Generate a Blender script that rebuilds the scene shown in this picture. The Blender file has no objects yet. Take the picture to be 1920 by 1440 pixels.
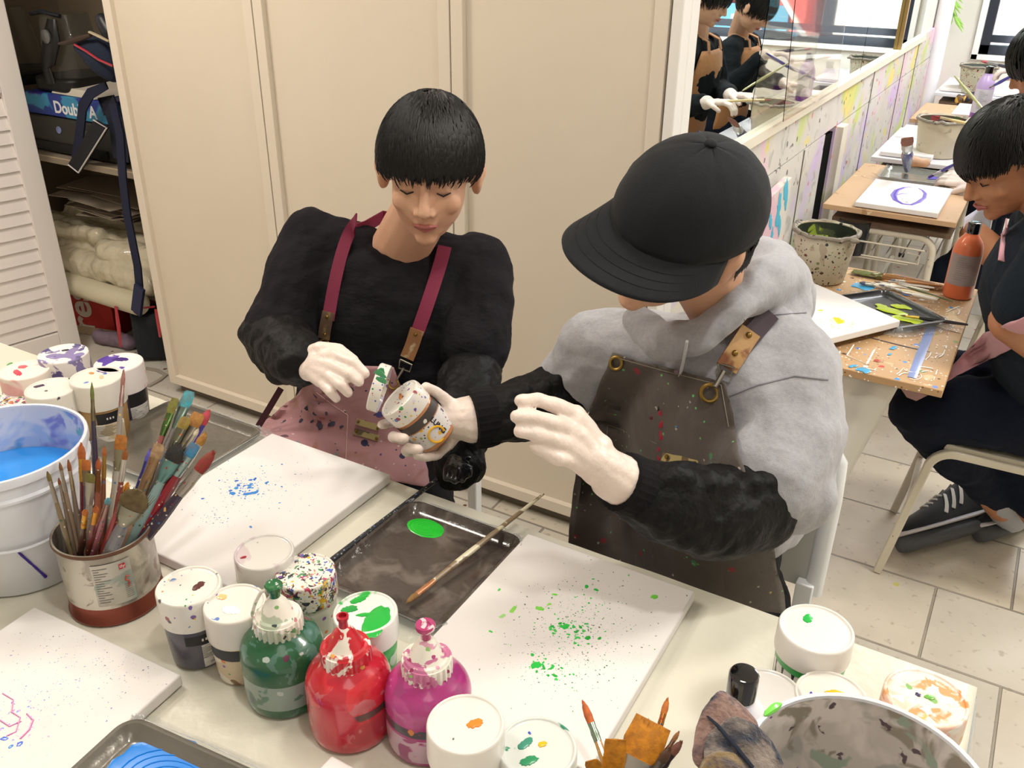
import bpy, math, random
import numpy as np
from mathutils import Vector, Matrix
from mathutils.bvhtree import BVHTree

# ---------------------------------------------------------------- camera
FPX, PITCH, ROLL, YAW = 1696.9, 0.470538, 0.01236, -0.521305
_cp, _sp, _cy, _sy = math.cos(PITCH), math.sin(PITCH), math.cos(YAW), math.sin(YAW)
FW = np.array([_sy*_cp, _cy*_cp, -_sp]); RI = np.array([_cy, -_sy, 0.0]); UP = np.cross(RI, FW)
_c, _s = math.cos(ROLL), math.sin(ROLL)
RI, UP = RI*_c + UP*_s, -RI*_s + UP*_c
CAM = np.array([0.0, 0.0, 1.56])
scene = bpy.context.scene
cd = bpy.data.cameras.new('camera'); co = bpy.data.objects.new('camera', cd); scene.collection.objects.link(co)
cd.sensor_width = 36.0; cd.lens = FPX/1920*36; cd.clip_start = 0.02
co.matrix_world = Matrix(((RI[0], UP[0], -FW[0], CAM[0]), (RI[1], UP[1], -FW[1], CAM[1]), (RI[2], UP[2], -FW[2], CAM[2]), (0, 0, 0, 1)))
scene.camera = co

# ---------------------------------------------------------------- light
w = bpy.data.worlds.new('world'); scene.world = w; w.use_nodes = True
bg = w.node_tree.nodes['Background']
sky = w.node_tree.nodes.new('ShaderNodeTexSky'); sky.sky_type = 'HOSEK_WILKIE'; sky.turbidity = 6
sky.sun_direction = Vector((0.5, -0.3, 0.8)).normalized()
w.node_tree.links.new(sky.outputs[0], bg.inputs[0]); bg.inputs[1].default_value = 2.2
sl = bpy.data.lights.new('sun', 'SUN'); sl.energy = 9; sl.angle = 0.02; sl.color = (1, .96, .9)
so = bpy.data.objects.new('sun', sl); scene.collection.objects.link(so)
so.rotation_euler = (math.radians(52), math.radians(20), 0)
def lamp(name, loc, size, power, col, sy=None, rot=(0, 0, 0), spread=None):
    l = bpy.data.lights.new(name, 'AREA'); l.energy = power; l.color = col
    l.shape = 'RECTANGLE'; l.size = size; l.size_y = sy or size
    if spread: l.spread = spread
    o = bpy.data.objects.new(name, l); scene.collection.objects.link(o); o.location = loc; o.rotation_euler = rot
    return o
WARM = (1.0, .87, .71)
lamp('floor_fill_light', (-.05, .42, 2.47), .10, 9.0, (1.0, .96, .90))
lamp('floor_fill_light', (-.25, 1.30, 2.47), .22, 8, (1.0, .93, .82))
lamp('floor_fill_light', (1.05, 2.0, 2.47), .4, 44, (1.0, .95, .86))  # added fill light without a fixture, brightens the floor on the right
lamp('floor_fill_light', (-1.55, .55, 2.47), .3, 8.5, (1.0, .94, .86))
lamp('floor_fill_light', (.3, -.35, 2.47), .7, 4, (1.0, .94, .87))
lamp('floor_fill_light', (-2.3, .95, 2.47), .5, 29, (1.0, .90, .79))
lamp('floor_fill_light', (.35, 3.9, 2.47), .9, 40, (.95, .97, 1.0))
lamp('floor_fill_light', (.35, 5.7, 2.47), .9, 55, (.93, .96, 1.0))
lamp('window_daylight', (1.1, 6.80, 1.45), 2.9, 60, (.86, .93, 1.0), 1.2, (math.radians(90), 0, 0))
scene.view_settings.view_transform = 'Standard'; scene.view_settings.look = 'None'
scene.view_settings.exposure = -0.12; scene.view_settings.gamma = 1.0
scene.view_settings.use_curve_mapping = False

# ---------------------------------------------------------------- helpers
def ray(px, py): return (px-960)/FPX*RI - (py-720)/FPX*UP + FW
def _pl(px, py, ax, v):
    d = ray(px, py); return CAM + d*(v-CAM[ax])/d[ax]
def AX(px, py, v): return _pl(px, py, 0, v)
def AY(px, py, v): return _pl(px, py, 1, v)
def AZ(px, py, v): return _pl(px, py, 2, v)
def AD(px, py, d): return CAM + ray(px, py)*d
def srgb(r, g=None, b=None):
    if g is None:
        h = r.lstrip('#'); r, g, b = [int(h[i:i+2], 16) for i in (0, 2, 4)]
    o = []
    for c in (r, g, b):
        c /= 255; o.append(c/12.92 if c <= .04045 else ((c+.055)/1.055)**2.4)
    return (*o, 1)

def eul(x=0, y=0, z=0):
    from mathutils import Euler
    return np.array(Euler((x, y, z)).to_matrix())
def frame(z, x=(1, 0, 0)):
    z = np.array(z, float); z /= np.linalg.norm(z); x = np.array(x, float); x = x - z*(x@z)
    if np.linalg.norm(x) < 1e-5: x = np.cross((0, 1, 0), z)
    x /= np.linalg.norm(x); y = np.cross(z, x); return np.stack([x, y, z], 1)

class MB:
    def __init__(s): s.v = []; s.f = []; s.m = []
    def add(s, vs, fs, mi=0):
        n = len(s.v); s.v += [tuple(map(float, v)) for v in vs]
        s.f += [tuple(i+n for i in f) for f in fs]; s.m += [mi]*len(fs); return s
    def box(s, c, d, R=None, mi=0):
        c = np.array(c, float); h = np.array(d, float)/2
        P = [np.array([x, y, z])*h for z in (-1, 1) for y in (-1, 1) for x in (-1, 1)]
        if R is not None: P = [R@p for p in P]
        return s.add([c+p for p in P], [(0, 2, 3, 1), (4, 5, 7, 6), (0, 1, 5, 4), (2, 6, 7, 3), (0, 4, 6, 2), (1, 3, 7, 5)], mi)
    def lathe(s, prof, n=40, c=(0, 0, 0), R=None, mi=0, a0=0, a1=2*math.pi, sx=1, sy=1, caps=True):
        c = np.array(c, float); full = abs(a1-a0-2*math.pi) < 1e-6; k = n if full else n+1
        V = []
        for r, z in prof:
            for i in range(k):
                a = a0+(a1-a0)*i/n; p = np.array([r*math.cos(a)*sx, r*math.sin(a)*sy, z])
                V.append(c+(R@p if R is not None else p))
        F = []
        for j in range(len(prof)-1):
            for i in range(n):
                i2 = (i+1) % k; F.append((j*k+i, j*k+i2, (j+1)*k+i2, (j+1)*k+i))
        if full and caps:
            if prof[0][0] > 1e-6: F.append(tuple(reversed(range(k))))
            if prof[-1][0] > 1e-6: F.append(tuple((len(prof)-1)*k+i for i in range(k)))
        return s.add(V, F, mi)
    def tube(s, pts, rad, n=10, mi=0, flat=1.0, x=None):
        pts = [np.array(p, float) for p in pts]
        if not hasattr(rad, '__len__'): rad = [rad]*len(pts)
        V = []; F = []; prev = None
        for i, p in enumerate(pts):
            t = (pts[min(i+1, len(pts)-1)]-pts[max(i-1, 0)])
            if prev is None: Fr = frame(t, x if x is not None else ((1, 0, 0) if abs(t[0]) < .9*np.linalg.norm(t) else (0, 1, 0)))
            else: Fr = frame(t, prev)
            prev = Fr[:, 0]
            for k in range(n):
                a = 2*math.pi*k/n; V.append(p+rad[i]*(Fr[:, 0]*math.cos(a)+Fr[:, 1]*math.sin(a)*flat))
        for i in range(len(pts)-1):
            for k in range(n):
                F.append((i*n+k, i*n+(k+1) % n, (i+1)*n+(k+1) % n, (i+1)*n+k))
        F.append(tuple(reversed(range(n)))); F.append(tuple((len(pts)-1)*n+k for k in range(n)))
        return s.add(V, F, mi)
    def cap(s, a, ra, b, rb, n=14, flat=1.0, x=(1, 0, 0)):
        """tapered capsule (closed)"""
        a = np.array(a, float); b = np.array(b, float); d = b-a; L = np.linalg.norm(d)
        if L < 1e-6: d = np.array([0, 0, 1.]); L = 1e-6
        Fr = frame(d, x); rings = []
        for k in range(5):
            t = -math.pi/2+math.pi/2*k/4; rings.append((ra*math.cos(t), ra*math.sin(t)))
        for k in range(5):
            t = math.pi/2*k/4; rings.append((rb*math.cos(t), L+rb*math.sin(t)))
        rings = [(max(r, 1e-5), z) for r, z in rings]
        V = []
        for r, z in rings:
            for i in range(n):
                q = 2*math.pi*i/n; V.append(a+Fr@np.array([r*math.cos(q), r*math.sin(q)*flat, z]))
        F = [(j*n+i, j*n+(i+1) % n, (j+1)*n+(i+1) % n, (j+1)*n+i) for j in range(9) for i in range(n)]
        F.append(tuple(reversed(range(n)))); F.append(tuple(9*n+i for i in range(n)))
        return s.add(V, F)
    def chain(s, pts, rad, n=12, flat=1.0, x=(1, 0, 0)):
        for i in range(len(pts)-1): s.cap(pts[i], rad[i], pts[i+1], rad[i+1], n, flat, x)
        return s
    def ell(s, c, r, R=None, n=20, mi=0):
        c = np.array(c, float); V = []; m = n//2; F = []
        for j in range(m+1):
            t = -math.pi/2+math.pi*j/m
            for i in range(n):
                q = 2*math.pi*i/n; ct = max(math.cos(t), 1e-4)
                p = np.array([r[0]*ct*math.cos(q), r[1]*ct*math.sin(q), r[2]*math.sin(t)])
                V.append(c+(R@p if R is not None else p))
        F = [(j*n+i, j*n+(i+1) % n, (j+1)*n+(i+1) % n, (j+1)*n+i) for j in range(m) for i in range(n)]
        return s.add(V, F, mi)
    def loft(s, rings, n=28, cap=True, mi=0):
        """rings: (centre, half-vector a, half-vector b)"""
        V = []
        for c, a, b in rings:
            c, a, b = np.array(c, float), np.array(a, float), np.array(b, float)
            for i in range(n):
                q = 2*math.pi*i/n; V.append(c+a*math.cos(q)+b*math.sin(q))
        F = [(j*n+i, j*n+(i+1) % n, (j+1)*n+(i+1) % n, (j+1)*n+i) for j in range(len(rings)-1) for i in range(n)]
        if cap: F.append(tuple(reversed(range(n)))); F.append(tuple((len(rings)-1)*n+i for i in range(n)))
        return s.add(V, F, mi)
    def prism(s, poly, z0, z1, R=None, c=(0, 0, 0), mi=0):
        c = np.array(c, float); n = len(poly); V = []
        for z in (z0, z1):
            for p in poly:
                q = np.array([p[0], p[1], z]); V.append(c+(R@q if R is not None else q))
        F = [tuple(reversed(range(n))), tuple(n+i for i in range(n))]+[(i, (i+1) % n, n+(i+1) % n, n+i) for i in range(n)]
        return s.add(V, F, mi)
    def grid(s, fn, nu, nv, mi=0):
        V = [fn(i/nu, j/nv) for j in range(nv+1) for i in range(nu+1)]
        F = [(j*(nu+1)+i, j*(nu+1)+i+1, (j+1)*(nu+1)+i+1, (j+1)*(nu+1)+i) for j in range(nv) for i in range(nu)]
        return s.add(V, F, mi)
    def mesh(s, name):
        me = bpy.data.meshes.new(name); me.from_pydata(s.v, [], s.f); me.validate(); me.update(); return me
    def build(s, name, mats, parent=None, smooth=True, ang=35, bevel=0, seg=2, mods=(), fix=True, loc=None):
        me = s.mesh(name); ob = bpy.data.objects.new(name, me); scene.collection.objects.link(ob)
        if not isinstance(mats, (list, tuple)): mats = [mats]
        for m_ in mats: me.materials.append(m_)
        if len(mats) > 1:
            for p, mi in zip(me.polygons, s.m): p.material_index = mi
        if fix:
            import bmesh
            bm = bmesh.new(); bm.from_mesh(me); bmesh.ops.recalc_face_normals(bm, faces=bm.faces); bm.to_mesh(me); bm.free()
        if loc is not None:
            me.transform(Matrix.Translation(-Vector(loc))); ob.location = loc
        if smooth:
            me.shade_smooth(); me.set_sharp_from_angle(angle=math.radians(ang))
        if parent is not None: ob.parent = parent
        r_ = parent
        while r_ is not None and r_.parent is not None: r_ = r_.parent
        if r_ is not None and r_.get('_w'): me.transform(Matrix.Translation(-Vector(r_.location)))
        if bevel:
            b = ob.modifiers.new('b', 'BEVEL'); b.width = bevel; b.segments = seg; b.limit_method = 'ANGLE'; b.angle_limit = math.radians(40)
            b.harden_normals = False
        for k, kw in mods:
            m_ = ob.modifiers.new(k, k)
            for a_, v_ in kw.items(): setattr(m_, a_, v_)
        return ob

def tag(o, label=None, cat=None, group=None, kind=None):
    if label: o['label'] = label
    if cat: o['category'] = cat
    if group: o['group'] = group
    if kind: o['kind'] = kind
    return o
def thing(name, label, cat, loc=(0, 0, 0), rot=(0, 0, 0), group=None):
    """Empty at a thing's base; children are modelled in its local frame"""
    o = bpy.data.objects.new(name, None); scene.collection.objects.link(o); o.empty_display_size = .05
    o.location = [float(a) for a in loc]; o.rotation_euler = rot
    return tag(o, label, cat, group)
def wthing(name, label, cat, loc, group=None):
    """like thing, but children are modelled in world coordinates"""
    o = thing(name, label, cat, loc, (0, 0, 0), group); o['_w'] = 1; return o
def struct(name, mb, m, smooth=False, **k):
    o = mb.build(name, m, None, smooth=smooth, **k); o['kind'] = 'structure'; return o
def copy_tree(o, parent=None):
    c = o.copy(); scene.collection.objects.link(c)
    if parent is not None: c.parent = parent
    for ch in list(o.children): copy_tree(ch, c)
    return c
def realise(ob):
    """replace the object's mesh by its evaluated (modified) mesh"""
    dg = bpy.context.evaluated_depsgraph_get(); dg.update()
    me = bpy.data.meshes.new_from_object(ob.evaluated_get(dg)); ob.modifiers.clear(); ob.data = me
    me.shade_smooth(); return ob
_clouds = {}
def clouds(size, depth=2):
    k = (size, depth)
    if k not in _clouds:
        t = bpy.data.textures.new('clouds', 'CLOUDS'); t.noise_scale = size; t.noise_depth = depth; _clouds[k] = t
    return _clouds[k]
def organic(mb, name, m, parent, vox=.005, smooth=6, disp=(), fac=.5, dec=None):
    """one continuous surface out of overlapping volumes"""
    ob = mb.build(name, m, parent, fix=True)
    r = ob.modifiers.new('r', 'REMESH'); r.mode = 'VOXEL'; r.voxel_size = vox; r.use_smooth_shade = True
    s_ = ob.modifiers.new('s', 'SMOOTH'); s_.factor = fac; s_.iterations = smooth
    for size, strength in disp:
        d = ob.modifiers.new('d', 'DISPLACE'); d.texture = clouds(size); d.strength = strength; d.mid_level = .5; d.texture_coords = 'LOCAL'
    if disp:
        s2 = ob.modifiers.new('s2', 'SMOOTH'); s2.factor = .5; s2.iterations = 1
    return realise(ob)

# ---------------------------------------------------------------- materials
def mat(name, col, rough=.5, metal=0.0, bump=None, layers=(), coat=0.0, trans=0.0, alpha=1.0, sheen=0.0, spec=.5, ior=1.45, sss=0, var=None, emit=None, stretch=None, rnd=True):
    m = bpy.data.materials.new(name); m.use_nodes = True; nt = m.node_tree; N = nt.nodes; L = nt.links
    b = N['Principled BSDF']
    if isinstance(col, str): col = srgb(col)
    b.inputs['Base Color'].default_value = col; b.inputs['Roughness'].default_value = rough; b.inputs['Metallic'].default_value = metal
    b.inputs['Coat Weight'].default_value = coat; b.inputs['Coat Roughness'].default_value = .08
    b.inputs['Transmission Weight'].default_value = trans; b.inputs['Alpha'].default_value = alpha
    b.inputs['Sheen Weight'].default_value = sheen; b.inputs['IOR'].default_value = ior
    b.inputs['Specular IOR Level'].default_value = spec
    if sss: b.inputs['Subsurface Weight'].default_value = sss; b.inputs['Subsurface Radius'].default_value = (.02, .008, .004); b.inputs['Subsurface Scale'].default_value = .5
    if emit: b.inputs['Emission Color'].default_value = emit[0]; b.inputs['Emission Strength'].default_value = emit[1]
    tc = N.new('ShaderNodeTexCoord'); co_ = tc.outputs['Object']
    if rnd:
        oi = N.new('ShaderNodeObjectInfo'); mu = N.new('ShaderNodeMath'); mu.operation = 'MULTIPLY'; mu.inputs[1].default_value = 7.3
        L.new(oi.outputs['Random'], mu.inputs[0]); va = N.new('ShaderNodeVectorMath'); va.operation = 'ADD'
        L.new(co_, va.inputs[0]); L.new(mu.outputs[0], va.inputs[1]); co_ = va.outputs[0]
    if stretch:
        mp = N.new('ShaderNodeMapping'); mp.inputs['Scale'].default_value = stretch; L.new(co_, mp.inputs[0]); cs = mp.outputs[0]
    else: cs = co_
    cur = None
    def mix(fac, c2):
        nonlocal cur
        mx = N.new('ShaderNodeMix'); mx.data_type = 'RGBA'
        if cur is None: mx.inputs[6].default_value = col
        else: L.new(cur, mx.inputs[6])
        mx.inputs[7].default_value = srgb(c2) if isinstance(c2, str) else c2
        L.new(fac, mx.inputs[0]); cur = mx.outputs[2]
    def step(out, thr, soft):
        r = N.new('ShaderNodeMapRange'); r.inputs[1].default_value = thr-soft; r.inputs[2].default_value = thr+soft
        L.new(out, r.inputs[0]); return r.outputs[0]
    if var:   # (colour, scale, amount)
        n = N.new('ShaderNodeTexNoise'); n.inputs['Scale'].default_value = var[1]; n.inputs['Detail'].default_value = 5; L.new(cs, n.inputs[0])
        r = N.new('ShaderNodeMapRange'); r.inputs[1].default_value = .35; r.inputs[2].default_value = .68; r.inputs[4].default_value = var[2]; L.new(n.outputs[0], r.inputs[0]); mix(r.outputs[0], var[0])
    for k, ly in enumerate(layers):
        kind, c2, sc, amt = ly[:4]
        off = N.new('ShaderNodeVectorMath'); off.operation = 'ADD'; off.inputs[1].default_value = (3.1*k+1.7, 5.3*k+.4, 1.9*k); L.new(cs if len(ly) > 4 and ly[4] == 's' else co_, off.inputs[0])
        if kind == 'smear':
            n = N.new('ShaderNodeTexNoise'); n.inputs['Scale'].default_value = sc; n.inputs['Detail'].default_value = 3; n.inputs['Distortion'].default_value = .6; L.new(off.outputs[0], n.inputs[0])
            mix(step(n.outputs[0], 1-amt, ly[5] if len(ly) > 5 else .012), c2)
        elif kind == 'dot':
            # warp a little so drops are not perfect circles
            v = N.new('ShaderNodeTexVoronoi'); v.inputs['Scale'].default_value = sc; L.new(off.outputs[0], v.inputs[0])
            n = N.new('ShaderNodeTexNoise'); n.inputs['Scale'].default_value = sc*1.6; L.new(off.outputs[0], n.inputs[0])
            ad = N.new('ShaderNodeMath'); ad.operation = 'MULTIPLY_ADD'; ad.inputs[1].default_value = .55; L.new(n.outputs[0], ad.inputs[0]); L.new(v.outputs['Distance'], ad.inputs[2])
            f1 = N.new('ShaderNodeMapRange'); f1.inputs[1].default_value = .50; f1.inputs[2].default_value = .46; L.new(ad.outputs[0], f1.inputs[0])
            sp = N.new('ShaderNodeSeparateColor'); L.new(v.outputs['Color'], sp.inputs[0])
            g = N.new('ShaderNodeMath'); g.operation = 'LESS_THAN'; g.inputs[1].default_value = amt; L.new(sp.outputs[0], g.inputs[0])
            mm = N.new('ShaderNodeMath'); mm.operation = 'MULTIPLY'; L.new(f1.outputs[0], mm.inputs[0]); L.new(g.outputs[0], mm.inputs[1]); mix(mm.outputs[0], c2)
        elif kind == 'multi':
            v = N.new('ShaderNodeTexVoronoi'); v.inputs['Scale'].default_value = sc; v.inputs['Randomness'].default_value = 1; L.new(off.outputs[0], v.inputs[0])
            n = N.new('ShaderNodeTexNoise'); n.inputs['Scale'].default_value = sc*1.3; L.new(off.outputs[0], n.inputs[0])
            ad = N.new('ShaderNodeMath'); ad.operation = 'MULTIPLY_ADD'; ad.inputs[1].default_value = .55; L.new(n.outputs[0], ad.inputs[0]); L.new(v.outputs['Distance'], ad.inputs[2])
            f1 = N.new('ShaderNodeMapRange'); f1.inputs[1].default_value = .56; f1.inputs[2].default_value = .52; L.new(ad.outputs[0], f1.inputs[0])
            sp = N.new('ShaderNodeSeparateColor'); L.new(v.outputs['Color'], sp.inputs[0])
            g = N.new('ShaderNodeMath'); g.operation = 'LESS_THAN'; g.inputs[1].default_value = amt; L.new(sp.outputs[1], g.inputs[0])
            mm = N.new('ShaderNodeMath'); mm.operation = 'MULTIPLY'; L.new(f1.outputs[0], mm.inputs[0]); L.new(g.outputs[0], mm.inputs[1])
            cr = N.new('ShaderNodeValToRGB'); cr.color_ramp.interpolation = 'CONSTANT'
            cols = c2; cr.color_ramp.elements[0].color = srgb(cols[0]); cr.color_ramp.elements[1].position = 1/len(cols); cr.color_ramp.elements[1].color = srgb(cols[1])
            for i, c_ in enumerate(cols[2:]):
                e = cr.color_ramp.elements.new((i+2)/len(cols)); e.color = srgb(c_)
            L.new(sp.outputs[0], cr.inputs[0])
            mx = N.new('ShaderNodeMix'); mx.data_type = 'RGBA'
            if cur is None: mx.inputs[6].default_value = col
            else: L.new(cur, mx.inputs[6])
            L.new(cr.outputs[0], mx.inputs[7]); L.new(mm.outputs[0], mx.inputs[0]); cur = mx.outputs[2]
        elif kind == 'zbelow' or kind == 'zband':
            sp = N.new('ShaderNodeSeparateXYZ'); L.new(tc.outputs['Object'], sp.inputs[0])
            if kind == 'zbelow':
                g = N.new('ShaderNodeMath'); g.operation = 'LESS_THAN'; g.inputs[1].default_value = sc; L.new(sp.outputs[2], g.inputs[0]); mix(g.outputs[0], c2)
            else:
                g = N.new('ShaderNodeMath'); g.operation = 'LESS_THAN'; g.inputs[1].default_value = amt; L.new(sp.outputs[2], g.inputs[0])
                g2 = N.new('ShaderNodeMath'); g2.operation = 'GREATER_THAN'; g2.inputs[1].default_value = sc; L.new(sp.outputs[2], g2.inputs[0])
                mm = N.new('ShaderNodeMath'); mm.operation = 'MULTIPLY'; L.new(g.outputs[0], mm.inputs[0]); L.new(g2.outputs[0], mm.inputs[1]); mix(mm.outputs[0], c2)
    if cur is not None: L.new(cur, b.inputs['Base Color'])
    if bump:
        bs = bump if isinstance(bump[0], (tuple, list)) else [bump]; last = None
        for sc, st in bs:
            n = N.new('ShaderNodeTexNoise'); n.inputs['Scale'].default_value = sc; n.inputs['Detail'].default_value = 4; L.new(cs, n.inputs[0])
            bp = N.new('ShaderNodeBump'); bp.inputs['Strength'].default_value = 1; bp.inputs['Distance'].default_value = st; L.new(n.outputs[0], bp.inputs['Height'])
            if last: L.new(last, bp.inputs['Normal'])
            last = bp.outputs[0]
        L.new(last, b.inputs['Normal'])
    return m

def text_mesh(txt, size, extrude=.0004, bold=False):
    cu = bpy.data.curves.new('t', 'FONT'); cu.body = txt; cu.size = size; cu.extrude = extrude; cu.align_x = 'CENTER'; cu.align_y = 'CENTER'
    if bold: cu.offset = size*.025
    o = bpy.data.objects.new('t', cu); scene.collection.objects.link(o)
    dg = bpy.context.evaluated_depsgraph_get(); dg.update(); me = o.evaluated_get(dg).to_mesh()
    V = [tuple(v.co) for v in me.vertices]; F = [tuple(p.vertices) for p in me.polygons]
    o.evaluated_get(dg).to_mesh_clear(); bpy.data.objects.remove(o); bpy.data.curves.remove(cu); return V, F
def put_text(mb, txt, size, c, ex, ey, extrude=.0004, bold=False, bend=None, mi=0):
    """text in the plane (ex, ey) at c; bend=(axis point xy, radius) wraps it round a vertical axis"""
    V, F = text_mesh(txt, size, extrude, bold)
    c = np.array(c, float); ex = np.array(ex, float); ey = np.array(ey, float); ez = np.cross(ex, ey)
    P = [c+ex*x+ey*y+ez*z for x, y, z in V]; return mb.add(P, F, mi)
def wrap_text(mb, txt, size, r, ang, z, rot=0, bold=False, mi=0):
    """text wrapped on a cylinder about local z, centred at azimuth ang"""
    V, F = text_mesh(txt, size, .0002, bold); P = []
    for x, y, e in V:
        xx = x*math.cos(rot)-y*math.sin(rot); yy = x*math.sin(rot)+y*math.cos(rot)
        a = ang+xx/r; P.append(((r+e+.0002)*math.cos(a), (r+e+.0002)*math.sin(a), z+yy))
    return mb.add(P, F, mi)
def blob_poly(rng, r, n=14, j=.25, el=1.0, rot=0):
    P = []; ph = rng.random()*6.28
    for i in range(n):
        a = 2*math.pi*i/n; q = r*(1+j*math.sin(2*a+ph)*.6+j*(rng.random()-.5))
        x, y = q*math.cos(a)*el, q*math.sin(a); P.append((x*math.cos(rot)-y*math.sin(rot), x*math.sin(rot)+y*math.cos(rot)))
    return P
def blob(mb, c, r, rng, h=.0006, el=1.0, rot=0, mi=0, n=14, j=.25, R=None):
    """a low domed drop of paint lying on a surface"""
    P = blob_poly(rng, r, n, j, el, rot); c = np.array(c, float); V = []
    for k, (s_, z) in enumerate(((1, 0), (.93, h*.7), (.6, h))):
        for x, y in P:
            q = np.array([x*s_, y*s_, z]); V.append(c+(R@q if R is not None else q))
    q = np.array([0, 0, h*1.02]); V.append(c+(R@q if R is not None else q)); m_ = len(V)-1
    F = [(k*n+i, k*n+(i+1) % n, (k+1)*n+(i+1) % n, (k+1)*n+i) for k in range(2) for i in range(n)]+[(2*n+i, 2*n+(i+1) % n, m_) for i in range(n)]
    return mb.add(V, F, mi)
# ================================================================ the room
def paint0(c): return mat('dry paint '+c, c, .6, rnd=False)
YC, XM, YB = 1.95, -.72, 6.9           # closet front, mirror wall, back wall
M_wall = mat('wall paint', '#e6e1d8', .8, var=('#dcd6cb', 3, .5), bump=(60, .0006), rnd=False)
M_ceil = mat('ceiling paint', '#efece6', .85, rnd=False)
M_closet = mat('closet laminate', '#dbd0bf', .5, var=('#d6cab8', 2.5, .6), bump=(300, .00015), rnd=False)
M_closet_edge = mat('closet edge', '#ddd2c2', .4, rnd=False)
M_white = mat('white paint', '#e9e7e2', .4)
M_louvre = mat('louvre paint', '#e8e2de', .5, layers=[('dot', '#5d5a58', 9, .04)], rnd=False)
M_recess_shade = mat('recess shade', '#050507', .9, spec=.1)  # near-black colour stands in for the shade inside openings
M_black = mat('black frame', '#20242c', .4)
M_shelf = mat('shelf board', '#8d8172', .6, rnd=False)
M_inside = mat('cabinet inside', '#8c7e6b', .8, var=('#75695a', 2, .5), rnd=False)
M_mirror = mat('mirror glass', '#dfe6e0', .0, metal=1.0, rnd=False)

# floor of stone tiles
m = bpy.data.materials.new('stone floor tiles'); m.use_nodes = True; nt = m.node_tree; N = nt.nodes; L = nt.links; b = N['Principled BSDF']
tc = N.new('ShaderNodeTexCoord'); mp = N.new('ShaderNodeMapping'); mp.inputs['Location'].default_value = (-.214, -.085, 0); L.new(tc.outputs['Object'], mp.inputs[0])
br = N.new('ShaderNodeTexBrick'); br.offset = .298; br.inputs['Scale'].default_value = 1; br.inputs['Brick Width'].default_value = .60; br.inputs['Row Height'].default_value = .305
br.inputs['Mortar Size'].default_value = .004; br.inputs['Mortar Smooth'].default_value = .4; br.inputs['Bias'].default_value = -.1
br.inputs['Color1'].default_value = srgb('#d8cebb'); br.inputs['Color2'].default_value = srgb('#c8c4bc'); br.inputs['Mortar'].default_value = srgb('#938c80'); L.new(mp.outputs[0], br.inputs[0])
n1 = N.new('ShaderNodeTexNoise'); n1.inputs['Scale'].default_value = 7; n1.inputs['Detail'].default_value = 8; L.new(tc.outputs['Object'], n1.inputs[0])
r1 = N.new('ShaderNodeMapRange'); r1.inputs[1].default_value = .35; r1.inputs[2].default_value = .7; r1.inputs[4].default_value = .55; L.new(n1.outputs[0], r1.inputs[0])
mx = N.new('ShaderNodeMix'); mx.data_type = 'RGBA'; L.new(r1.outputs[0], mx.inputs[0]); L.new(br.outputs[0], mx.inputs[6]); mx.inputs[7].default_value = srgb('#bdb5a6')
n2 = N.new('ShaderNodeTexNoise'); n2.inputs['Scale'].default_value = 42; n2.inputs['Detail'].default_value = 6; L.new(tc.outputs['Object'], n2.inputs[0])
r2 = N.new('ShaderNodeMapRange'); r2.inputs[1].default_value = .62; r2.inputs[2].default_value = .70; r2.inputs[4].default_value = .5; L.new(n2.outputs[0], r2.inputs[0])
mx2 = N.new('ShaderNodeMix'); mx2.data_type = 'RGBA'; L.new(r2.outputs[0], mx2.inputs[0]); L.new(mx.outputs[2], mx2.inputs[6]); mx2.inputs[7].default_value = srgb('#8f8676')
v = N.new('ShaderNodeTexVoronoi'); v.inputs['Scale'].default_value = 16; L.new(tc.outputs['Object'], v.inputs[0])
s1 = N.new('ShaderNodeMath'); s1.operation = 'LESS_THAN'; s1.inputs[1].default_value = .13; L.new(v.outputs['Distance'], s1.inputs[0])
sp = N.new('ShaderNodeSeparateColor'); L.new(v.outputs['Color'], sp.inputs[0]); g = N.new('ShaderNodeMath'); g.operation = 'LESS_THAN'; g.inputs[1].default_value = .16; L.new(sp.outputs[0], g.inputs[0])
mm = N.new('ShaderNodeMath'); mm.operation = 'MULTIPLY'; L.new(s1.outputs[0], mm.inputs[0]); L.new(g.outputs[0], mm.inputs[1])
cr = N.new('ShaderNodeValToRGB'); cr.color_ramp.interpolation = 'CONSTANT'; cr.color_ramp.elements[0].color = srgb('#6b4a3a'); cr.color_ramp.elements[1].position = .6; cr.color_ramp.elements[1].color = srgb('#b0507a')
e = cr.color_ramp.elements.new(.8); e.color = srgb('#c9c470'); L.new(sp.outputs[1], cr.inputs[0])
mx3 = N.new('ShaderNodeMix'); mx3.data_type = 'RGBA'; L.new(mm.outputs[0], mx3.inputs[0]); L.new(mx2.outputs[2], mx3.inputs[6]); L.new(cr.outputs[0], mx3.inputs[7])
L.new(mx3.outputs[2], b.inputs['Base Color']); b.inputs['Roughness'].default_value = .5
bp = N.new('ShaderNodeBump'); bp.inputs['Distance'].default_value = .002; bp.inputs['Strength'].default_value = .6; L.new(n2.outputs[0], bp.inputs['Height'])
bp2 = N.new('ShaderNodeBump'); bp2.invert = True; bp2.inputs['Distance'].default_value = .003; L.new(br.outputs['Fac'], bp2.inputs['Height']); L.new(bp.outputs[0], bp2.inputs['Normal']); L.new(bp2.outputs[0], b.inputs['Normal'])
M_floor = m
struct('floor', MB().box((-.4, 3.0, -.05), (7.0, 8.4, .1)), M_floor)
struct('ceiling', MB().box((-.4, 3.0, 2.55), (7.0, 8.4, .1)), M_ceil)
struct('wall_front', MB().box((-.4, -1.2, 1.25), (7.0, .1, 2.5)), M_wall)
struct('wall_left', MB().box((-3.85, .75, 1.25), (.1, 3.9, 2.5)), M_wall)
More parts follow.
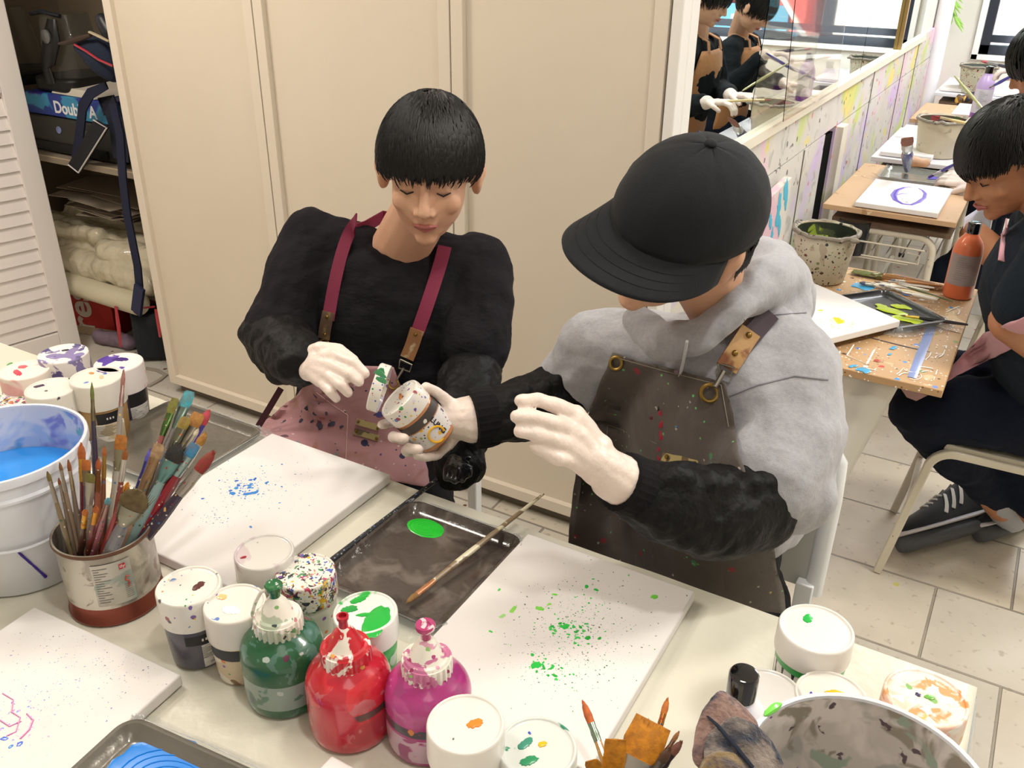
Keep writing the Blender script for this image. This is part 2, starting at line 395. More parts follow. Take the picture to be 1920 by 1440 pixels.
struct('wall_right', MB().box((3.05, 3.0, 1.25), (.1, 8.3, 2.5)), M_wall)
# back wall round the window opening
WX0, WX1, WZ0, WZ1 = -.50, 2.55, .84, 2.12
mb = MB()
mb.box(((WX0+-3.9)/2, YB+.09, 1.25), (WX0+3.9, .18, 2.5)); mb.box(((WX1+3.1)/2, YB+.09, 1.25), (3.1-WX1, .18, 2.5))
mb.box(((WX0+WX1)/2, YB+.09, WZ0/2), (WX1-WX0, .18, WZ0)); mb.box(((WX0+WX1)/2, YB+.09, (WZ1+2.5)/2), (WX1-WX0, .18, 2.5-WZ1))
struct('wall_back', mb, M_wall)
# window
mb = MB(); T = .055
for x0, x1 in ((WX0, WX0+T), ((WX0+WX1)/2-T/2, (WX0+WX1)/2+T/2), (WX1-T, WX1)): mb.box(((x0+x1)/2, YB+.03, (WZ0+WZ1)/2), (x1-x0, .07, WZ1-WZ0))
mb.box(((WX0+WX1)/2, YB+.03, WZ0+T/2), (WX1-WX0, .07, T)); mb.box(((WX0+WX1)/2, YB+.05, WZ0+T*1.5+.01), (WX1-WX0, .045, T*.8)); mb.box(((WX0+WX1)/2, YB+.03, WZ1-T/2), (WX1-WX0, .07, T))
win = struct('window_1', mb, M_black)
M_glass = mat('window glass', (1, 1, 1, 1), .0, trans=1.0, ior=1.1, spec=.3, rnd=False)
g_ = MB().box(((WX0+WX1)/2, YB+.05, (WZ0+WZ1)/2), (WX1-WX0-.02, .005, WZ1-WZ0-.02)).build('window_pane', M_glass, win, smooth=False)
struct('trim_1', MB().box(((WX0+WX1)/2, YB-.012, WZ0-.018), (WX1-WX0+.08, .03, .03)).box((WX0-.02, YB-.012, (WZ0+WZ1)/2), (.035, .03, WZ1-WZ0+.07)), M_white)
# mirror wall: painted wainscot, ledge, mirror
M_wains = mat('painted wainscot', '#dad6cd', .55, var=('#c9c4b9', 6, .5), rnd=False, bump=(30, .0008), layers=[
    ('smear', '#c8d67a', 3.4, .40, '', .045), ('smear', '#e6c3d0', 2.7, .41, '', .05), ('smear', '#e6d67a', 4.4, .355, '', .03), ('smear', '#d3bfe3', 2.6, .40, '', .05),
    ('smear', '#5fb8cf', 3.1, .29, '', .02), ('smear', '#bdbab0', 13, .37, '', .04), ('dot', '#6d6a64', 26, .07), ('dot', '#d98a7c', 22, .06), ('smear', '#77746c', 17, .285)], stretch=None)
mb = MB(); YW0 = YC+.06; ZL = 1.03
mb.box((XM-.04, (YW0+3.62)/2, .43), (.08, 3.62-YW0, .86)); mb.box((XM-.04, (3.80+YB)/2, .43), (.08, YB-3.80, .86)); mb.box((XM-.04, (YW0+YB)/2, (.866+ZL)/2), (.08, YB-YW0, ZL-.866))
wl = struct('wall_mirror_side', mb, M_wains)
struct('recess_shade', MB().box((XM-.035, (YW0+YB)/2, .42), (.05, YB-YW0, .84)), M_recess_shade)  # black backing: shade of the open gap between boards, put in as colour
mb = MB(); mb.box((XM+.004, (YW0+5.85)/2, ZL-.012), (.022, 5.85-YW0, .03))
struct('trim_3', mb, mat('ledge', '#e9e2cf', .5, rnd=False))
mb = MB()
for yy, z0, z1 in ((3.30, 0, .86), (2.75, 0, .86), (4.45, .0, ZL), (5.25, 0, ZL), (5.72, 0, ZL)): mb.box((XM+.001, yy, (z0+z1)/2), (.004, .005, z1-z0))
struct('trim_4', mb, mat('board joint', '#6d675c', .8))
struct('wall_upper', MB().box((XM-.05, (YW0+YB)/2, (ZL+2.5)/2), (.06, YB-YW0, 2.5-ZL)), M_wall)
seam = [YW0+.05, 4.12, 4.98, 5.78]
for i, (a, b_) in enumerate(zip(seam[:-1], seam[1:])):
    t = wthing('wall_mirror', ['large wall mirror panel nearest the beige closet reflecting two people in brown aprons', 'middle wall mirror panel reflecting the window and a paint bucket', 'narrow far wall mirror panel reflecting a hanging plant'][i], 'mirror', (XM, (a+b_)/2, ZL))
    MB().box((XM-.008, (a+b_)/2, (ZL+2.42)/2+.002), (.01, b_-a-.008, 2.42-ZL)).build('mirror_glass', M_mirror, t, smooth=False)
M_brass = mat('brass strip', '#b79a63', .3, metal=.9)
struct('trim_5', MB().box((XM+.004, 5.0, (ZL+2.42)/2), (.02, .03, 2.42-ZL)), M_brass)
struct('trim_6', MB().box((XM-.008, YC+.055, 1.2), (.04, .05, 2.4)).box((XM-.003, YC+.03, 1.2), (.026, .09, 2.4)), M_white, bevel=.003)
mb = MB().tube([(XM+.03, YB-.55, 0), (XM+.03, YB-.55, 2.5)], .045, 20)
struct('trim_7', mb, mat('white column', '#f2f2f4', .5), smooth=True)
# loose acrylic sheet leaning on the mirror
t = wthing('acrylic_sheet', 'clear acrylic sheet leaning on the mirror in front of the two reflected people', 'sheet', (XM+.04, 3.1, ZL))
MB().box((XM+.03, 3.10, ZL+.40), (.002, .70, .76), R=eul(0, math.radians(-2.5), 0)).build('clear_sheet', mat('acrylic', (.96, .90, .84, 1), .02, trans=1.0, ior=1.12, rnd=False), t, smooth=False)

struct('trim_12', MB().box((XM+.012, 3.86, .43), (.03, .09, .855)), mat('board edge', '#e0dacb', .6), bevel=.002)
t = wthing('painted_board', 'painted board with a blue top and pink streak leaning on the wainscot', 'board', (XM+.03, 2.62, 0))
P_b = [(2.28, 0), (2.98, 0), (2.98, .838), (2.28, .80)]
MB().add([(XM+.045, y, z) for y, z in P_b]+[(XM+.020, y, z) for y, z in P_b], [(0, 1, 2, 3), (7, 6, 5, 4), (0, 4, 5, 1), (1, 5, 6, 2), (2, 6, 7, 3), (3, 7, 4, 0)]).build('board', mat('painted board', '#dcd7cc', .6, layers=[('smear', '#e3bcc8', 5, .50, '', .02), ('smear', '#d9dba0', 7, .36, '', .04), ('zbelow', '#dcd7cc', .12, 0), ('dot', '#6a6862', 30, .08)], rnd=False), t, smooth=False)
mb = MB(); rr = random.Random(5)
for y, z, s_ in ((2.93, .79, .05), (2.86, .76, .05), (2.90, .70, .035), (2.82, .68, .03), (2.78, .74, .03)): blob(mb, (XM+.0455, y, z), s_, rr, .0008, .55, .4, n=18, j=.55, R=frame((1, 0, 0), (0, 1, 0)))
mb.build('blue_paint', paint0('#56b7d2'), t, fix=False)
mb = MB()
for y, z, s_ in ((2.88, .52, .05), (2.86, .40, .06), (2.80, .28, .05)): blob(mb, (XM+.0455, y, z), s_, rr, .0008, .7, 1.2, n=18, j=.45, R=frame((1, 0, 0), (0, 1, 0)))
mb.build('pink_paint', paint0('#e3b9c6'), t, fix=False)
# closet doors
def closet_door(n, x0, x1, y=YC, z0=.045, z1=2.44, knob=False):
    mb = MB(); f = .034; d = .028; cx = (x0+x1)/2; g = .004
    mb.box((cx, y+.018, (z0+z1)/2), (x1-x0-g, .02, z1-z0), mi=0)
    for xx in (x0+g/2+f/2, x1-g/2-f/2): mb.box((xx, y+.006, (z0+z1)/2), (f, .03, z1-z0), mi=1)
    for zz in (z0+f/2, z1-f/2): mb.box((cx, y+.006, zz), (x1-x0-2*f-g, .03, f), mi=1)
    return struct('door_%d' % n, mb, [M_closet, M_closet_edge], bevel=.0015)
closet_door(1, -2.565, -1.945); closet_door(2, -1.945, -1.300); closet_door(3, -1.300, -.742)
struct('wall_closet', MB().box((-1.66, YC+.36, 1.22), (1.85, .64, 2.40)), M_recess_shade)
struct('baseboard_closet', MB().box((-1.66, YC+.05, .02), (1.78, .05, .04)), mat('plinth', '#6b6255', .7))
struct('trim_8', MB().box((-2.2, YC+.02, 2.475), (3.3, .08, .05)), M_closet_edge)
# open cabinet: back, side, floor board, shelf boards
XC0, XC1 = -3.75, -2.60
struct('wall_cabinet', MB().box(((XC0+XC1)/2, 2.62, 1.25), (XC1-XC0, .03, 2.5)).box((XC0+.012, 2.3, 1.25), (.025, .65, 2.5)).box((XC1+.015, 2.3, 1.25), (.02, .62, 2.4)), M_inside)
for i, z in enumerate((.265, .745, 1.20)):
    pass
struct('trim_9', MB().box(((XC0+XC1)/2, 2.34, .755), (XC1-XC0-.05, .54, .02)).box(((XC0+XC1)/2, 2.075, .755), (XC1-XC0-.05, .008, .022), mi=1), [M_shelf, mat('shelf edge', '#c9b593', .5)])
# louvre door: opened outwards from the cabinet's left end
LD = np.array([-.2065, -.9784, 0]); LN = np.array([.9784, -.2065, 0]); LP = AY(146, 627, 1.99); LP[2] = 0
R_l = np.stack([LD, LN, np.array([0, 0, 1.])], 1)
t = wthing('louvre_door', 'white slatted folding door standing open at the left of the cabinet', 'door', LP+LD*.3)
W_ = .62; mbf = MB()
def lbox(mb, u0, u1, z0, z1, th=.028, off=0, tilt=0, mi=0):
    R = R_l@eul(tilt, 0, 0); mb.box(LP+LD*(u0+u1)/2+LN*off+np.array([0, 0, (z0+z1)/2]), (u1-u0, th, z1-z0), R=R, mi=mi)
lbox(mbf, 0, .075, .03, 2.42); lbox(mbf, W_-.075, W_, .03, 2.42)
for z in (.03, 1.02, 2.33): lbox(mbf, .075, W_-.075, z, z+.09)
mbf.build('frame', M_louvre, t, smooth=False, bevel=.003)
mb = MB(); z = .155
while z < 2.30:
    if not (.985 < z < 1.14): lbox(mb, .07, W_-.07, z-.029, z+.029, .007, 0, math.radians(11))
    z += .048
tag(mb.build('slats', M_louvre, t, smooth=False), None)

# outside the window
M_out = mat('white render', '#f4f2ee', .8); M_red = mat('red facade', '#c4696a', .8); M_blueg = mat('blue glass', '#6fa9c9', .2); M_teal = mat('teal glass', '#7fb4bd', .2)
t = wthing('building', 'white rendered building across the street seen through the window', 'building', (-1.5, 13.2, -1))
MB().box((-2.2, 13.4, 2.0), (7.0, .4, 6.0)).build('wall', M_out, t, smooth=False)
for i in range(5):
    for j in range(3):
        MB().box((-2.6+.75*i, 13.17, 1.55+.62*j), (.70, .05, .58)).build('window', M_teal, t, smooth=False)
t = wthing('building', 'red building with blue windows seen reflected in the mirror', 'building', (4.5, 12.8, -1))
MB().box((4.9, 13.0, 2.0), (6.6, .4, 6.0)).build('wall', M_red, t, smooth=False)
for i in range(4):
    for j in range(2): MB().box((2.3+1.5*i, 12.77, .2+1.6*j), (1.0, .06, .9)).build('window', M_blueg, t, smooth=False)
t = wthing('outdoor_stair', 'white outdoor staircase railing crossing the red building', 'stair', (2.6, 12.0, -1))
MB().tube([(.9, 12.2, -1.0), (3.4, 12.2, 2.1)], .05, 8).tube([(.9, 12.2, -.3), (3.4, 12.2, 2.8)], .03, 8).build('handrail', M_out, t)
mb = MB()
for k in range(9): mb.box((1.05+.28*k, 12.25, -.85+.35*k), (.32, .5, .05))
mb.build('steps', M_out, t, smooth=False)
struct('floor_outside', MB().box((0, 12, -1.05), (30, 9.6, .1)), mat('pavement', '#d7d4cf', .9))
# ================================================================ the big painting table and what lies on it
ZT = .72
rng = random.Random(7)
M_cloth = mat('cream plastic sheet', '#dddacb', .32, bump=[(9, .006), (45, .0009)], coat=.25, var=('#d6d1be', 3, .5), rnd=False)
TX0, TX1, TY0, TY1 = -1.98, .088, .10, 1.022
t = wthing('folding_table', 'long folding table under the cream plastic sheet in the foreground', 'table', (-.9, .55, 0))
MB().box(((TX0+TX1)/2, (TY0+TY1)/2, ZT-.022), (TX1-TX0-.01, TY1-TY0-.01, .034)).build('tabletop', M_white, t, bevel=.004)
for x in (TX0+.12, TX1-.15):
    for y in (TY0+.1, TY1-.1):
        MB().tube([(x, y, 0), (x, y, ZT-.045)], .014, 10).build('leg', mat('table leg', '#8c8d90', .4, metal=.6) if 'tl' not in globals() else tl, t)
def cloth_fn(u, v):
    x = TX0-.002+(TX1-TX0+.004)*u; y = TY0-.1+(TY1-TY0+.2)*v; z = ZT
    z += -.0008+.0005*math.sin(x*23+y*9)+.0003*math.sin(x*51-y*37)
    lip = .010
    if y < TY0: z = ZT-(TY0-y)*1.6; y = TY0-.004-.004*math.sin(x*20)
    if y > TY1: z = ZT-(y-TY1)*1.9; y = TY1+.003+.005*math.sin(x*31)*(min(1, (ZT-z)/.1))
    return (x, y, z)
t = wthing('table_cover', 'cream plastic sheet spread over the foreground table', 'table cover', (-.9, .55, ZT))
MB().grid(cloth_fn, 150, 64).build('sheet', M_cloth, t, mods=[('SOLIDIFY', dict(thickness=.0012, offset=-1))])
mb = MB().grid(lambda u, v: (TX1+.003+.035*u+.004*math.sin(v*17)*u, TY0-.02+(TY1-TY0+.0)*v, ZT-.002-.17*u+.006*math.sin(v*29)*u), 12, 60)
mb.build('hanging_edge', mat('clear sheet edge', '#dfe6ea', .15, trans=.55, ior=1.1, coat=.5, bump=(20, .003)), t, mods=[('SOLIDIFY', dict(thickness=.001))])

# ---- canvases
M_canvas = mat('primed canvas', '#e8e4e1', .75, bump=(900, .0001))
M_paint = {}
def paint(c):
    if c not in M_paint: M_paint[c] = mat('paint '+c, c, .28, coat=.3, rnd=False)
    return M_paint[c]
def canvas(label, x0, y1, w_=.265, d=.345, rot=0, z=ZT+.0015, th=.017, loc=None, name='stretched_canvas', cat='canvas', group=None):
    t = thing(name, label, cat, (x0, y1, z), (0, 0, rot), group)
    MB().box((w_/2, -d/2, th/2), (w_, d, th)).build('canvas', M_canvas, t, bevel=.0025, seg=3)
    return t
def loc2(t, px, py, z):
    P = AZ(px, py, z)-np.array(t.location); a = -t.rotation_euler.z
    return np.array([P[0]*math.cos(a)-P[1]*math.sin(a), P[0]*math.sin(a)+P[1]*math.cos(a), P[2]])
def spatter(t, th, w_, d, groups, seed, big=(), name='paint_splatter'):
    """groups: (px, py, sigma x, sigma y, count, rmin, rmax, colours)"""
    r = random.Random(seed); cols = sorted({c for g in groups for c in g[7]} | {b[3] for b in big}); mb = MB(); z = t.location.z+th
    for px, py, sx, sy, n, r0, r1, cs in groups:
        c = loc2(t, px, py, z)
        for _ in range(n):
            x, y = c[0]+r.gauss(0, sx), c[1]+r.gauss(0, sy)
            if not (.004 < x < w_-.004 and -d+.004 < y < -.004): continue
            rr = r0+(r1-r0)*r.random()**3
            blob(mb, (x, y, th), rr, r, rr*.12, .7+.9*r.random()**2, r.random()*3.14, cols.index(r.choice(cs)), n=9)
    for px, py, rr, col, el in big:
        c = loc2(t, px, py, z); blob(mb, (c[0], c[1], th), rr, r, .0006, el, r.random()*3, cols.index(col), n=16, j=.4)
    o = mb.build(name, [paint(c) for c in cols], t, fix=False); o['kind'] = 'stuff'; return o
BL = ['#2a86d8', '#3f95df', '#1f6fd0']; TB = ['#6d83b8', '#8792b5', '#5f77a8', '#7d8288']
c0 = AZ(510, 812, ZT+.018)
cf = canvas('white canvas with a bright blue paint splatter, before the person in the pink apron', c0[0], c0[1])
spatter(cf, .017, .265, .345, [(462, 917, .014, .010, 60, .0008, .0040, BL), (470, 915, .030, .026, 70, .0005, .0020, BL), (455, 915, .055, .045, 330, .0003, .0012, TB), (398, 968, .020, .012, 50, .0005, .0014, BL+TB), (600, 900, .05, .06, 40, .0003, .001, TB)], 3,
    big=[(478, 898, .0028, '#1f6fd0', 1.3), (500, 905, .0026, '#2a86d8', 1.2), (436, 925, .004, '#2a86d8', 1.4), (470, 925, .005, '#2a86d8', 2.0), (380, 935, .002, '#2a5fd0', 1.2), (470, 988, .0022, '#2a86d8', 1.2)])
c0 = AZ(990, 1000, ZT+.018)
GR = ['#24c24a', '#1fae3e', '#3bcf58']; TG = ['#4f7f5e', '#6f8f72', '#5d6b62', '#7c837e']
cm = canvas('white canvas with a bright green paint splatter, before the person in the black cap', c0[0], c0[1], rot=math.radians(-.5)*-1)
spatter(cm, .017, .265, .345, [(1072, 1178, .014, .013, 70, .0008, .0034, GR), (1080, 1170, .028, .045, 120, .0005, .0018, GR), (1085, 1185, .050, .060, 700, .0003, .0012, TG), (1025, 1253, .014, .009, 55, .0007, .0030, GR), (1030, 1255, .030, .02, 120, .0003, .001, TG)], 5,
    big=[(962, 1143, .0040, '#8fe05a', 1.6), (1012, 1141, .0045, '#7ddc4e', 1.2), (1030, 1133, .0025, '#8fe05a', 1.1), (936, 1106, .002, '#4fd05a', 1.2), (1227, 1119, .0035, '#7ddc4e', 1.9), (920, 1184, .002, '#4fd05a', 1.4), (942, 1155, .0035, '#a5e486', 1.3), (1040, 1115, .0022, '#7ddc4e', 1.5), (1005, 1247, .0058, '#24c24a', 1.2), (1060, 1175, .004, '#24c24a', 1.3), (1100, 1100, .0028, '#24c24a', 1.3), (1118, 1106, .003, '#24c24a', 1.1), (1102, 1196, .0034, '#1fae3e', 1.2)])
c0 = AZ(65, 1137, ZT+.018)
cl = canvas('white canvas with a small magenta squiggle at the lower left, beside the blue water bucket', c0[0], c0[1], rot=math.radians(3))
spatter(cl, .017, .265, .345, [(200, 1250, .06, .05, 330, .0003, .0010, ['#7f86b8', '#8f93a8', '#777a90', '#9a86c0']), (60, 1300, .05, .06, 300, .0003, .0011, ['#7f86b8', '#8a6fb8', '#9a9aa8']), (40, 1340, .02, .03, 90, .0005, .0016, ['#4a6fd8', '#8a5fd0', '#d05fb0'])], 9,
    big=[(37, 1395, .0028, '#2a5fd8', 1.4), (20, 1400, .002, '#2a86d8', 1.2), (8, 1385, .0026, '#2a5fd8', 1.5)])
mb = MB(); r_ = random.Random(4)
for line in ([(5, 1300), (25, 1312), (22, 1335), (38, 1345), (30, 1372), (12, 1380)], [(38, 1385), (55, 1368), (62, 1350), (50, 1338)], [(0, 1350), (18, 1362), (40, 1352)]):
    mb.tube([loc2(cl, x, y, cl.location.z+.0175) for x, y in line], [.0006+.0006*r_.random() for _ in line], 6)
mb.build('paint_squiggle', paint('#d873b4'), cl)
c0 = AZ(622, 1416, ZT+.018)
canvas('corner of a blank white canvas poking in beside the red bottle', c0[0], c0[1]).children[0]

# ---- trays wrapped in cling film
M_tray = mat('dark tray film', '#4a423e', .20, coat=.8, bump=[(22, .006), (70, .0016)], var=('#5b534d', 6, .6), layers=[('smear', '#6f6761', 18, .42, '', .06), ('smear', '#3a3330', 14, .42, '', .05)])
M_tray2 = mat('grey tray film', '#6f6a62', .25, metal=.3, coat=.6, bump=[(25, .0016), (90, .0004)], var=('#8a857a', 6, .6))
def rrect(w_, d, r, n=7):
    P = []
    for cx, cy, a0 in ((w_/2-r, d/2-r, 0), (-w_/2+r, d/2-r, 90), (-w_/2+r, -d/2+r, 180), (w_/2-r, -d/2+r, 270)):
        for k in range(n+1):
            a = math.radians(a0+90*k/n); P.append((cx+r*math.cos(a), cy+r*math.sin(a)))
    return P
M_film = mat('cling film', '#c9cdd0', .08, alpha=.45, coat=1.0, spec=1.0, bump=[(60, .003)])
M_film2 = mat('thin cling film', '#d5d8d6', .10, alpha=.22, coat=1.0, spec=1.0, bump=[(45, .004)])
def tray(label, x0, x1, y0, y1, m_, z=ZT+.001, film=True, h=.013):
    w_, d = x1-x0, y1-y0; t = thing('paint_tray', label, 'tray', ((x0+x1)/2, (y0+y1)/2, z))
    rings = [(-.010, 0), (-.009, .0015), (.0, h), (.003, h+.002), (-.003, h+.003), (-.006, h-.001), (-.014, .0045), (-.018, .0035)]
    V = []; F = []; n = 32
    for o, z_ in rings:
        P = rrect(w_-.006+2*o, d-.006+2*o, .022+max(o, -.012)); V += [(x, y, z_) for x, y in P]
    for j in range(len(rings)-1): F += [(j*n+i, j*n+(i+1) % n, (j+1)*n+(i+1) % n, (j+1)*n+i) for i in range(n)]
    F.append(tuple(reversed(range(n)))); F.append(tuple((len(rings)-1)*n+i for i in range(n)))
    MB().add(V, F).build('tray_body', m_, t, ang=50)
    if film:
        mb = MB(); rr = random.Random(int(w_*1e4))
        for k in range(26):   # folds of film pinched at the rim
            P = rrect(w_+.002, d+.002, .022); i = rr.randrange(len(P)); a = P[i]; b_ = P[(i+rr.choice((1, 2))) % len(P)]
            pts = [(a[0]+(b_[0]-a[0])*s+rr.gauss(0, .0015), a[1]+(b_[1]-a[1])*s+rr.gauss(0, .0015), h+.0045+rr.gauss(0, .0009)) for s in (0, .33, .66, 1)]
            mb.tube(pts, [.0004, .0008, .0007, .0003], 6)
        mb.build('film_folds', M_film, t)
        rr2 = random.Random(int(d*1e4)); n2 = 96; Vs = []; base_ = rrect(w_-.004, d-.004, .022, 23); n2 = len(base_); nz = [rr2.gauss(0, 1) for _ in range(n2)]
        for q, o in enumerate((0, .006, .014, .024)):
            out = rrect(w_-.004+2*o, d-.004+2*o, .022+o, 23)
            for i_, (x_, y_) in enumerate(out): Vs.append((x_+(.002*nz[i_]*q/3), y_+.002*nz[(i_+7) % n2]*q/3, (h+.0035, h*.75, h*.3, .0012)[q]+.0012*nz[(i_*3) % n2]*(1 if 0 < q < 3 else 0)))
        MB().add(Vs, [(q*n2+i_, q*n2+(i_+1) % n2, (q+1)*n2+(i_+1) % n2, (q+1)*n2+i_) for q in range(3) for i_ in range(n2)]).build('film_skirt', M_film2, t, fix=False, ang=80)
    return t
tm = tray('dark film-wrapped tray with a bright green oval of paint, in the middle of the table', -.740, -.530, .738, .972, M_tray)
mb = MB(); P = AZ(798, 990, ZT+.005)-np.array(tm.location); rr = random.Random(2)
blob(mb, P, .0215, rr, .0012, 1.5, math.radians(-8), n=26, j=.05)
for k in range(4): mb.tube([P+np.array([(.005+.0045*k)*1.45*math.cos(a), (.005+.0042*k)*math.sin(a), .0012]) for a in np.linspace(0, 5.6, 22)], .0005, 5)
mb.build('green_paint', paint('#27c136'), tm)
tray('grey film-wrapped empty tray behind the can of brushes', -1.335, -1.092, .79, 1.012, M_tray2)
tl_ = tray('film-wrapped tray with bright blue paint at the near left corner of the table', -.742, -.45, .15, .452, M_tray2, h=.016)
tl_.rotation_euler = (0, 0, math.radians(5)); tl_.location = (-.599, .303, ZT+.001)
mb = MB(); P = loc2(tl_, 305, 1470, ZT+.005)
blob(mb, P, .055, rr, .0015, 1.3, 0, n=30, j=.12)
for k in range(6): mb.tube([P+np.array([.01+(.008*k+.012)*1.25*math.cos(a), (.007*k+.010)*math.sin(a), .0016]) for a in np.linspace(.4+k*.3, 3.8+k*.3, 16)], .0009, 5)
mb.build('blue_paint', paint('#1183e2'), tl_)
# long dirty stick and the brush across the tray
t = wthing('stirring_stick', 'long paint-speckled stick along the left rim of the dark tray', 'stick', AZ(640, 1045, ZT))
a, b_ = AZ(622, 1052, ZT+.006), AZ(822, 897, ZT+.008)
MB().tube([a, b_], [.0055, .0035], 8).build('rod', mat('speckled stick', '#2a2c33', .5, layers=[('multi', ['#8a93a0', '#4f6fb8', '#b8b09a', '#6a7a5a', '#8a93a0'], 170, .85)]), t)

def brush(label, tip, end, tw=.006, shape='round', bris='#b5762e', ferr='#b9b3a8', hand='#6b4a32', bl=.016, fl=.022, hr=.0032, name='paintbrush', group=None, splash=None, fmetal=.8, flatdir=None):
    """tip: bristle end, end: handle end"""
    tip, end = np.array(tip, float), np.array(end, float); ax = tip-end; Lg = np.linalg.norm(ax); ax /= Lg
    t = wthing(name, label, 'brush', end, group)
    f0 = tip-ax*(bl+fl); f1 = tip-ax*bl; x = flatdir if flatdir is not None else RI
    Fr = frame(ax, x); flat = .45 if shape != 'round' else 1
    lay = [('multi', ['#7a2f3a', '#d8cfc0', '#3a6fa0', '#3f5a3a', '#c9a060'], 170, .45)] if splash is None else splash
    mh = mat('handle '+hand, hand, .35, coat=.4, layers=lay)
    n_ = 9; pts = [end+(f0-end)*k/n_ for k in range(n_+1)]
    rd = [hr*.55, hr*.8, hr*.9, hr, hr*1.05, hr*1.15, hr*1.25, hr*1.3, hr*1.15, hr*.95]
    MB().tube(pts, rd, 10, x=x).build('handle', mh, t)
    w1 = tw if shape != 'round' else tw*.85; fl_ = flat if shape != 'round' else 1
    def ring(p, a, b): return (p, Fr[:, 0]*a, Fr[:, 1]*b)
    MB().loft([ring(f0, hr*1.02, hr*1.02), ring(f0+ax*fl*.35, (hr+w1)*.52, max(hr*.95, w1*fl_*.7)), ring(f0+ax*fl*.4, (hr+w1)*.55, max(hr*1.0, w1*fl_*.74)), ring(f0+ax*fl*.7, w1*.92, w1*fl_*.85), ring(f1, w1, w1*fl_*.8)], 14).build('ferrule', mat('ferrule '+ferr, ferr, .3, metal=fmetal, layers=[('multi', ['#b0482f', '#d8cfc0', '#5f7a8a', '#8a7a3a'], 200, .3)]), t)
    mb = MB(); mb.loft([ring(f1-ax*.001, w1*.92, w1*fl_*.7), ring(f1+ax*bl*.35, w1*1.08, w1*fl_*.8), ring(f1+ax*bl*.75, w1*(1.0 if shape == 'flat' else .78), w1*fl_*(.5)), ring(f1+ax*bl*(.98), w1*((.97 if tw > .01 else .75) if shape == 'flat' else .22), w1*fl_*.16)], 16)
    r = random.Random(hash(label) % 999 if False else len(label)*7)
    for k in range(26):
        a = r.random()*6.28; q = math.sqrt(r.random())*.9; p0 = f1+Fr[:, 0]*w1*q*math.cos(a)+Fr[:, 1]*w1*fl_*.75*q*math.sin(a)
        sp_ = 1.15 if shape == 'flat' else .45
        if shape == 'shaggy': sp_ = 1.5
        p1 = f1+ax*bl*(1.0+(.03 if shape == 'flat' else .12)*r.random())*(1-.12*q*q)+Fr[:, 0]*w1*q*math.cos(a)*sp_+Fr[:, 1]*w1*fl_*.4*q*math.sin(a)
        mb.tube([p0, (p0+p1)/2+Fr[:, 0]*r.gauss(0, .0004), p1], [.0007, .0006, .0002], 4)
    bl2 = '#3a2a1a' if shape == 'shaggy' else '#6a3d1c'
    mb.build('bristles', mat('bristles '+bris, bris, .65, var=(bl2, 120, .55), bump=(300, .0006)), t, ang=60)
    return t
brush('long paintbrush with a pale worn handle lying across the dark tray', AZ(762, 1130, ZT+.012), AD(1019, 926, (AZ(1019, 926, ZT+.03)-CAM)@FW), .0055, 'round', '#8a6a3a', '#b07a55', '#8d7a60', bl=.02, fl=.035, hr=.0036, splash=[('smear', '#d9cfb2', 30, .48), ('smear', '#7c5a3a', 24, .42)], fmetal=.3)
# ---- jars, bottles, buckets
MULTI = ['#2f5fb8', '#c23a52', '#2f9a52', '#e0b52a', '#3a3440', '#e07a2f', '#8a4fb0']
M_lid = mat('lid plastic', '#e3ded5', .35, coat=.2, layers=[('dot', '#3f4350', 70, .06), ('dot', '#5f7fc0', 55, .04), ('dot', '#b86a5a', 48, .03)])
M_lidclean = mat('clean lid plastic', '#e8e4dd', .3, coat=.3)
M_lidclear = mat('milky lid plastic', '#efece6', .25, coat=.5, trans=.25, layers=[('dot', '#8a8f98', 90, .05), ('smear', '#e3d3d6', 14, .36)])
M_lidpurple = mat('lid with purple smears', '#eee9e6', .4, coat=.2, layers=[('smear', '#8a7fb0', 26, .47), ('smear', '#5d5488', 34, .385), ('dot', '#20202a', 60, .06)])
M_lidmulti = mat('heavily splattered lid', '#e9e4d8', .4, coat=.3, layers=[('smear', '#3a3440', 85, .44), ('smear', '#b8476a', 70, .40), ('smear', '#4f8f5a', 75, .37), ('smear', '#d8a82a', 60, .345), ('smear', '#4a5fb8', 80, .36), ('smear', '#efeae0', 95, .42), ('multi', MULTI, 130, .9), ('multi', ['#efe9dc', '#4a4650', '#a03a5a', '#3f6fb8', '#d8a82a'], 230, .75)], bump=(160, .001))
M_lidspl = mat('splattered lid', '#e2dfd6', .35, coat=.3, layers=[('multi', ['#5f7fb8', '#9a4a52', '#5a5560', '#7a5fa0', '#8a8f98'], 80, .13), ('multi', MULTI, 210, .10), ('smear', '#d9d6d0', 30, .36, '', .03)])
M_lidgreen = mat('lid with green smears', '#edf0ea', .3, coat=.3, layers=[('smear', '#2fbf4a', 13, .46), ('dot', '#2fbf4a', 60, .12)])
M_lidorange = mat('lid with orange smears', '#ecdcd0', .4, coat=.2, layers=[('smear', '#e6985c', 42, .44, '', .03), ('smear', '#efc4ae', 34, .46, '', .03), ('smear', '#e8b04a', 40, .36, '', .02), ('smear', '#f2ebe4', 60, .42, '', .03), ('dot', '#7fb060', 40, .07)])
M_lidteal = mat('lid with teal smears', '#e8ece7', .25, coat=.5, trans=.15, layers=[('smear', '#3f9a78', 30, .36), ('dot', '#3f6fb8', 60, .04)])
M_strip = mat('black label strip', '#1d1b20', .4); M_label = mat('white label', '#dedcd8', .5, layers=[('smear', '#a9a6a4', 60, .38, 's')], stretch=(1, 1, 6))
M_print = mat('label print', '#2b2a2e', .5)
def facing(c): return math.atan2(-c[1], -c[0])   # azimuth towards the camera
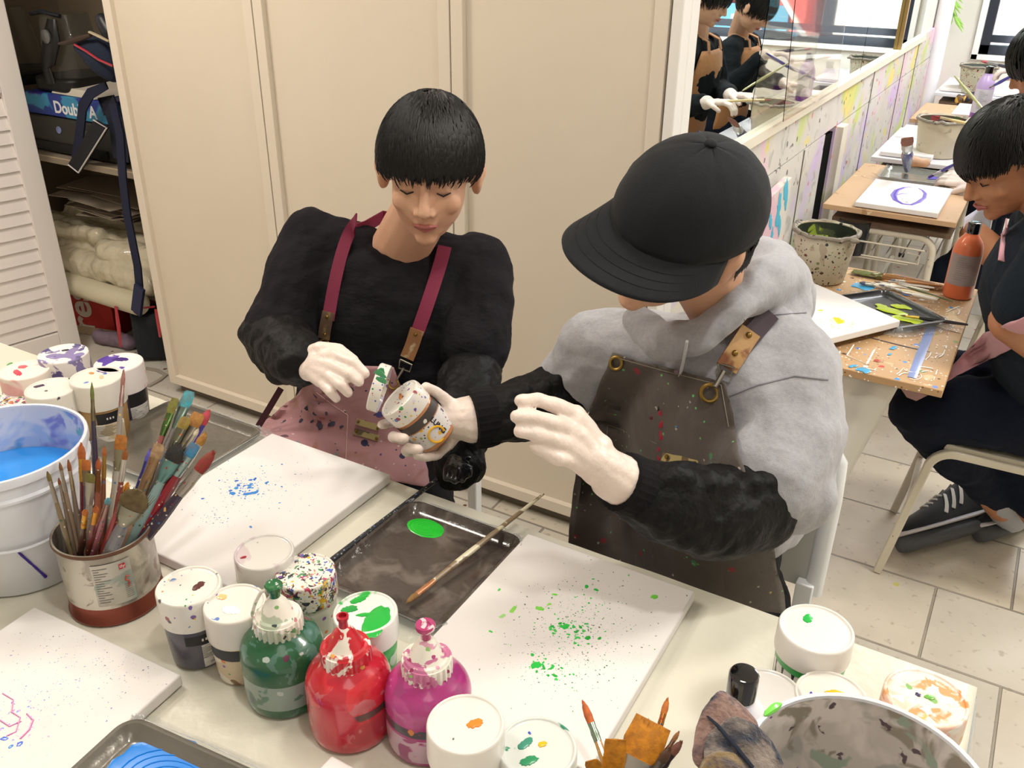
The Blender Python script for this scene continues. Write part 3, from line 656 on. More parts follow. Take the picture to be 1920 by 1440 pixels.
def arcband(mb, r, z0, z1, a0, a1, n=14, mi=0, rt=None):
    mb.lathe([(r, z0), (rt or r, z1)], n=n, a0=a0, a1=a1, mi=mi); return mb
def jar(label, px, py, zt, r, body, lid, strip=None, lab=None, drops=(), taper=.9, lidf=.40, h=None, lid_r=1.05, glyph=False, band=None, pos=None, group=None, barcode=False):
    c = AZ(px, py, zt) if pos is None else np.array(pos); h = zt-ZT-.001; az = facing(c)
    t = thing('paint_jar', label, 'paint jar', (c[0], c[1], ZT+.001), group=group)
    zl = h*(1-lidf)
    MB().lathe([(.001, 0), (r*taper-.004, 0), (r*taper, .004), (r*.97, zl*.7), (r*.98, zl-.004), (r*.92, zl), (r*.92, zl+.006)], 44).build('container', body, t)
    L_ = r*lid_r
    MB().lathe([(r*.8, zl-.0005), (L_, zl), (L_+.0006, zl+.004), (L_, h-.0035), (L_-.0003, h-.0018), (L_-.0012, h-.0004), (L_-.0022, h), (L_-.0036, h-.0004), (L_-.0042, h-.0018), (L_-.0048, h-.0022), (L_-.008, h-.0022), (.0005, h-.0022)], 48).build('lid', lid, t, ang=60)
    rb = lambda z: r*taper+(r*.97-r*taper)*min(1, z/(zl*.7))+.0004
    if strip:
        z0, z1 = zl*strip[1], zl*strip[2]
        mb = MB(); arcband(mb, rb(z0)+.0002, z0, z1, az-strip[3], az+strip[4], rt=rb(z1)+.0002); mb.build('label_strip', strip[0], t, fix=False)
    if lab:
        z0, z1 = zl*lab[1], zl*lab[2]; mb = MB(); arcband(mb, rb(z0)+.0003, z0, z1, az-lab[3], az+lab[4], rt=rb(z1)+.0003); lo = mb.build('label_patch', lab[0], t, fix=False)
        mb = MB(); rr = random.Random(int(px))
        if barcode:
            for k in range(9):
                a = az+lab[4]*.35+k*.03; arcband(mb, rb(z0)+.0007, z0+.004, z0+.012, a, a+.012, 1, rt=rb(z0)+.0007)
        zz = z1-.003
        while zz > z0+(.014 if barcode else .003):
            arcband(mb, rb(zz)+.0007, zz-.0006, zz, az-lab[3]*.9, az+lab[4]*(.2+.6*rr.random()), 8); zz -= .0022
        mb.build('print', M_print if barcode else mat('faint print', '#8b8988', .6), lo, fix=False)
    if glyph:
        z0 = zl*(strip[1]+strip[2])/2; mb = MB()
        for k in (-1, 0, 1): arcband(mb, rb(z0)+.0008, z0-.002, z0+.002, az+strip[4]*.3+k*.12-.03, az+strip[4]*.3+k*.12+.03, 2)
        mb.build('print', M_label, t, fix=False)
    if band:
        z0, z1 = zl*band[1], zl*band[2]; MB().lathe([(rb(z0)+.0006, z0), (rb(z1)+.0006, z1)], 40, caps=False).build('colour_band', band[0], t, fix=False)
    rr = random.Random(int(px*3+py))
    for dx, dy, s_, col, el in drops:
        P = AZ(dx, dy, zt)-c; mb = MB(); blob(mb, (P[0], P[1], h-.0022), s_, rr, .0014, el, rr.random()*3, n=26, j=.22 if s_ > .008 else .30); mb.build('paint_drop', paint(col), t, fix=False)
    return t
B = lambda n, c, lay=(), **k: mat(n, c, .3, coat=.4, layers=list(lay), **k)
PI = math.pi
jar('paint jar of dark slate colour with a brown drop on its splattered lid', 353, 1097, .83, .0375, B('slate', '#4f4d5b'), M_lidspl, strip=(M_strip, .66, .88, .45, .80), lab=(M_label, .08, .64, -.05, .80), drops=[(372, 1096, .0055, '#5a2f2c', 1.5)], glyph=True, barcode=True)
jar('dirty beige paint jar with a peach drop and a white flake on its lid', 440, 1130, .827, .0355, mat('beige body', '#cdbb9f', .35, coat=.3, layers=[('smear', '#7a5a3a', 22, .42), ('smear', '#e2dccf', 30, .42), ('multi', MULTI, 90, .4)]), M_lid, strip=(mat('charcoal strip', '#33343c', .4), .70, .95, 1.4, 1.4), drops=[(416, 1117, .005, '#eec083', 1.2), (402, 1112, .003, '#7a4fc0', 1.1), (432, 1142, .0065, '#fbf9f5', 1.9)], glyph=False)
jar('milky-lidded cream paint jar at the corner of the blue-splattered canvas', 495, 1033, .825, .037, B('cream body', '#d8d2b4', [('dot', '#c9b83a', 40, .2), ('dot', '#4f7fb0', 60, .2)]), M_lidclear, drops=[(456, 1043, .0025, '#a0243a', 1.4)])
jar('paint jar whose lid is crusted all over with multicoloured splatter', 573, 1070, .815, .0365, mat('splattered body', '#d5d0c2', .35, coat=.3, layers=[('multi', MULTI, 90, .8)]), M_lidmulti)
jar('open-looking paint jar with bright green paint smeared over the lid behind the red bottle', 685, 1146, .812, .0375, B('green smeared body', '#c5d6c8', [('smear', '#2fae4f', 20, .52)]), M_lidgreen, drops=[(705, 1164, .017, '#25b545', 1.5), (672, 1122, .006, '#25b545', 1.8), (655, 1140, .007, '#2aa54a', 1.3), (690, 1150, .004, '#25b545', 3)])
jar('white-lidded jar with a single orange drop in front of the magenta bottle', 873, 1355, .83, .0385, B('pale body', '#e9dfd2'), M_lidclean, drops=[(891, 1354, .0062, '#ee8a33', 1.25), (850, 1383, .001, '#777777', 1)], band=(paint('#dd8a58'), .80, .99))
jar('paint jar with milky lid rimmed in green and teal, yellow and blue drops', 1008, 1400, .80, .0395, B('milky body', '#dfe5dd', [('smear', '#7fc79a', 15, .45)]), M_lidteal, drops=[(1017, 1393, .0042, '#e3bb22', 1), (985, 1392, .0055, '#3f8f78', 1.6), (992, 1424, .0058, '#2f8f60', 1.5), (993, 1372, .0016, '#3a52c0', 1)])
jar('white-lidded jar with a green drop and green band at the right of the table', 1531, 1177, .825, .0415, B('white body', '#e4e1dc'), M_lidclean, strip=(M_strip, .30, .86, 2.6, 2.6), drops=[(1515, 1157, .0058, '#22b84a', 1.2)], band=(paint('#35a852'), .84, .99), lidf=.34)
jar('milky pinkish-white jar half behind the black-capped bottle', 1440, 1300, .80, .038, B('milky white', '#e9e2e2'), M_lidclear)
jar('paint jar with a yellow drop in the middle of its lid, behind the grey-lined bucket', 1560, 1305, .80, .0385, B('pale yellow body', '#e8ddb8', [('smear', '#d9a82f', 18, .45)]), M_lid, drops=[(1566, 1298, .0052, '#ecb81a', 2.0), (1549, 1304, .0006, '#bbb6ae', 1), (1521, 1297, .0015, '#4a3fb0', 1)])
jar('orange-smeared paint jar near the right end of the table', 1737, 1306, .822, .0415, mat('orange smeared body', '#e7cdbc', .4, layers=[('smear', '#d9895c', 20, .47), ('smear', '#eee6dc', 28, .42)]), M_lidorange, drops=[(1722, 1300, .0025, '#3a2f5a', 1.2), (1744, 1305, .004, '#6fb04a', 1.3)])
jar('pale jar with green flecked lid between the bucket and the orange-smeared jar', 1700, 1372, .795, .0385, B('pale green body', '#dfe2d6'), mat('green flecked lid', '#eceee4', .35, layers=[('smear', '#8fd0a8', 24, .36), ('dot', '#4f8f5a', 70, .2)]))
jar('cream-lidded jar with pink and red smears at the left edge of the photo', 45, 693, .83, .041, B('white body 2', '#e3dcd3', [('dot', '#4a4fb0', 50, .2)]), mat('pink smeared lid', '#efe3d8', .4, layers=[('smear', '#e7b3b0', 15, .42), ('dot', '#3f8f5a', 60, .06)]), drops=[(42, 686, .006, '#e0606a', 1.6), (33, 697, .0065, '#cf3f55', 2.0), (18, 681, .0045, '#4f9a4a', 1.3)])
jar('paint jar with purple-smeared lid, farthest back of the jars at the left', 118, 662, .838, .0425, B('white body 3', '#e2dcda', [('smear', '#6f66a0', 22, .40)]), M_lidpurple, lidf=.6, drops=[(122, 655, .004, '#241f2c', 1.5)])
jar('cream-lidded jar with dark specks behind the rim of the blue water bucket', 95, 727, .83, .041, B('white body 4', '#dfd9cf', [('dot', '#2f3340', 50, .2)]), M_lid, drops=[(73, 722, .005, '#4a3350', 1.6), (86, 731, .0022, '#5a5540', 1.2)])
jar('gold-brown paint jar with a cream lid and a black label strip', 180, 706, .838, .0425, B('gold brown', '#a9834f'), M_lid, strip=(M_strip, .60, .92, .35, .65), lab=(mat('amber label', '#d5c3a4', .4, layers=[('smear', '#c9ab2f', 14, .42), ('smear', '#efe9df', 22, .44)]), .05, .60, .5, .8), drops=[(171, 698, .0035, '#d9924a', 1.4), (190, 705, .004, '#e5c49a', 1.7)], glyph=True, lidf=.42, barcode=True)
jar('dark violet paint jar with a purple smear on its lid and a white label', 222, 679, .838, .041, B('violet body', '#38334f'), mat('lid with violet', '#ece4e2', .4, layers=[('smear', '#5a3fa0', 20, .37), ('smear', '#e6c3c9', 14, .36)]), strip=(M_strip, .60, .95, -.1, 1.1), lab=(M_label, .10, .58, -.1, 1.1), drops=[(226, 672, .0075, '#4a2f80', 2.0)], lidf=.42)
jar('jar crusted with multicoloured dried paint at the left edge behind the bucket', 22, 752, .80, .043, mat('crusted body', '#cfc6b0', .5, layers=[('multi', MULTI, 60, .7)]), M_lidmulti)

# ---- squat bottles with ribbed caps
def squat_bottle(label, c, body, capm, nozzle, r=.049, hb=.099, extra=None, twist=0):
    t = thing('paint_bottle', label, 'paint bottle', (c[0], c[1], ZT+.001), (0, 0, twist))
    MB().lathe([(.001, 0), (r*.88, 0), (r*.95, .002), (r*.985, .007), (r, .016), (r, hb*.70), (r*.99, hb*.75), (r*.955, hb*.81), (r*.88, hb*.88), (r*.76, hb*.94), (r*.62, hb*.99), (r*.56, hb+.003)], 56).build('body', body, t)
    mb = MB(); n = 72; rc = .0275; z0, z1 = hb-.003, hb+.020; V = []
    for z, o in ((z0, 0), (z0+.001, 1), (z1-.003, 1), (z1, 0)):
        for i in range(n):
            a = 2*PI*i/n; q = rc+(.0012 if (i % 3) else -.0008)*o; V.append((q*math.cos(a), q*math.sin(a), z))
    F = [(j*n+i, j*n+(i+1) % n, (j+1)*n+(i+1) % n, (j+1)*n+i) for j in range(3) for i in range(n)]+[tuple(reversed(range(n))), tuple(3*n+i for i in range(n))]
    mb.add(V, F); mb.lathe([(.001, z1-.001), (rc-.001, z1-.001), (rc-.003, z1+.003), (rc*.80, z1+.0045), (rc*.74, z1+.0035), (rc*.68, z1+.006), (.013, z1+.019), (.008, z1+.026), (.0065, z1+.028), (.001, z1+.028)], 40)
    capo = mb.build('cap', capm, t, ang=28)
    zt = z1+.027
    if nozzle == 'narrow': MB().lathe([(.0055, zt-.004), (.0048, zt+.010), (.0066, zt+.012), (.0068, zt+.016), (.0045, zt+.0165), (.004, zt+.012), (.0002, zt+.012)], 24).build('nozzle', extra, t)
    if nozzle == 'disc': MB().lathe([(.0062, zt-.004), (.005, zt+.010), (.0055, zt+.013), (.0105, zt+.0145), (.0112, zt+.018), (.0105, zt+.020), (.006, zt+.019), (.005, zt+.0175), (.0002, zt+.0175)], 28).build('nozzle', extra, t)
    if nozzle == 'strap':
        MB().lathe([(.0062, zt-.004), (.006, zt+.010), (.0098, zt+.012), (.0105, zt+.017), (.0092, zt+.0185), (.006, zt+.016), (.0002, zt+.0155)], 28).build('nozzle', extra, t)
        pts = [(-.002, -.004, zt+.013), (-.014, -.007, zt+.006), (-.023, -.010, zt-.012), (-.0295, -.011, zt-.030), (-.030, -.009, zt-.046), (-.024, -.019, zt-.052), (-.016, -.0255, zt-.050)]
        MB().tube(pts, .0022, 8).build('strap', capm, t)
    return t, z1
capw = lambda n, cols, k=.5, base='#ebe7dc': mat(n, base, .35, coat=.4, layers=[('smear', cols[0], 34, .42), ('smear', cols[1], 46, .36), ('multi', cols, 110, k)], bump=(90, .0006))
gb = AZ(540, 1308, ZT); gb = (-.640, .573); rb_ = (-.540, .574); mb_ = (-.452, .606)
tg, z1 = squat_bottle('dark green squat paint bottle with a ribbed cap and a looped strap on its nozzle', gb, mat('green paint bottle', '#1f5a3a', .25, coat=.6, layers=[('smear', '#2c6b48', 9, .5), ('zband', '#8a9c96', .016, .052), ('smear', '#4a7566', 45, .44), ('multi', ['#5a2f45', '#24503f', '#7a3a5a', '#b5bfba'], 70, .20), ('smear', '#1f3550', 11, .33), ('dot', '#3fae5f', 60, .08)]), capw('green dirty cap', ['#b9c4ae', '#4f8f5a', '#2c3a38', '#c98a8a', '#7fb06a'], .4), 'strap', extra=mat('green nozzle', '#2a6a3f', .25, coat=.5))
tr, z1 = squat_bottle('bright red squat paint bottle with a paint-covered ribbed cap', rb_, mat('red paint bottle', '#c01c2c', .22, coat=.7, layers=[('smear', '#d9303c', 18, .5, '', .05), ('zband', '#b5263a', .0, .045), ('smear', '#c9606a', 36, .40), ('zband', '#5f3a3a', .050, .060), ('smear', '#c4243a', 17, .50), ('smear', '#d98a86', 24, .335)]), capw('red dirty cap', ['#ece4da', '#d8404a', '#b8404a', '#d9a050', '#4a5fc0'], .5, '#c4222f'), 'narrow', extra=paint('#b01c30'))
tm_, z1 = squat_bottle('magenta squat paint bottle with a white ribbed cap and disc nozzle', mb_, mat('magenta paint bottle', '#a8347a', .25, coat=.6, layers=[('smear', '#b8458a', 8, .5), ('zband', '#c9a9bd', .008, .042), ('smear', '#a2447c', 26, .44), ('zband', '#4a4550', .046, .058), ('smear', '#a03a78', 20, .42), ('dot', '#d98a4a', 40, .06)]), capw('magenta dirty cap', ['#c9789f', '#d9a0b8', '#b04a80', '#8fc070', '#a8346a'], .55), 'disc', extra=mat('pink nozzle', '#e6c8cf', .3, coat=.4, layers=[('smear', '#b03a70', 60, .5)]))
mb = MB(); P = AZ(788, 1222, ZT+.128)-np.array(tm_.location); blob(mb, P+np.array([0, 0, .002]), .0065, rr, .005, 1.1, 0, n=16, j=.1); mb.build('paint_drop', paint('#8f2350'), tm_, fix=False)

# ---- bottle with a glossy black cap
def round_bottle(label, c, z, bodym, capm, r=.024, hb=.12, rc=.0155, hc=.032, labm=None, s=1.0):
    t = thing('paint_bottle', label, 'paint bottle', (c[0], c[1], z))
    MB().lathe([(.001, 0), (r*.95, 0), (r, .004), (r, hb*.72), (r*.95, hb*.80), (r*.80, hb*.88), (r*.55, hb*.95), (r*.42, hb), (r*.42, hb+.006)], 36).build('body', bodym, t)
    MB().lathe([(rc*.9, hb), (rc, hb+.001), (rc*1.0, hb+hc-.003), (rc*.9, hb+hc-.0006), (rc*.75, hb+hc), (.0005, hb+hc)], 36).build('cap', capm, t)
    if labm:
        a = facing(c); mb = MB(); arcband(mb, r+.0005, hb*.22, hb*.70, a-1.1, a+1.2, 20); l_ = mb.build('label_patch', labm, t, fix=False)
        mb = MB(); zz = hb*.66
        while zz > hb*.3: arcband(mb, r+.0009, zz-.0008*s, zz, a-.5, a+.2+.3*math.sin(zz*900), 6); zz -= .0035*s
        mb.build('print', mat('faint text', '#8a8488', .6), l_, fix=False)
    return t
M_capblack = mat('glossy black cap', '#08090b', .08, coat=1.0)
P = AZ(1396, 1262, ZT+.155)
round_bottle('white squeeze bottle with a glossy black cap in front of the milky jar', P, ZT+.001, mat('white squeeze bottle', '#e9e8ee', .3, coat=.3, layers=[('smear', '#b9bde0', 20, .36)]), M_capblack, r=.031, hb=.122, rc=.0155, hc=.033)

# ---- water buckets
M_bucket = mat('white bucket plastic', '#dfe2ea', .3, coat=.3, sss=0, layers=[('dot', '#3f5f8a', 40, .04)])
def inside(n, lay, c='#d3d6e4'): return mat(n, c, .35, coat=.3, layers=lay)
def bucket(label, c, z, r, rb, h, mo, mi_, wz, wm, name='paint_water_bucket', rim=True, handle=None, n=56, th=.003, cat='bucket', ribs=True):
    t = thing(name, label, cat, (c[0], c[1], z))
    R_ = lambda q: rb+(r-rb)*q/h
    pr = [(.001, 0), (rb-.003, 0), (rb, .003)]
    if ribs: pr += [(R_(h*.80), h*.80), (R_(h*.80)+.004, h*.805), (R_(h*.825)+.004, h*.825), (R_(h*.83), h*.84), (R_(h*.93), h*.93), (R_(h*.93)+.004, h*.935)]
    pr += [(r+.003, h-.004), (r+.002, h-.001), (r, h), (r-th+.0005, h-.001), (r-th, h-.004)]
    pi_ = [(r-th, h-.004), (R_(h*.3)-th, h*.3), (rb-th, .006), (.001, .005)]
    mb = MB().lathe(pr, n, caps=False); mb.lathe(pi_, n, mi=1, caps=False); mb.build('shell', [mo, mi_], t, fix=False, ang=40)
    if wz: MB().lathe([(.0005, wz), (R_(wz)-th-.0002, wz)], n, caps=False).build('paint_water', wm, t, fix=False)
    return t
M_water = mat('blue paint water', '#2b93ea', .08, coat=.8, bump=(8, .001))
c_ = AZ(57, 1045, ZT)
t = bucket('large white bucket of bright blue paint water at the left edge', c_, ZT+.001, .112, .092, .196, M_bucket, inside('bucket inside blue stains', [('smear', '#b3c4e6', 12, .52, '', .04), ('smear', '#6fa6dc', 16, .40, '', .03), ('smear', '#8f8fd0', 18, .41, '', .03), ('smear', '#6fb8b8', 22, .33, '', .02)], '#dcdde8'), .128, M_water)
mb = MB(); a0 = facing(c_)
mb.tube([((.1010-.0008*k)*math.cos(a0-.12+.03*k), (.1010-.0008*k)*math.sin(a0-.12+.03*k), .078-.007*k) if k < 9 else (.0940*math.cos(a0+.12), .0940*math.sin(a0+.12), .014) for k in range(9)], [.0012, .0018, .0016, .0018, .0014, .0018, .0016, .0018, .0025], 8)
mb.build('purple_drip', paint('#3a1f8a'), t)
mb = MB(); mb.tube([(.1065*math.cos(a), .1065*math.sin(a), .088+.004*math.sin(3*a)) for a in np.linspace(a0-1.2, a0+1.9, 26)], .0022, 8)
mb.build('handle', M_bucket, t)
c_ = AZ(1642, 1482, ZT+.17); c_[0] -= .006
t = bucket('large white bucket with grey-stained inside at the near right of the table', c_, ZT+.001, .106, .088, .172, M_bucket, inside('bucket inside grey stains', [('smear', '#c6beb8', 14, .56, '', .06), ('smear', '#a5a4a0', 20, .46, '', .05), ('smear', '#928a7c', 26, .39, '', .03), ('smear', '#93a393', 22, .37, '', .02), ('smear', '#5a4a50', 34, .33), ('smear', '#7a4fa0', 30, .29)], '#dcd4ce'), None, None)
mb = MB(); a = math.radians(150)
mb.tube([(.1055*math.cos(a+.04*k), .1055*math.sin(a+.04*k), .1725) for k in range(7)], [.001, .003, .004, .004, .0035, .003, .001], 8); mb.build('green_paint_smear', paint('#7fe05a'), t)

# ---- tin can with brushes
cc = AZ(222, 1120, ZT); RC, HC = .0635, .118
t = thing('tin_can', 'old metal coffee tin with a red-brown base band, full of used brushes', 'can', (cc[0], cc[1], ZT+.001))
CC = np.array([cc[0], cc[1], ZT+.001])
M_tin = mat('tin', '#a69f94', .3, metal=.65, layers=[('smear', '#c9c4b8', 22, .50, '', .05), ('smear', '#8a7a6e', 40, .37, '', .03), ('zbelow', '#8a4a3c', .028, 0)], bump=(60, .0004))
MB().lathe([(.001, 0), (RC-.003, 0), (RC-.001, .002), (RC-.001, .005), (RC-.003, .007), (RC-.003, HC-.008), (RC-.0015, HC-.006), (RC, HC-.002), (RC-.001, HC), (RC-.003, HC-.001), (RC-.0035, HC-.006), (RC-.0045, .01), (.001, .008)], 60).build('can_body', M_tin, t, ang=50)
MB().lathe([(RC-.0002, HC-.001), (RC+.0008, HC-.004), (RC-.001, HC-.007)], 60, caps=False).build('rim_rust', mat('rusty rim', '#6a4a3a', .5, metal=.4), t, fix=False)
a = facing(cc); mb = MB(); arcband(mb, RC-.0024, .034, .100, a-.42, a+.38, 20); lb = mb.build('label_patch', mat('tin label', '#bdb9ae', .35, metal=.3, layers=[('smear', '#9fa8a0', 12, .45)]), t, fix=False)
mb = MB()
for k in range(15): arcband(mb, RC-.0020, .040+k*.0038, .0411+k*.0038, a-.38, a-.38+.22+.10*math.sin(k*2.3), 8)
for k in range(8): arcband(mb, RC-.0020, .040+k*.003, .0409+k*.003, a+.18, a+.33, 5)
mb.build('print', mat('tin print', '#7d7a74', .5), lb, fix=False)
mb = MB(); arcband(mb, RC-.0019, .087, .095, a+.14, a+.27, 4); lg = mb.build('red_logo', mat('logo red', '#b52a33', .4), lb, fix=False)
mb = MB(); wrap_text(mb, 'illy', .0062, RC-.0017, a+.205, .0912); mb.build('logo_lettering', M_lidclean, lg, fix=False)
mb = MB(); mb.tube([((RC-.0015)*math.cos(a+q), (RC-.0015)*math.sin(a+q), z) for q, z in ((.30, .072), (.24, .074), (.21, .069), (.27, .066), (.28, .061), (.25, .057))], .0009, 6); mb.build('red_logo', mat('logo red 2', '#b54a3a', .4), lb)

def can_brush(tx, ty, dep, rx, ry, cpos, rad, zr, *a_, **k):
    tip = AD(tx, ty, dep); rim = AZ(rx, ry, zr); d = rim-tip; zb = ZT+.012
    end = tip+d*((zb-tip[2])/d[2]); off = end[:2]-cpos[:2]; q = np.linalg.norm(off)
    if q > rad-.008:
        end[:2] = cpos[:2]+off/q*(rad-.008)
    return k.pop('lab'), tip, end
AM = '#b9742a'; DB = '#4a2f1f'
specs = [  # tip px, tip py, depth, rim px, rim py, half width, shape, bristle, ferrule, handle, bl, fl, hr, label
 (89, 885, 1.14, 128, 1018, .0032, 'round', '#6f6a35', '#9a948a', '#7a6a50', .012, .03, .0028, 'leftmost thin brush in the tin, olive tip'),
 (112, 868, 1.17, 134, 1012, .0026, 'round', '#7a5a35', '#a39c90', '#8a7560', .010, .03, .0026, 'thin brush with a brown tip, second from the left in the tin'),
 (110, 897, 1.15, 133, 1020, .0022, 'round', '#7a4a2a', '#8f887c', '#6a5a4a', .008, .024, .0022, 'shortest thin brush at the left of the tin'),
 (128, 863, 1.18, 141, 1010, .0030, 'round', '#8a4a25', '#b5a58a', '#8a7a6a', .014, .026, .0028, 'thin brush with a rust-brown pointed tip near the left of the tin'),
 (152, 832, 1.19, 147, 1008, .0058, 'round', '#b5602a', '#c79a45', '#6a1f24', .020, .030, .0045, 'orange round brush with a gold ferrule and dark red handle'),
 (172, 719, 1.24, 165, 1005, .0030, 'round', '#5a7a35', '#6a6048', '#2a1f35', .022, .030, .0032, 'tallest upright brush, green tip and dark violet handle'),
 (232, 694, 1.27, 192, 1003, .0034, 'round', '#9a6a60', '#a88a84', '#8a8278', .022, .030, .0034, 'tall upright brush with a dull pink tip'),
 (161, 862, 1.17, 155, 1015, .0060, 'flat', '#b5662c', '#7a6a55', '#4a3a50', .014, .02, .004, 'short flat orange brush in front of the tallest brush'),
 (169, 888, 1.15, 160, 1020, .0062, 'flat', '#6f6a35', '#a8a59a', '#8a8578', .012, .03, .0042, 'flat brush with an olive tip and clear grey handle'),
 (185, 860, 1.18, 170, 1012, .0042, 'round', '#a8552a', '#8a5a3a', '#9a5a45', .014, .03, .0036, 'round orange brush with a reddish ferrule left of centre in the tin'),
 (196, 838, 1.20, 180, 1008, .0034, 'round', '#a05a2a', '#b08a4a', '#7a4a35', .012, .03, .003, 'slim brush with a brown tip and brassy ferrule in the middle of the tin'),
 (228, 815, 1.20, 196, 1010, .0078, 'flat', '#b0702a', '#8a8670', '#a09c90', .020, .028, .0045, 'wide amber flat brush with a clear grey handle'),
 (236, 842, 1.17, 207, 1015, .0042, 'round', '#9a5a2a', '#c9c5bd', '#7a3a35', .014, .030, .0034, 'small amber brush with a long silver ferrule'),
 (160, 956, 1.11, 152, 1022, .0042, 'round', '#c2702a', '#d0962e', '#4a2a1f', .010, .030, .0036, 'short brush with a bright gold ferrule low in the tin'),
 (181, 950, 1.11, 168, 1024, .0042, 'round', '#b5602a', '#c98a2e', '#6a2f2a', .010, .026, .0036, 'second gold-ferruled short brush, right of the first'),
 (204, 934, 1.12, 178, 1022, .0046, 'round', '#5a9aa8', '#9a7a70', '#a0606a', .010, .026, .004, 'short brush with a teal tip low in the middle of the tin'),
 (240, 905, 1.14, 200, 1020, .0046, 'round', '#d98a2f', '#a8483f', '#9a3a38', .014, .024, .004, 'short brush with a yellow-orange tip beside the shaggy brush'),
 (262, 918, 1.13, 205, 1030, .0175, 'shaggy', '#6a5a38', '#8a8878', '#77757a', .030, .028, .0075, 'broad shaggy olive-brown brush with a wide grey handle'),
 (329, 746, 1.30, 228, 990, .0060, 'flat', '#6f7a2a', '#4f6a3a', '#8a4a48', .024, .034, .0042, 'brush with a yellow-green tip leaning right at the back of the tin'),
 (357, 733, 1.31, 236, 988, .0085, 'flat', '#2f9aa8', '#6a7a72', '#7a7470', .026, .034, .005, 'flat brush with a bright teal tip, highest of those leaning right'),
 (350, 782, 1.28, 236, 994, .0078, 'flat', '#8a7a2f', '#6a6a5a', '#5a5550', .018, .034, .005, 'flat brush with an olive-yellow tip leaning right'),
 (374, 774, 1.29, 243, 992, .0098, 'flat', '#a8752f', '#7a7468', '#8a8070', .022, .034, .0055, 'broad amber-tipped brush leaning right'),
 (392, 769, 1.31, 250, 990, .0082, 'round', '#b8304a', '#5f4fa0', '#5a3a6a', .024, .030, .005, 'red-tipped brush with violet paint on its ferrule, leaning right'),
 (372, 804, 1.26, 246, 998, .0036, 'round', '#cfc5a8', '#b9b5ac', '#8a7a6a', .010, .030, .003, 'slim brush with a pale worn tip leaning right'),
 (386, 812, 1.25, 252, 1000, .0068, 'round', '#a8772f', '#c0bcb2', '#7a2430', .018, .034, .005, 'amber round brush with a wine-red handle leaning right'),
 (367, 832, 1.23, 244, 1006, .0078, 'flat', '#2f86b0', '#9ab0b0', '#8a1f2c', .020, .030, .0062, 'blue-tipped brush with a thick dark red handle'),
 (338, 832, 1.22, 232, 1012, .0115, 'shaggy', '#141c1e', '#6f9a98', '#7f9a98', .026, .030, .006, 'fluffy black-tipped brush with a pale teal handle'),
 (402, 846, 1.22, 262, 1002, .0095, 'round', '#8a2a2c', '#a8a29c', '#3a2f3f', .034, .040, .0068, 'large dark red brush at the far right of the tin'),
 (300, 832, 1.22, 222, 1010, .0075, 'flat', '#a58a68', '#9a7f62', '#a08468', .020, .050, .0068, 'brush caked all over in tan dried paint'),
 (283, 842, 1.25, 218, 1004, .0050, 'round', '#4a4fb0', '#4a4a90', '#3f3f8a', .018, .040, .005, 'blue-violet stained brush behind the tan caked one'),
]
for s in specs:
    lab, tip, end = can_brush(s[0], s[1], s[2], s[3], s[4], CC, RC, ZT+HC, lab=s[13])
    brush(lab, tip, end, s[5], s[6], s[7], s[8], s[9], s[10], s[11], s[12], group='used brushes standing in the coffee tin')

# ---- near right: second pot of brushes and dirty rags
c2 = AZ(1192, 1462, ZT+.105); C2 = np.array([c2[0], c2[1], ZT+.001]); R2, H2 = .046, .080
t = thing('brush_pot', 'grey paint-stained pot of amber flat brushes at the near edge of the table', 'pot', tuple(C2))
MB().lathe([(.001, 0), (R2-.004, 0), (R2-.003, .003), (R2, H2-.002), (R2-.001, H2), (R2-.003, H2-.001), (R2-.006, .006), (.001, .005)], 40).build('pot_body', mat('pot', '#8a8580', .35, metal=.4, layers=[('multi', MULTI, 70, .4)]), t)
sp2 = [(1093, 1315, .98, 1140, 1405, .0050, 'round', '#c9662e', '#8a9a8a', '#b98a4a', .024, .020, .0042, 'round orange brush leaning left out of the near pot'),
 (1252, 1310, .96, 1225, 1405, .0040, 'round', '#c9742e', '#b5743a', '#b5743a', .016, .018, .0028, 'slim orange-tipped brush behind the wide amber brush'),
 (1155, 1385, .91, 1150, 1440, .0110, 'flat', '#d08a1e', '#a89a80', '#8a6a3a', .036, .022, .006, 'medium amber flat brush in the near pot'),
 (1226, 1352, .93, 1190, 1430, .0200, 'flat', '#cf861c', '#a8a49c', '#7a5a45', .040, .030, .007, 'widest amber flat brush with a silver ferrule in the near pot'),
 (1108, 1425, .90, 1120, 1450, .0080, 'flat', '#c9861e', '#b5a98f', '#9a7a4a', .020, .022, .005, 'short amber flat brush at the left of the near pot'),
 (1182, 1365, .95, 1180, 1425, .0022, 'round', '#5a4a48', '#4a4045', '#2a2530', .010, .02, .002, 'thin dark brush between the two wide amber ones'),
 (1273, 1372, .93, 1235, 1430, .0028, 'round', '#a0703f', '#8a6a55', '#6a4a3a', .010, .02, .003, 'thin brown brush leaning right out of the near pot'),
 (1278, 1390, .92, 1238, 1440, .0050, 'round', '#6a4038', '#3f3038', '#2f2530', .016, .02, .005, 'dark maroon brush at the right of the near pot'),
 (1256, 1404, .91, 1232, 1440, .0060, 'round', '#4a3a30', '#77706a', '#3a3038', .016, .02, .005, 'stubby black-brown brush low at the right of the near pot')]
for s in sp2:
    lab, tip, end = can_brush(s[0], s[1], s[2], s[3], s[4], C2, R2, ZT+H2, lab=s[13])
    brush(lab, tip, end, s[5], s[6], s[7], s[8], s[9], s[10], s[11], s[12], group='brushes standing in the near pot')
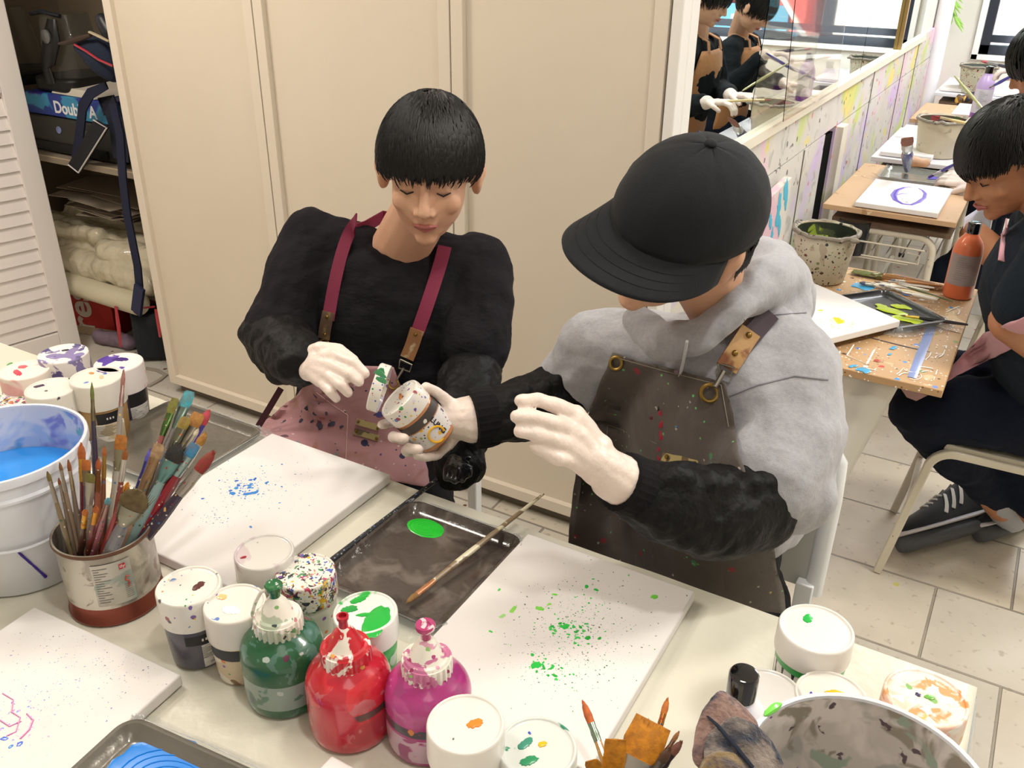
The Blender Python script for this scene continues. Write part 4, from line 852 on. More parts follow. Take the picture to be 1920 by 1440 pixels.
def rag(label, pix, dep, cols, seed, lean, th=.008):
    """a stiff folded flap of stained cloth, standing up"""
    pts = [AD(x, y, d-.075) for x, y, d in pix]; c = sum(pts)/len(pts); t = wthing('stained_rag', label, 'rag', (c[0], c[1], ZT+.001), 'stained rags bunched beside the near bucket')
    r = random.Random(seed); n = len(pts); m_ = 10; V = []; mb = MB()
    base = np.array([c[0], c[1], ZT+.02])
    # closed lens-shaped volume over the outline
    for s_, o in ((1, 0), (.85, .55), (.5, .9), (.12, 1)):
        for p in pts: V.append(c+(p-c)*s_-FW*th*1.6*o)
    k = len(V)
    for s_, o in ((.85, .5), (.4, .8)):
        for p in pts: V.append(c+(p-c)*s_+FW*th*o)
    F = [(j*n+i, j*n+(i+1) % n, (j+1)*n+(i+1) % n, (j+1)*n+i) for j in range(3) for i in range(n)]+[tuple(3*n+i for i in range(n))]
    F += [(i, (i+1) % n, k+(i+1) % n, k+i) for i in range(n)]+[(k+i, k+(i+1) % n, k+n+(i+1) % n, k+n+i) for i in range(n)]+[tuple(k+n+i for i in range(n))]
    mb.add(V, F)
    o = mb.build('cloth', mat('rag '+label[:12], cols[0], .95, sheen=.3, layers=[('smear', cols[1], 22, .5, '', .08), ('smear', cols[2], 26, .43, '', .06), ('smear', '#1c2638', 22, .37, '', .05)], bump=[(180, .004), (40, .006)]), t, mods=[('SUBSURF', dict(levels=2, render_levels=2)), ('DISPLACE', dict(texture=clouds(.012), strength=.004))])
    return t
rag('pinkish-brown stained rag, rearmost of the bunch by the near bucket', [(1350, 1283, .93), (1372, 1300, .93), (1400, 1325, .93), (1425, 1350, .92), (1440, 1400, .91), (1400, 1455, .89), (1330, 1460, .88), (1295, 1440, .88), (1292, 1400, .89), (1305, 1350, .91), (1325, 1310, .92)], 0, ['#7a6058', '#8f7268', '#5a4a50'], 1, 0)
rag('grey-brown stained rag draped in the middle of the bunch by the near bucket', [(1345, 1355, .90), (1375, 1333, .90), (1410, 1350, .90), (1445, 1380, .90), (1472, 1420, .89), (1478, 1470, .87), (1400, 1480, .86), (1330, 1470, .86), (1310, 1420, .87), (1320, 1380, .89)], 0, ['#6a5f58', '#857a70', '#3f3a40'], 2, 0)
rag('dark violet-grey rag with an ochre patch, nearest of the bunch by the near bucket', [(1335, 1408, .87), (1372, 1403, .87), (1398, 1425, .87), (1415, 1470, .855), (1350, 1490, .85), (1300, 1480, .85), (1305, 1430, .865)], 0, ['#4a4248', '#7f6a45', '#3a2f48'], 3, 0)
ro = [o for o in scene.objects if o.get('label', '').startswith('grey-brown stained rag')][0]
MB().tube([AD(x, y, d) for x, y, d in ((1322, 1338, .838), (1345, 1360, .812), (1378, 1398, .798), (1412, 1440, .788))], [.001, .0026, .0028, .0024], 8, flat=.5).build('dark_seam', mat('dark seam', '#121a2a', .9), ro)
# ================================================================ desks, stools and things at the back of the studio
M_wood = mat('painted plywood', '#bf9c78', .5, var=('#c9a985', 5, .5), layers=[('smear', '#d9c6a0', 9, .34), ('smear', '#a88460', 13, .36)])
M_woodp = mat('paint splashed plywood', '#b8946a', .5, var=('#c6a47c', 4, .6), layers=[('smear', '#d3b890', 8, .36), ('multi', ['#f1efe8', '#3f8fd0', '#c0392b', '#6a8fd8', '#5a4030', '#f1efe8', '#7a9a60'], 45, .30), ('multi', ['#f4f2ec', '#7a5030', '#f4f2ec'], 130, .3)])
M_ply = mat('plywood edge', '#9a7850', .6); M_rough = mat('rough board', '#7a6450', .8, var=('#4f4238', 22, .7), stretch=(1, 8, 8))
M_tube = mat('cream steel tube', '#d9d2c0', .35, coat=.3, layers=[('dot', '#6a5f58', 60, .08)])
def arc_pts(c, r, a0, a1, e1, e2, n=7):
    return [np.array(c)+np.array(e1)*r*math.cos(a)+np.array(e2)*r*math.sin(a) for a in np.linspace(a0, a1, n)]
def desk(label, x0, x1, y0, y1, top, edge=None, rack=True, z=.72, shelf=True, legs=True):
    t = wthing('school_desk', label, 'desk', ((x0+x1)/2, (y0+y1)/2, 0), 'school desks in a row along the mirror wall')
    MB().box(((x0+x1)/2, (y0+y1)/2, z-.010), (x1-x0, y1-y0, .018)).build('desktop', top, t, bevel=.002)
    if shelf: MB().box(((x0+x1)/2+.01, (y0+y1)/2, z-.060), (x1-x0-.04, y1-y0-.08, .020)).build('under_shelf', M_rough, t, bevel=.002)
    for yy in ((y0+.055, y1-.055) if legs else ()):
        xa, xb = x0+.09, x1-.055; r = .05; zt_ = z-.082
        pts = [(xa, yy, .012), (xa, yy, zt_-r)]+arc_pts((xa+r, yy, zt_-r), r, PI, PI/2, (1, 0, 0), (0, 0, 1))+arc_pts((xb-r, yy, zt_-r), r, PI/2, 0, (1, 0, 0), (0, 0, 1))+[(xb, yy, .012)]
        MB().tube(pts, .0125, 12).build('leg_frame', M_tube, t, ang=60)
        for xx in (xa, xb): MB().lathe([(.001, 0), (.015, 0), (.015, .02), (.0128, .022)], 14, c=(xx, yy, .001)).build('foot', M_black, t)
    MB().tube([(x0+.09, y0+.055, .11), (x0+.09, y1-.055, .11)], .01, 8).build('crossbar', M_tube, t)
    if rack:
        mb = MB(); zr = z-.17; ya = y0+.02
        for zz, xe in ((z-.115, x1-.07), (zr, x1-.09), (zr-.008, x1-.12)): mb.tube([(x0+.10, ya+(z-.115-zz)*.4, zz), (xe, ya+(z-.115-zz)*.4, zz)], .0032, 6)
        for k in range(6): mb.tube([(x0+.12+.05*k, ya+.02, zr), (x0+.12+.05*k, y1-.06, zr)], .0025, 6)
        mb.tube([(x1-.09, ya+.02, zr), (x1-.09, ya+.02, zr+.03), (x1-.13, ya+.02, zr+.034)], .003, 6)
        mb.build('wire_rack', M_tube, t)
    return t
dA = desk('school desk with a paint-splashed plywood board on top and cream cloth hanging under it', -.585, -.056, 1.868, 2.545, M_woodp, rack=False, shelf=False, legs=False)
for a, b_ in (((-.30, 2.50), (-.296, 2.70)), ((-.50, 2.50), (-.53, 2.62)), ((-.54, 2.0), (-.56, 1.98)), ((-.36, 2.2), (-.36, 2.24))):
    MB().tube([(a[0], a[1], .70), (b_[0], b_[1], .012)], [.011, .009], 10).build('leg', mat('thin brown leg', '#7a5a40', .5) if 'tlg' not in globals() else tlg, dA)
    MB().lathe([(.001, 0), (.012, 0), (.011, .03), (.001, .03)], 12, c=(b_[0], b_[1], .001)).build('foot', M_black, dA)
mb = MB()
def dr(u, v): return (-.57+.43*u*(1-.25*v), 1.915+.012*math.sin(u*17)*(v+.2)+.006*math.sin(u*33), .70-.44*v)
mb.grid(dr, 40, 16); mb.build('hanging_cloth', mat('cream cloth', '#dedad0', .7, sheen=.2), dA, mods=[('SOLIDIFY', dict(thickness=.002))])
M_wl = mat('white lines', '#f3f1ea', .4)
mb = MB(); zz = .7202; r = random.Random(12)
def line(pts, w_=.0016): mb.tube([AZ(x, y, zz+.0003) for x, y in pts], w_, 5, flat=.35, x=(1, 0, 0))
line([(1601, 646), (1588, 666), (1624, 683), (1638, 657)]); line([(1575, 658), (1572, 670)]); line([(1640, 655), (1626, 682)])
for k in range(26):
    cx, cy = (1700+r.gauss(0, 40), 695+r.gauss(0, 8)) if k < 12 else (1765+r.gauss(0, 14), 655+r.gauss(0, 26)) if k < 20 else (1790+r.gauss(0, 12), 590+r.gauss(0, 10))
    a = r.random()*6; L_ = 10+22*r.random(); b1 = r.gauss(0, .8)
    pts = [(cx+L_*s*math.cos(a+b1*s), cy+L_*.5*s*math.sin(a+b1*s)) for s in np.linspace(0, 1, 7)]
    pts = [(min(max(x, 1590), 1740+(740-y)*.38), min(y, 682+(x-1590)*.235)) for x, y in pts]
    line(pts, .0008+.0009*r.random())
mb.build('white_paint_lines', M_wl, dA)
mb = MB(); mb.tube([AZ(1747, 612, zz), AZ(1728, 660, zz), AZ(1710, 708, zz)], [.010, .010, .009], 8, flat=.08, x=(1, 0, 0)); mb.build('blue_paint_stripe', paint('#7f92c8'), dA)
mb = MB(); mb.tube([AZ(1632, 633, zz), AZ(1700, 650, zz), AZ(1745, 660, zz)], [.0015, .002, .001], 6, flat=.3); mb.tube([AZ(1745, 610, zz), AZ(1800, 625, zz)], [.0015, .001], 6, flat=.3); mb.build('dark_paint_line', paint('#4a4a60'), dA)
mb = MB(); rr = random.Random(3)
for x, y, s_, ci in ((1675, 652, .007, 0), (1668, 664, .004, 0), (1620, 694, .011, 0), (1600, 686, .006, 0), (1645, 676, .006, 1), (1728, 616, .007, 1), (1700, 620, .008, 2), (1773, 607, .004, 1), (1705, 549, .02, 3), (1500, 525, .018, 1), (1620, 537, .022, 0)):
    blob(mb, AZ(x, y, zz), s_, rr, .0005, 1.5, 1.2, ci, n=14, j=.5)
mb.build('paint_spots', [paint('#3f9fd0'), paint('#b5402f'), paint('#e9e6df'), paint('#4a80d8')], dA, fix=False)['kind'] = 'stuff'
# canvas, tray, brushes, bucket and bottle on the near desk
def rect_on(px, py, z): return AZ(px, py, z)
c0 = np.array([-.454, 2.285, 0]); ang = math.atan2(2.120-2.285, -.188+.454)
t = canvas('white canvas with one yellow paint blob on the paint-splashed desk', c0[0], c0[1], w_=.315, d=.36, rot=ang, z=.727); t.rotation_euler = (0, 0, ang); t.location.z = .738; t['label'] = 'white canvas with one yellow paint blob on the paint-splashed desk'
spatter(t, .017, .315, .36, [(1570, 605, .03, .02, 60, .0008, .003, ['#d8df8a', '#c9d65a', '#e6e06a', '#b9bfa0'])], 8, big=[(1573, 601, .012, '#f0cc12', 1.5), (1538, 582, .004, '#cfd94a', 2)])
ta = tray('black tray with lime green paint beside the yellow-blob canvas', -.11, .11, -.080, .080, mat('black tray', '#23252a', .3, coat=.4, bump=(40, .001)), z=.721)
ta.location = (-.226, 2.238, .7215); ta.rotation_euler = (0, 0, math.radians(-40)); M_lime = paint('#bfd91a')
mb = MB()
for grp in (((1672, 583, .026, 1.5), (1700, 598, .026, 1.5), (1690, 575, .020, 1.4), (1655, 575, .016, 1.4), (1715, 604, .014, 1.4)), ((1618, 553, .014, 1.3), (1596, 557, .010, 1.5))):
    mb = MB()
    for x, y, s_, e in grp: P = loc2(ta, x, y, .7265); blob(mb, P, s_*.8, rr, .0015, e, .5, n=18, j=.3)
    mb.build('lime_paint', M_lime, ta, fix=False)
brush('black-handled brush resting in the lime paint', AZ(1688, 591, .733), AZ(1815, 609, .737), .004, 'round', '#8a8a30', '#c9a94a', '#14151a', .012, .03, .0040, splash=[])
for k, (x0, y0, x1, y1, hc, rr_, lab) in enumerate([(1612, 530, 1730, 548, '#e4e0d4', .0075, 'thick white-tipped splattered brush nearest the paint pot'), (1640, 528, 1742, 545, '#efe8d2', .0045, 'cream thin brush in the pile, second from the back'), (1655, 526, 1752, 540, '#f3f0ea', .004, 'white thin brush at the back of the pile'), (1648, 534, 1745, 552, '#8a6a48', .004, 'brown thin brush in the middle of the pile'), (1660, 538, 1760, 560, '#ddd0aa', .0055, 'straw-coloured brush in the pile near the tray'), (1676, 530, 1788, 566, '#6a7050', .003, 'long olive thin brush lying across the pile'), (1668, 524, 1765, 536, '#a8703a', .0035, 'orange-brown thin brush at the far side of the pile'), (1680, 545, 1758, 562, '#f0ece2', .0045, 'short white brush at the front of the pile')]):
    brush(lab, AZ(x0, y0, .727+.002*k), AZ(x1, y1, .726+.0015*k), rr_, 'round', ['#5a6a80', '#8a8a80', '#b58a5a'][k % 3], '#b9b5ac', hc, .014, .025, rr_*.8, group='brushes piled on the near desk', splash=[('dot', '#b5503a', 60, .1)])
brush('old wide wooden brush with green paint on the bristles, behind the pile', AZ(1598, 508, .727), AZ(1790, 545, .727), .016, 'flat', '#5f7038', '#6a6a48', '#8a6038', .05, .03, .011)
M_pot = mat('splattered cream pot', '#cbc5ae', .45, layers=[('multi', ['#23252a', '#4a4a40', '#6a3a3a', '#23252a', '#8a8a60', '#b5762f', '#23252a', '#c03a3a'], 62, .55), ('smear', '#b3a58f', 16, .42), ('multi', ['#2a2a2f', '#6a6a50'], 130, .5)])
def potin(c, l): return mat('pot inside '+c, c, .4, layers=l)
def lug_pot(label, x, y, r, h, z, inner, water=None, mout=None, seed=0):
    t = bucket(label, (x, y), z, r, r*.83, h, mout or M_pot, inner, h*.72 if water else None, water, name='paint_pot', n=40, ribs=False, cat='paint pot')
    r_ = random.Random(seed); mb = MB()
    mb.tube([((r+.004)*math.cos(a), (r+.004)*math.sin(a), h-.004+.0025*r_.gauss(0, 1)) for a in np.linspace(0, 6.283, 34)], [.0055+.0015*r_.random() for _ in range(34)], 8)
    for s_ in (1, -1): mb.ell(((r+.016)*s_*.85, (r+.016)*s_*-.5, h-.006), (.014, .010, .007))
    mb.build('crusted_rim', mat('crusted rim', '#8d8578', .6, layers=[('multi', ['#5a3a40', '#6a7048', '#3a3a3a', '#b5a898'], 70, .7)], bump=(120, .001)), t)
    return t
lug_pot('cream paint pot with dark green paint water on the paint-splashed desk', -.435, 2.405, .078, .135, .7215, potin('#4a5038', [('smear', '#8a9a3a', 14, .46), ('smear', '#2a3028', 12, .5)]), mat('green paint water', '#5f7a2a', .1, coat=.7, layers=[('smear', '#3a4028', 12, .5), ('smear', '#9ab830', 16, .4)]), seed=1)
def tall_bottle(label, x, y, z, bm, band=None, h=.145, s=1.0, lm=None):
    return round_bottle(label, (x, y), z, bm, M_capblack, r=.036*s, hb=h*s, rc=.016*s, hc=.028*s, labm=lm or mat('grey-pink label', '#b3a09c', .5), s=1.6)
tall_bottle('orange paint bottle with a black cap at the right edge of the paint-splashed desk', -.098, 2.462, .7215, mat('orange bottle', '#e8794e', .3, coat=.4), h=.165, lm=mat('label grey', '#a89a98', .5))
# second desk
dB = desk('bare wooden school desk with a dark under-shelf and wire rack, second from the camera', -.60, -.178, 3.165, 3.87, M_wood)
cB = canvas('white canvas with purple brush strokes on the bare wooden desk', -.500, 3.540, w_=.262, d=.365, z=.7215)
mb = MB()
def st(pts, w_): mb.tube([loc2(cB, x, y, .7215+.0175) for x, y in pts], w_, 7, flat=.25, x=(1, 0, 0))
st([(1713, 350), (1695, 352), (1681, 357), (1675, 366), (1679, 375), (1692, 382), (1708, 384), (1722, 379), (1733, 371), (1735, 363), (1730, 357), (1722, 353)], [.003, .006, .009, .011, .009, .006, .006, .008, .007, .006, .004, .002])
st([(1680, 366), (1692, 363), (1702, 363)], [.004, .004, .002])
mb.build('purple_strokes', paint('#6a54c8'), cB)
mb = MB()
for x, y, s_ in ((1692, 373, .003), (1700, 379, .004), (1661, 364, .002), (1667, 362, .0022), (1639, 353, .001), (1700, 369, .002)): blob(mb, loc2(cB, x, y, .7215+.0172), s_, rr, .0003, 1.4, .4, n=8)
mb.build('dark_specks', paint('#55554a'), cB, fix=False)
tb = tray('film-wrapped metal tray with a dab of purple paint on the bare wooden desk', -.505, -.245, 3.585, 3.80, mat('foil tray', '#8d8f88', .2, metal=.5, coat=.6, bump=[(25, .003), (80, .001)]), z=.7215)
mb = MB(); blob(mb, loc2(tb, 1750, 334, .7265), .017, rr, .002, 1.6, .4, n=16, j=.3); mb.build('purple_paint', paint('#4a3ab8'), tb, fix=False)
t = thing('black_pot', 'black plastic pot standing on the wire rack under the bare wooden desk', 'pot', (-.492, 3.225, .548))
MB().lathe([(.001, 0), (.044, 0), (.056, .115), (.058, .118), (.054, .118), (.050, .06), (.042, .006), (.001, .005)], 36).build('pot_body', mat('black plastic', '#1b1d22', .35), t)
# third, fourth, fifth desks
M_sheetw = mat('white plastic top', '#eceaf0', .3, coat=.3, bump=(10, .003))
dC = desk('third school desk from the camera, covered in white plastic, with a paint pot', -.60, -.16, 4.0, 4.72, M_sheetw, rack=False)
dD = desk('fourth school desk from the camera, wooden with a pink-specked canvas', -.60, -.14, 4.98, 5.52, M_wood, rack=False)
dE = desk('white school desk farthest back under the window', -.61, -.12, 5.92, 6.62, M_sheetw, rack=False)
for px, lab in ((-.575, 'blank white canvas lying flat at the near left of the third desk'),):
    canvas(lab, -.572, 4.36, w_=.20, d=.33, z=.7215)
canvas('blank white canvas at the far left of the third desk behind another canvas', -.575, 4.70, w_=.20, d=.31, z=.7215)
lug_pot('tall cream paint pot with a dark rim on the third desk', -.372, 4.165, .095, .150, .7215, potin('#5a4a42', [('smear', '#8a3a3a', 14, .42), ('smear', '#4a5a3a', 12, .45), ('smear', '#9a9a90', 10, .36)]), None, mat('dusty cream pot', '#cdc3ab', .45, layers=[('dot', '#2f2a40', 30, .05), ('smear', '#a8a088', 26, .34)]), seed=2)
brush('upright wide brush with a purple handle leaning at the near edge of the third desk', AD(1701, 258, 3.13), AZ(1701, 320, .735), .020, 'flat', '#8a5a48', '#cfd2d0', '#3a3070', .07, .06, .016)
t = wthing('rolled_cloth', 'small beige rolled cloth at the near edge of the third desk', 'cloth', AZ(1722, 303, .722))
organic(MB().cap(AZ(1708, 303, .745), .022, AZ(1735, 306, .742), .018), 'roll', mat('beige cloth', '#cfa98c', .8), t, vox=.006, disp=((.03, .012),))
t = tray('film-wrapped tray on the third desk behind the tall paint pot', -.46, -.20, 4.42, 4.66, bpy.data.materials['foil tray'], z=.7215)
brush('red-tipped brush lying on the tray of the third desk', AZ(1788, 217, .745), AZ(1830, 236, .74), .010, 'round', '#c03038', '#d9c9b0', '#d9b98a', .03, .04, .006, splash=[])
canvas('white canvas with small pink marks on the fourth desk', -.43, 5.48, w_=.27, d=.35, z=.7215)
t = scene.objects[-1] if False else [o for o in scene.objects if o.get('label') == 'white canvas with small pink marks on the fourth desk'][0]
spatter(t, .017, .27, .35, [(1805, 200, .05, .04, 16, .003, .010, ['#d88ab0', '#c05a70'])], 4)
pb = tall_bottle('pale purple paint bottle with a black cap on the fourth desk', -.300, 5.03, .7215, mat('lilac bottle', '#c3a9d8', .3, coat=.3, layers=[('zbelow', '#9a5fc8', .05, 0)]), h=.20, s=1.15, lm=mat('pale label', '#d8d3dc', .5))
brush('thin wooden brush held up against the purple bottle', AD(1834, 172, 4.4), AZ(1862, 210, .74), .006, 'round', '#8a5a3a', '#d9c9b0', '#d9c09a', .03, .04, .006, splash=[])
lug_pot('cream paint pot with black specks on the farthest desk', -.415, 6.03, .095, .150, .7215, potin('#5a5f58', []), None, seed=3)
canvas('blank white canvas on the farthest desk left of the specked pot', -.59, 6.28, w_=.16, d=.30, z=.7215)
canvas('blank white canvas on the farthest desk right of the specked pot', -.30, 6.20, w_=.16, d=.25, z=.7215)
t = wthing('crumpled_rag', 'brown and black crumpled rag hanging at the near edge of the farthest desk', 'rag', AZ(1812, 190, .722))
organic(MB().cap(AZ(1795, 188, .742), .022, AZ(1830, 181, .742), .03), 'cloth', mat('brown rag', '#6a5238', .9, layers=[('smear', '#2a2a38', 20, .5), ('smear', '#c9a04a', 12, .4)]), t, vox=.008, disp=((.03, .03),))
# plastic sheet hanging off the second desk
t = wthing('plastic_sheet', 'white plastic sheet hanging down beside the bare wooden desk', 'sheet', (-.14, 3.45, .40))
MB().grid(lambda u, v: (-.165+.030*v+.02*math.sin(u*11)*v+.07*u, 3.26+.36*u, .715-.26*v-.03*math.sin(u*6)*v), 24, 16).build('sheet', mat('white thin plastic', '#dfe0f0', .3, coat=.4, bump=(14, .006)), t, mods=[('SOLIDIFY', dict(thickness=.0015))])
# stools
def stool(label, cx, cy, w_=.36, d=.34, z=.455, rot=0, m=None, lw=.034):
    t = thing('stool', label, 'stool', (cx, cy, 0), (0, 0, rot)); m = m or M_tube
    mb = MB().prism(rrect(w_-.01, d-.02, .05), z-.012, z+.006); mb.build('seat', mat('cream seat', '#cfc8b4', .5) if m is M_tube else m, t, bevel=.003)
    for s_ in (-1, 1):
        y = s_*(d/2-.008); r = .06; x0, x1 = -w_/2+.005, w_/2-.005; zt_ = z-.014; sp_ = .055
        pts = [(x0-sp_, y, .002)]+arc_pts((x0+r, y, zt_-r), r, PI, PI/2, (1, 0, 0), (0, 0, 1), 8)+arc_pts((x1-r, y, zt_-r), r, PI/2, 0, (1, 0, 0), (0, 0, 1), 8)+[(x1+sp_, y, .002)]
        P = [np.array(p) for p in pts]; V = []; n = len(P); th = .011
        for i, p in enumerate(P):
            tv = P[min(i+1, n-1)]-P[max(i-1, 0)]; tv /= np.linalg.norm(tv); nn = np.array([-tv[2], 0, tv[0]])
            for a, b_ in ((-1, -1), (1, -1), (1, 1), (-1, 1)): V.append(p+np.array([0, a*lw/2*.55, 0])+nn*b_*lw/2*.62)
        F = [(i*4+k, i*4+(k+1) % 4, (i+1)*4+(k+1) % 4, (i+1)*4+k) for i in range(n-1) for k in range(4)]+[(3, 2, 1, 0), tuple(4*(n-1)+k for k in range(4))]
        MB().add(V, F).build('leg_frame', m, t, ang=50, bevel=.003)
    MB().tube([(-w_/2-.015, -d/2+.01, .2), (-w_/2-.015, d/2-.01, .2)], .008, 8).build('crossbar', m, t)
    MB().tube([(w_/2+.015, -d/2+.01, .2), (w_/2+.015, d/2-.01, .2)], .008, 8).build('crossbar', m, t)
    return t
stool('cream metal stool under the person in the navy trousers', .150, 2.375, rot=math.radians(2), w_=.44, z=.42)
stool('cream metal stool of the person at the bare wooden desk', .16, 3.50)
stool('cream metal stool of the long-sleeved person at the third desk', .20, 4.40)
stool('cream metal stool of the person at the fourth desk', .22, 5.30)
# plants hanging on the back wall
def plant(label, x, y, z, n, seed):
    t = wthing('hanging_plant', label, 'plant', (x, y, z)); r = random.Random(seed); mb = MB(); ms = MB()
    for s_ in range(3):
        L_ = .45+.25*r.random(); pts = [np.array([x+.05*s_-.05+.05*math.sin(k*.5+s_), y-.02-.01*k*.3, z-L_*k/9]) for k in range(10)]
        ms.tube(pts, .003, 5)
        for k in range(1, 10):
            for q in range(12):
                a = r.random()*6.28; p = pts[k]; d = np.array([math.cos(a), math.sin(a)*.5-.1, -.7-.5*r.random()]); d /= np.linalg.norm(d); L2 = .07+.06*r.random()
                sd = np.cross(d, [0, 1, 0.2]); sd /= np.linalg.norm(sd); w_ = .012
                mb.add([p, p+d*L2*.4+sd*w_, p+d*L2, p+d*L2*.4-sd*w_, p+d*L2*.4+np.array([0, -.004, 0])], [(0, 1, 4), (1, 2, 4), (2, 3, 4), (3, 0, 4)])
    ms.build('stem', paint('#6a9a48'), t); o = mb.build('leaves', mat('leaves', '#a9d86a', .5, trans=.0), t, fix=False, smooth=False)
P = AY(1785, -40, YB-.08); plant('light green trailing plant hanging on the back wall left of the window', P[0], P[1], P[2]+.25, 3, 5)
P = AY(1715, -30, YB-.35); P = np.array([P[0], P[1], P[2]])
# ---- inside the open cabinet
def cab(px, py, y): return AY(px, py, y)
t = wthing('printer', 'dark grey printer on the cabinet shelf under the blue paper box', 'printer', (-3.13, 2.30, .766))
mb = MB().box((-3.13, 2.32, .835), (.56, .40, .135)); mb.build('printer_body', mat('printer grey', '#34332f', .5), t, bevel=.008)
MB().box((-3.13, 2.13, .795), (.44, .04, .03)).build('paper_slot', mat('slot', '#0e0e0e', .6), t)
MB().lathe([(.0001, .0), (.013, 0), (.013, .003), (.009, .003), (.009, .001)], 24, c=(-3.17, 2.1185, .858), R=frame((0, -1, 0))).build('power_button', mat('button ring', '#7f8ab8', .3), t)
MB().box((-3.02, 2.117, .850), (.06, .006, .05)).build('display', mat('display', '#4a473e', .2), t, bevel=.002)
M_dblA = mat('blue paper box', '#2a3f8f', .4, layers=[('smear', '#3f8fb8', 6, .48), ('smear', '#3a2f90', 8, .42)])
t = wthing('paper_box', 'blue paper ream box lettered Double A on top of the printer', 'box', (-3.12, 2.24, .905))
MB().box((-3.10, 2.27, .945), (.48, .30, .078)).build('carton', M_dblA, t, bevel=.004)
mb = MB(); put_text(mb, 'Double A', .060, (-3.055, 2.1185, .940), (1, 0, 0), (0, 0, 1), bold=True); mb.build('lettering', paint('#eef0f4'), t)
t = wthing('paper_sheets', 'loose folded white papers on top of the blue paper box', 'papers', (-3.05, 2.2, .985))
MB().add([(-3.20, 2.14, .986), (-2.95, 2.13, .986), (-2.93, 2.36, .988), (-3.18, 2.38, .988), (-3.19, 2.15, 1.01), (-2.97, 2.16, 1.004), (-2.96, 2.34, 1.012), (-3.16, 2.33, 1.02)], [(0, 1, 2, 3), (4, 5, 6, 7), (0, 4, 7, 3), (1, 5, 6, 2), (0, 1, 5, 4), (3, 2, 6, 7)]).build('sheet', mat('paper', '#cfc8ba', .7), t, smooth=False)
M_hel = mat('clear visor', (.62, .64, .60, 1), .08, trans=.96, ior=1.12, coat=.5)
def kettle(label, x0, x1, z0, z1, y):   # clear box-like visor with black handles
    t = wthing('clear_visor', label, 'visor', ((x0+x1)/2, y, z0)); cx = (x0+x1)/2; w_ = x1-x0
    MB().loft([((cx, y, z0+.02), (w_*.55, 0, 0), (0, .11, 0)), ((cx, y, z0+.14), (w_*.53, 0, 0), (0, .10, 0)), ((cx-.01, y, z1-.04), (w_*.45, 0, 0), (0, .09, 0)), ((cx-.01, y, z1), (w_*.42, 0, 0), (0, .08, 0))], 32).build('clear_shell', M_hel, t)
    MB().prism(rrect(w_*1.15, .24, .05), 0, .05, c=(cx, y, z0-.012)).build('black_base', mat('black base', '#121212', .5), t, bevel=.01)
    MB().tube([(cx-w_*.42, y-.08, z1), (cx, y-.095, z1+.012), (cx+w_*.4, y-.08, z1)], .008, 8).build('top_band', M_black, t)
    mb = MB(); mb.tube([(cx+w_*.30, y-.10, z1-.01), (cx+w_*.30, y-.115, z1-.07), (cx+w_*.10, y-.12, z1-.15), (cx+w_*.02, y-.122, z0+.08), (cx+w_*.03, y-.12, z0+.02)], [.022, .042, .034, .024, .03], 14, flat=.45, x=(1, 0, 0)); mb.build('side_strap', mat('black strap plastic', '#17171a', .4), t)
    MB().lathe([(.0001, 0), (.024, 0), (.024, .006), (.014, .010), (.0001, .010)], 24, c=(cx+w_*.28, y-.131, z1-.065), R=frame((0, -1, 0))).build('grey_knob', mat('grey knob', '#77777a', .25, metal=.5), t)
    return t
kettle('clear visor shell with a black side strap and round grey knob on the cabinet shelf', -3.30, -3.10, 1.00, 1.25, 2.26)
kettle('second clear visor with a black strap at the left, partly behind the louvre door', -3.62, -3.42, 1.00, 1.26, 2.22)
struct('trim_10', MB().box(((XC0+XC1)/2, 2.36, .985), (XC1-XC0-.05, .02, .004)), M_shelf) if False else None
t = wthing('cloth_cap', 'navy cloth bag with a red edge hanging in the cabinet', 'bag', (-2.76, 2.05, 1.02))
pts = [cab(x, y, 2.03) for x, y in [(128, 82), (150, 70), (185, 62), (215, 95), (225, 160), (205, 158), (180, 135), (160, 115), (150, 90)]]
c = sum(pts)/len(pts); V = [p+np.array([0, -.012, 0]) for p in pts]+[c+(p-c)*1.02+np.array([0, .05, 0]) for p in pts]; n = len(pts)
MB().add(V+[c+np.array([0, -.05, 0])], [(i, (i+1) % n, n+(i+1) % n, n+i) for i in range(n)]+[(i, (i+1) % n, 2*n) for i in range(n)]+[tuple(reversed(range(n, 2*n)))]).build('bag_body', mat('navy cloth', '#152036', .85), t, mods=[('SUBSURF', dict(levels=2, render_levels=2))])
MB().tube([cab(x, y, 1.995) for x, y in [(140, 84), (160, 95), (185, 112), (212, 124)]], .004, 8).build('red_trim', paint('#a82a3a'), t)
MB().tube([cab(x, y, 2.0) for x, y in [(110, 82), (125, 80), (150, 72), (170, 66)]], [.004, .008, .010, .006], 8).build('brown_strap', mat('brown strap', '#3a2a20', .6), t)
MB().tube([cab(x, y, 2.0) for x, y in [(168, 60), (185, 68), (205, 78)]], [.007, .008, .006], 8, flat=.5).build('cream_tag', mat('cream tag', '#b5a78c', .6), t)
MB().cap(cab(192, 38, 2.04), .022, cab(205, 60, 2.04), .026).build('black_buckle', M_black, t)
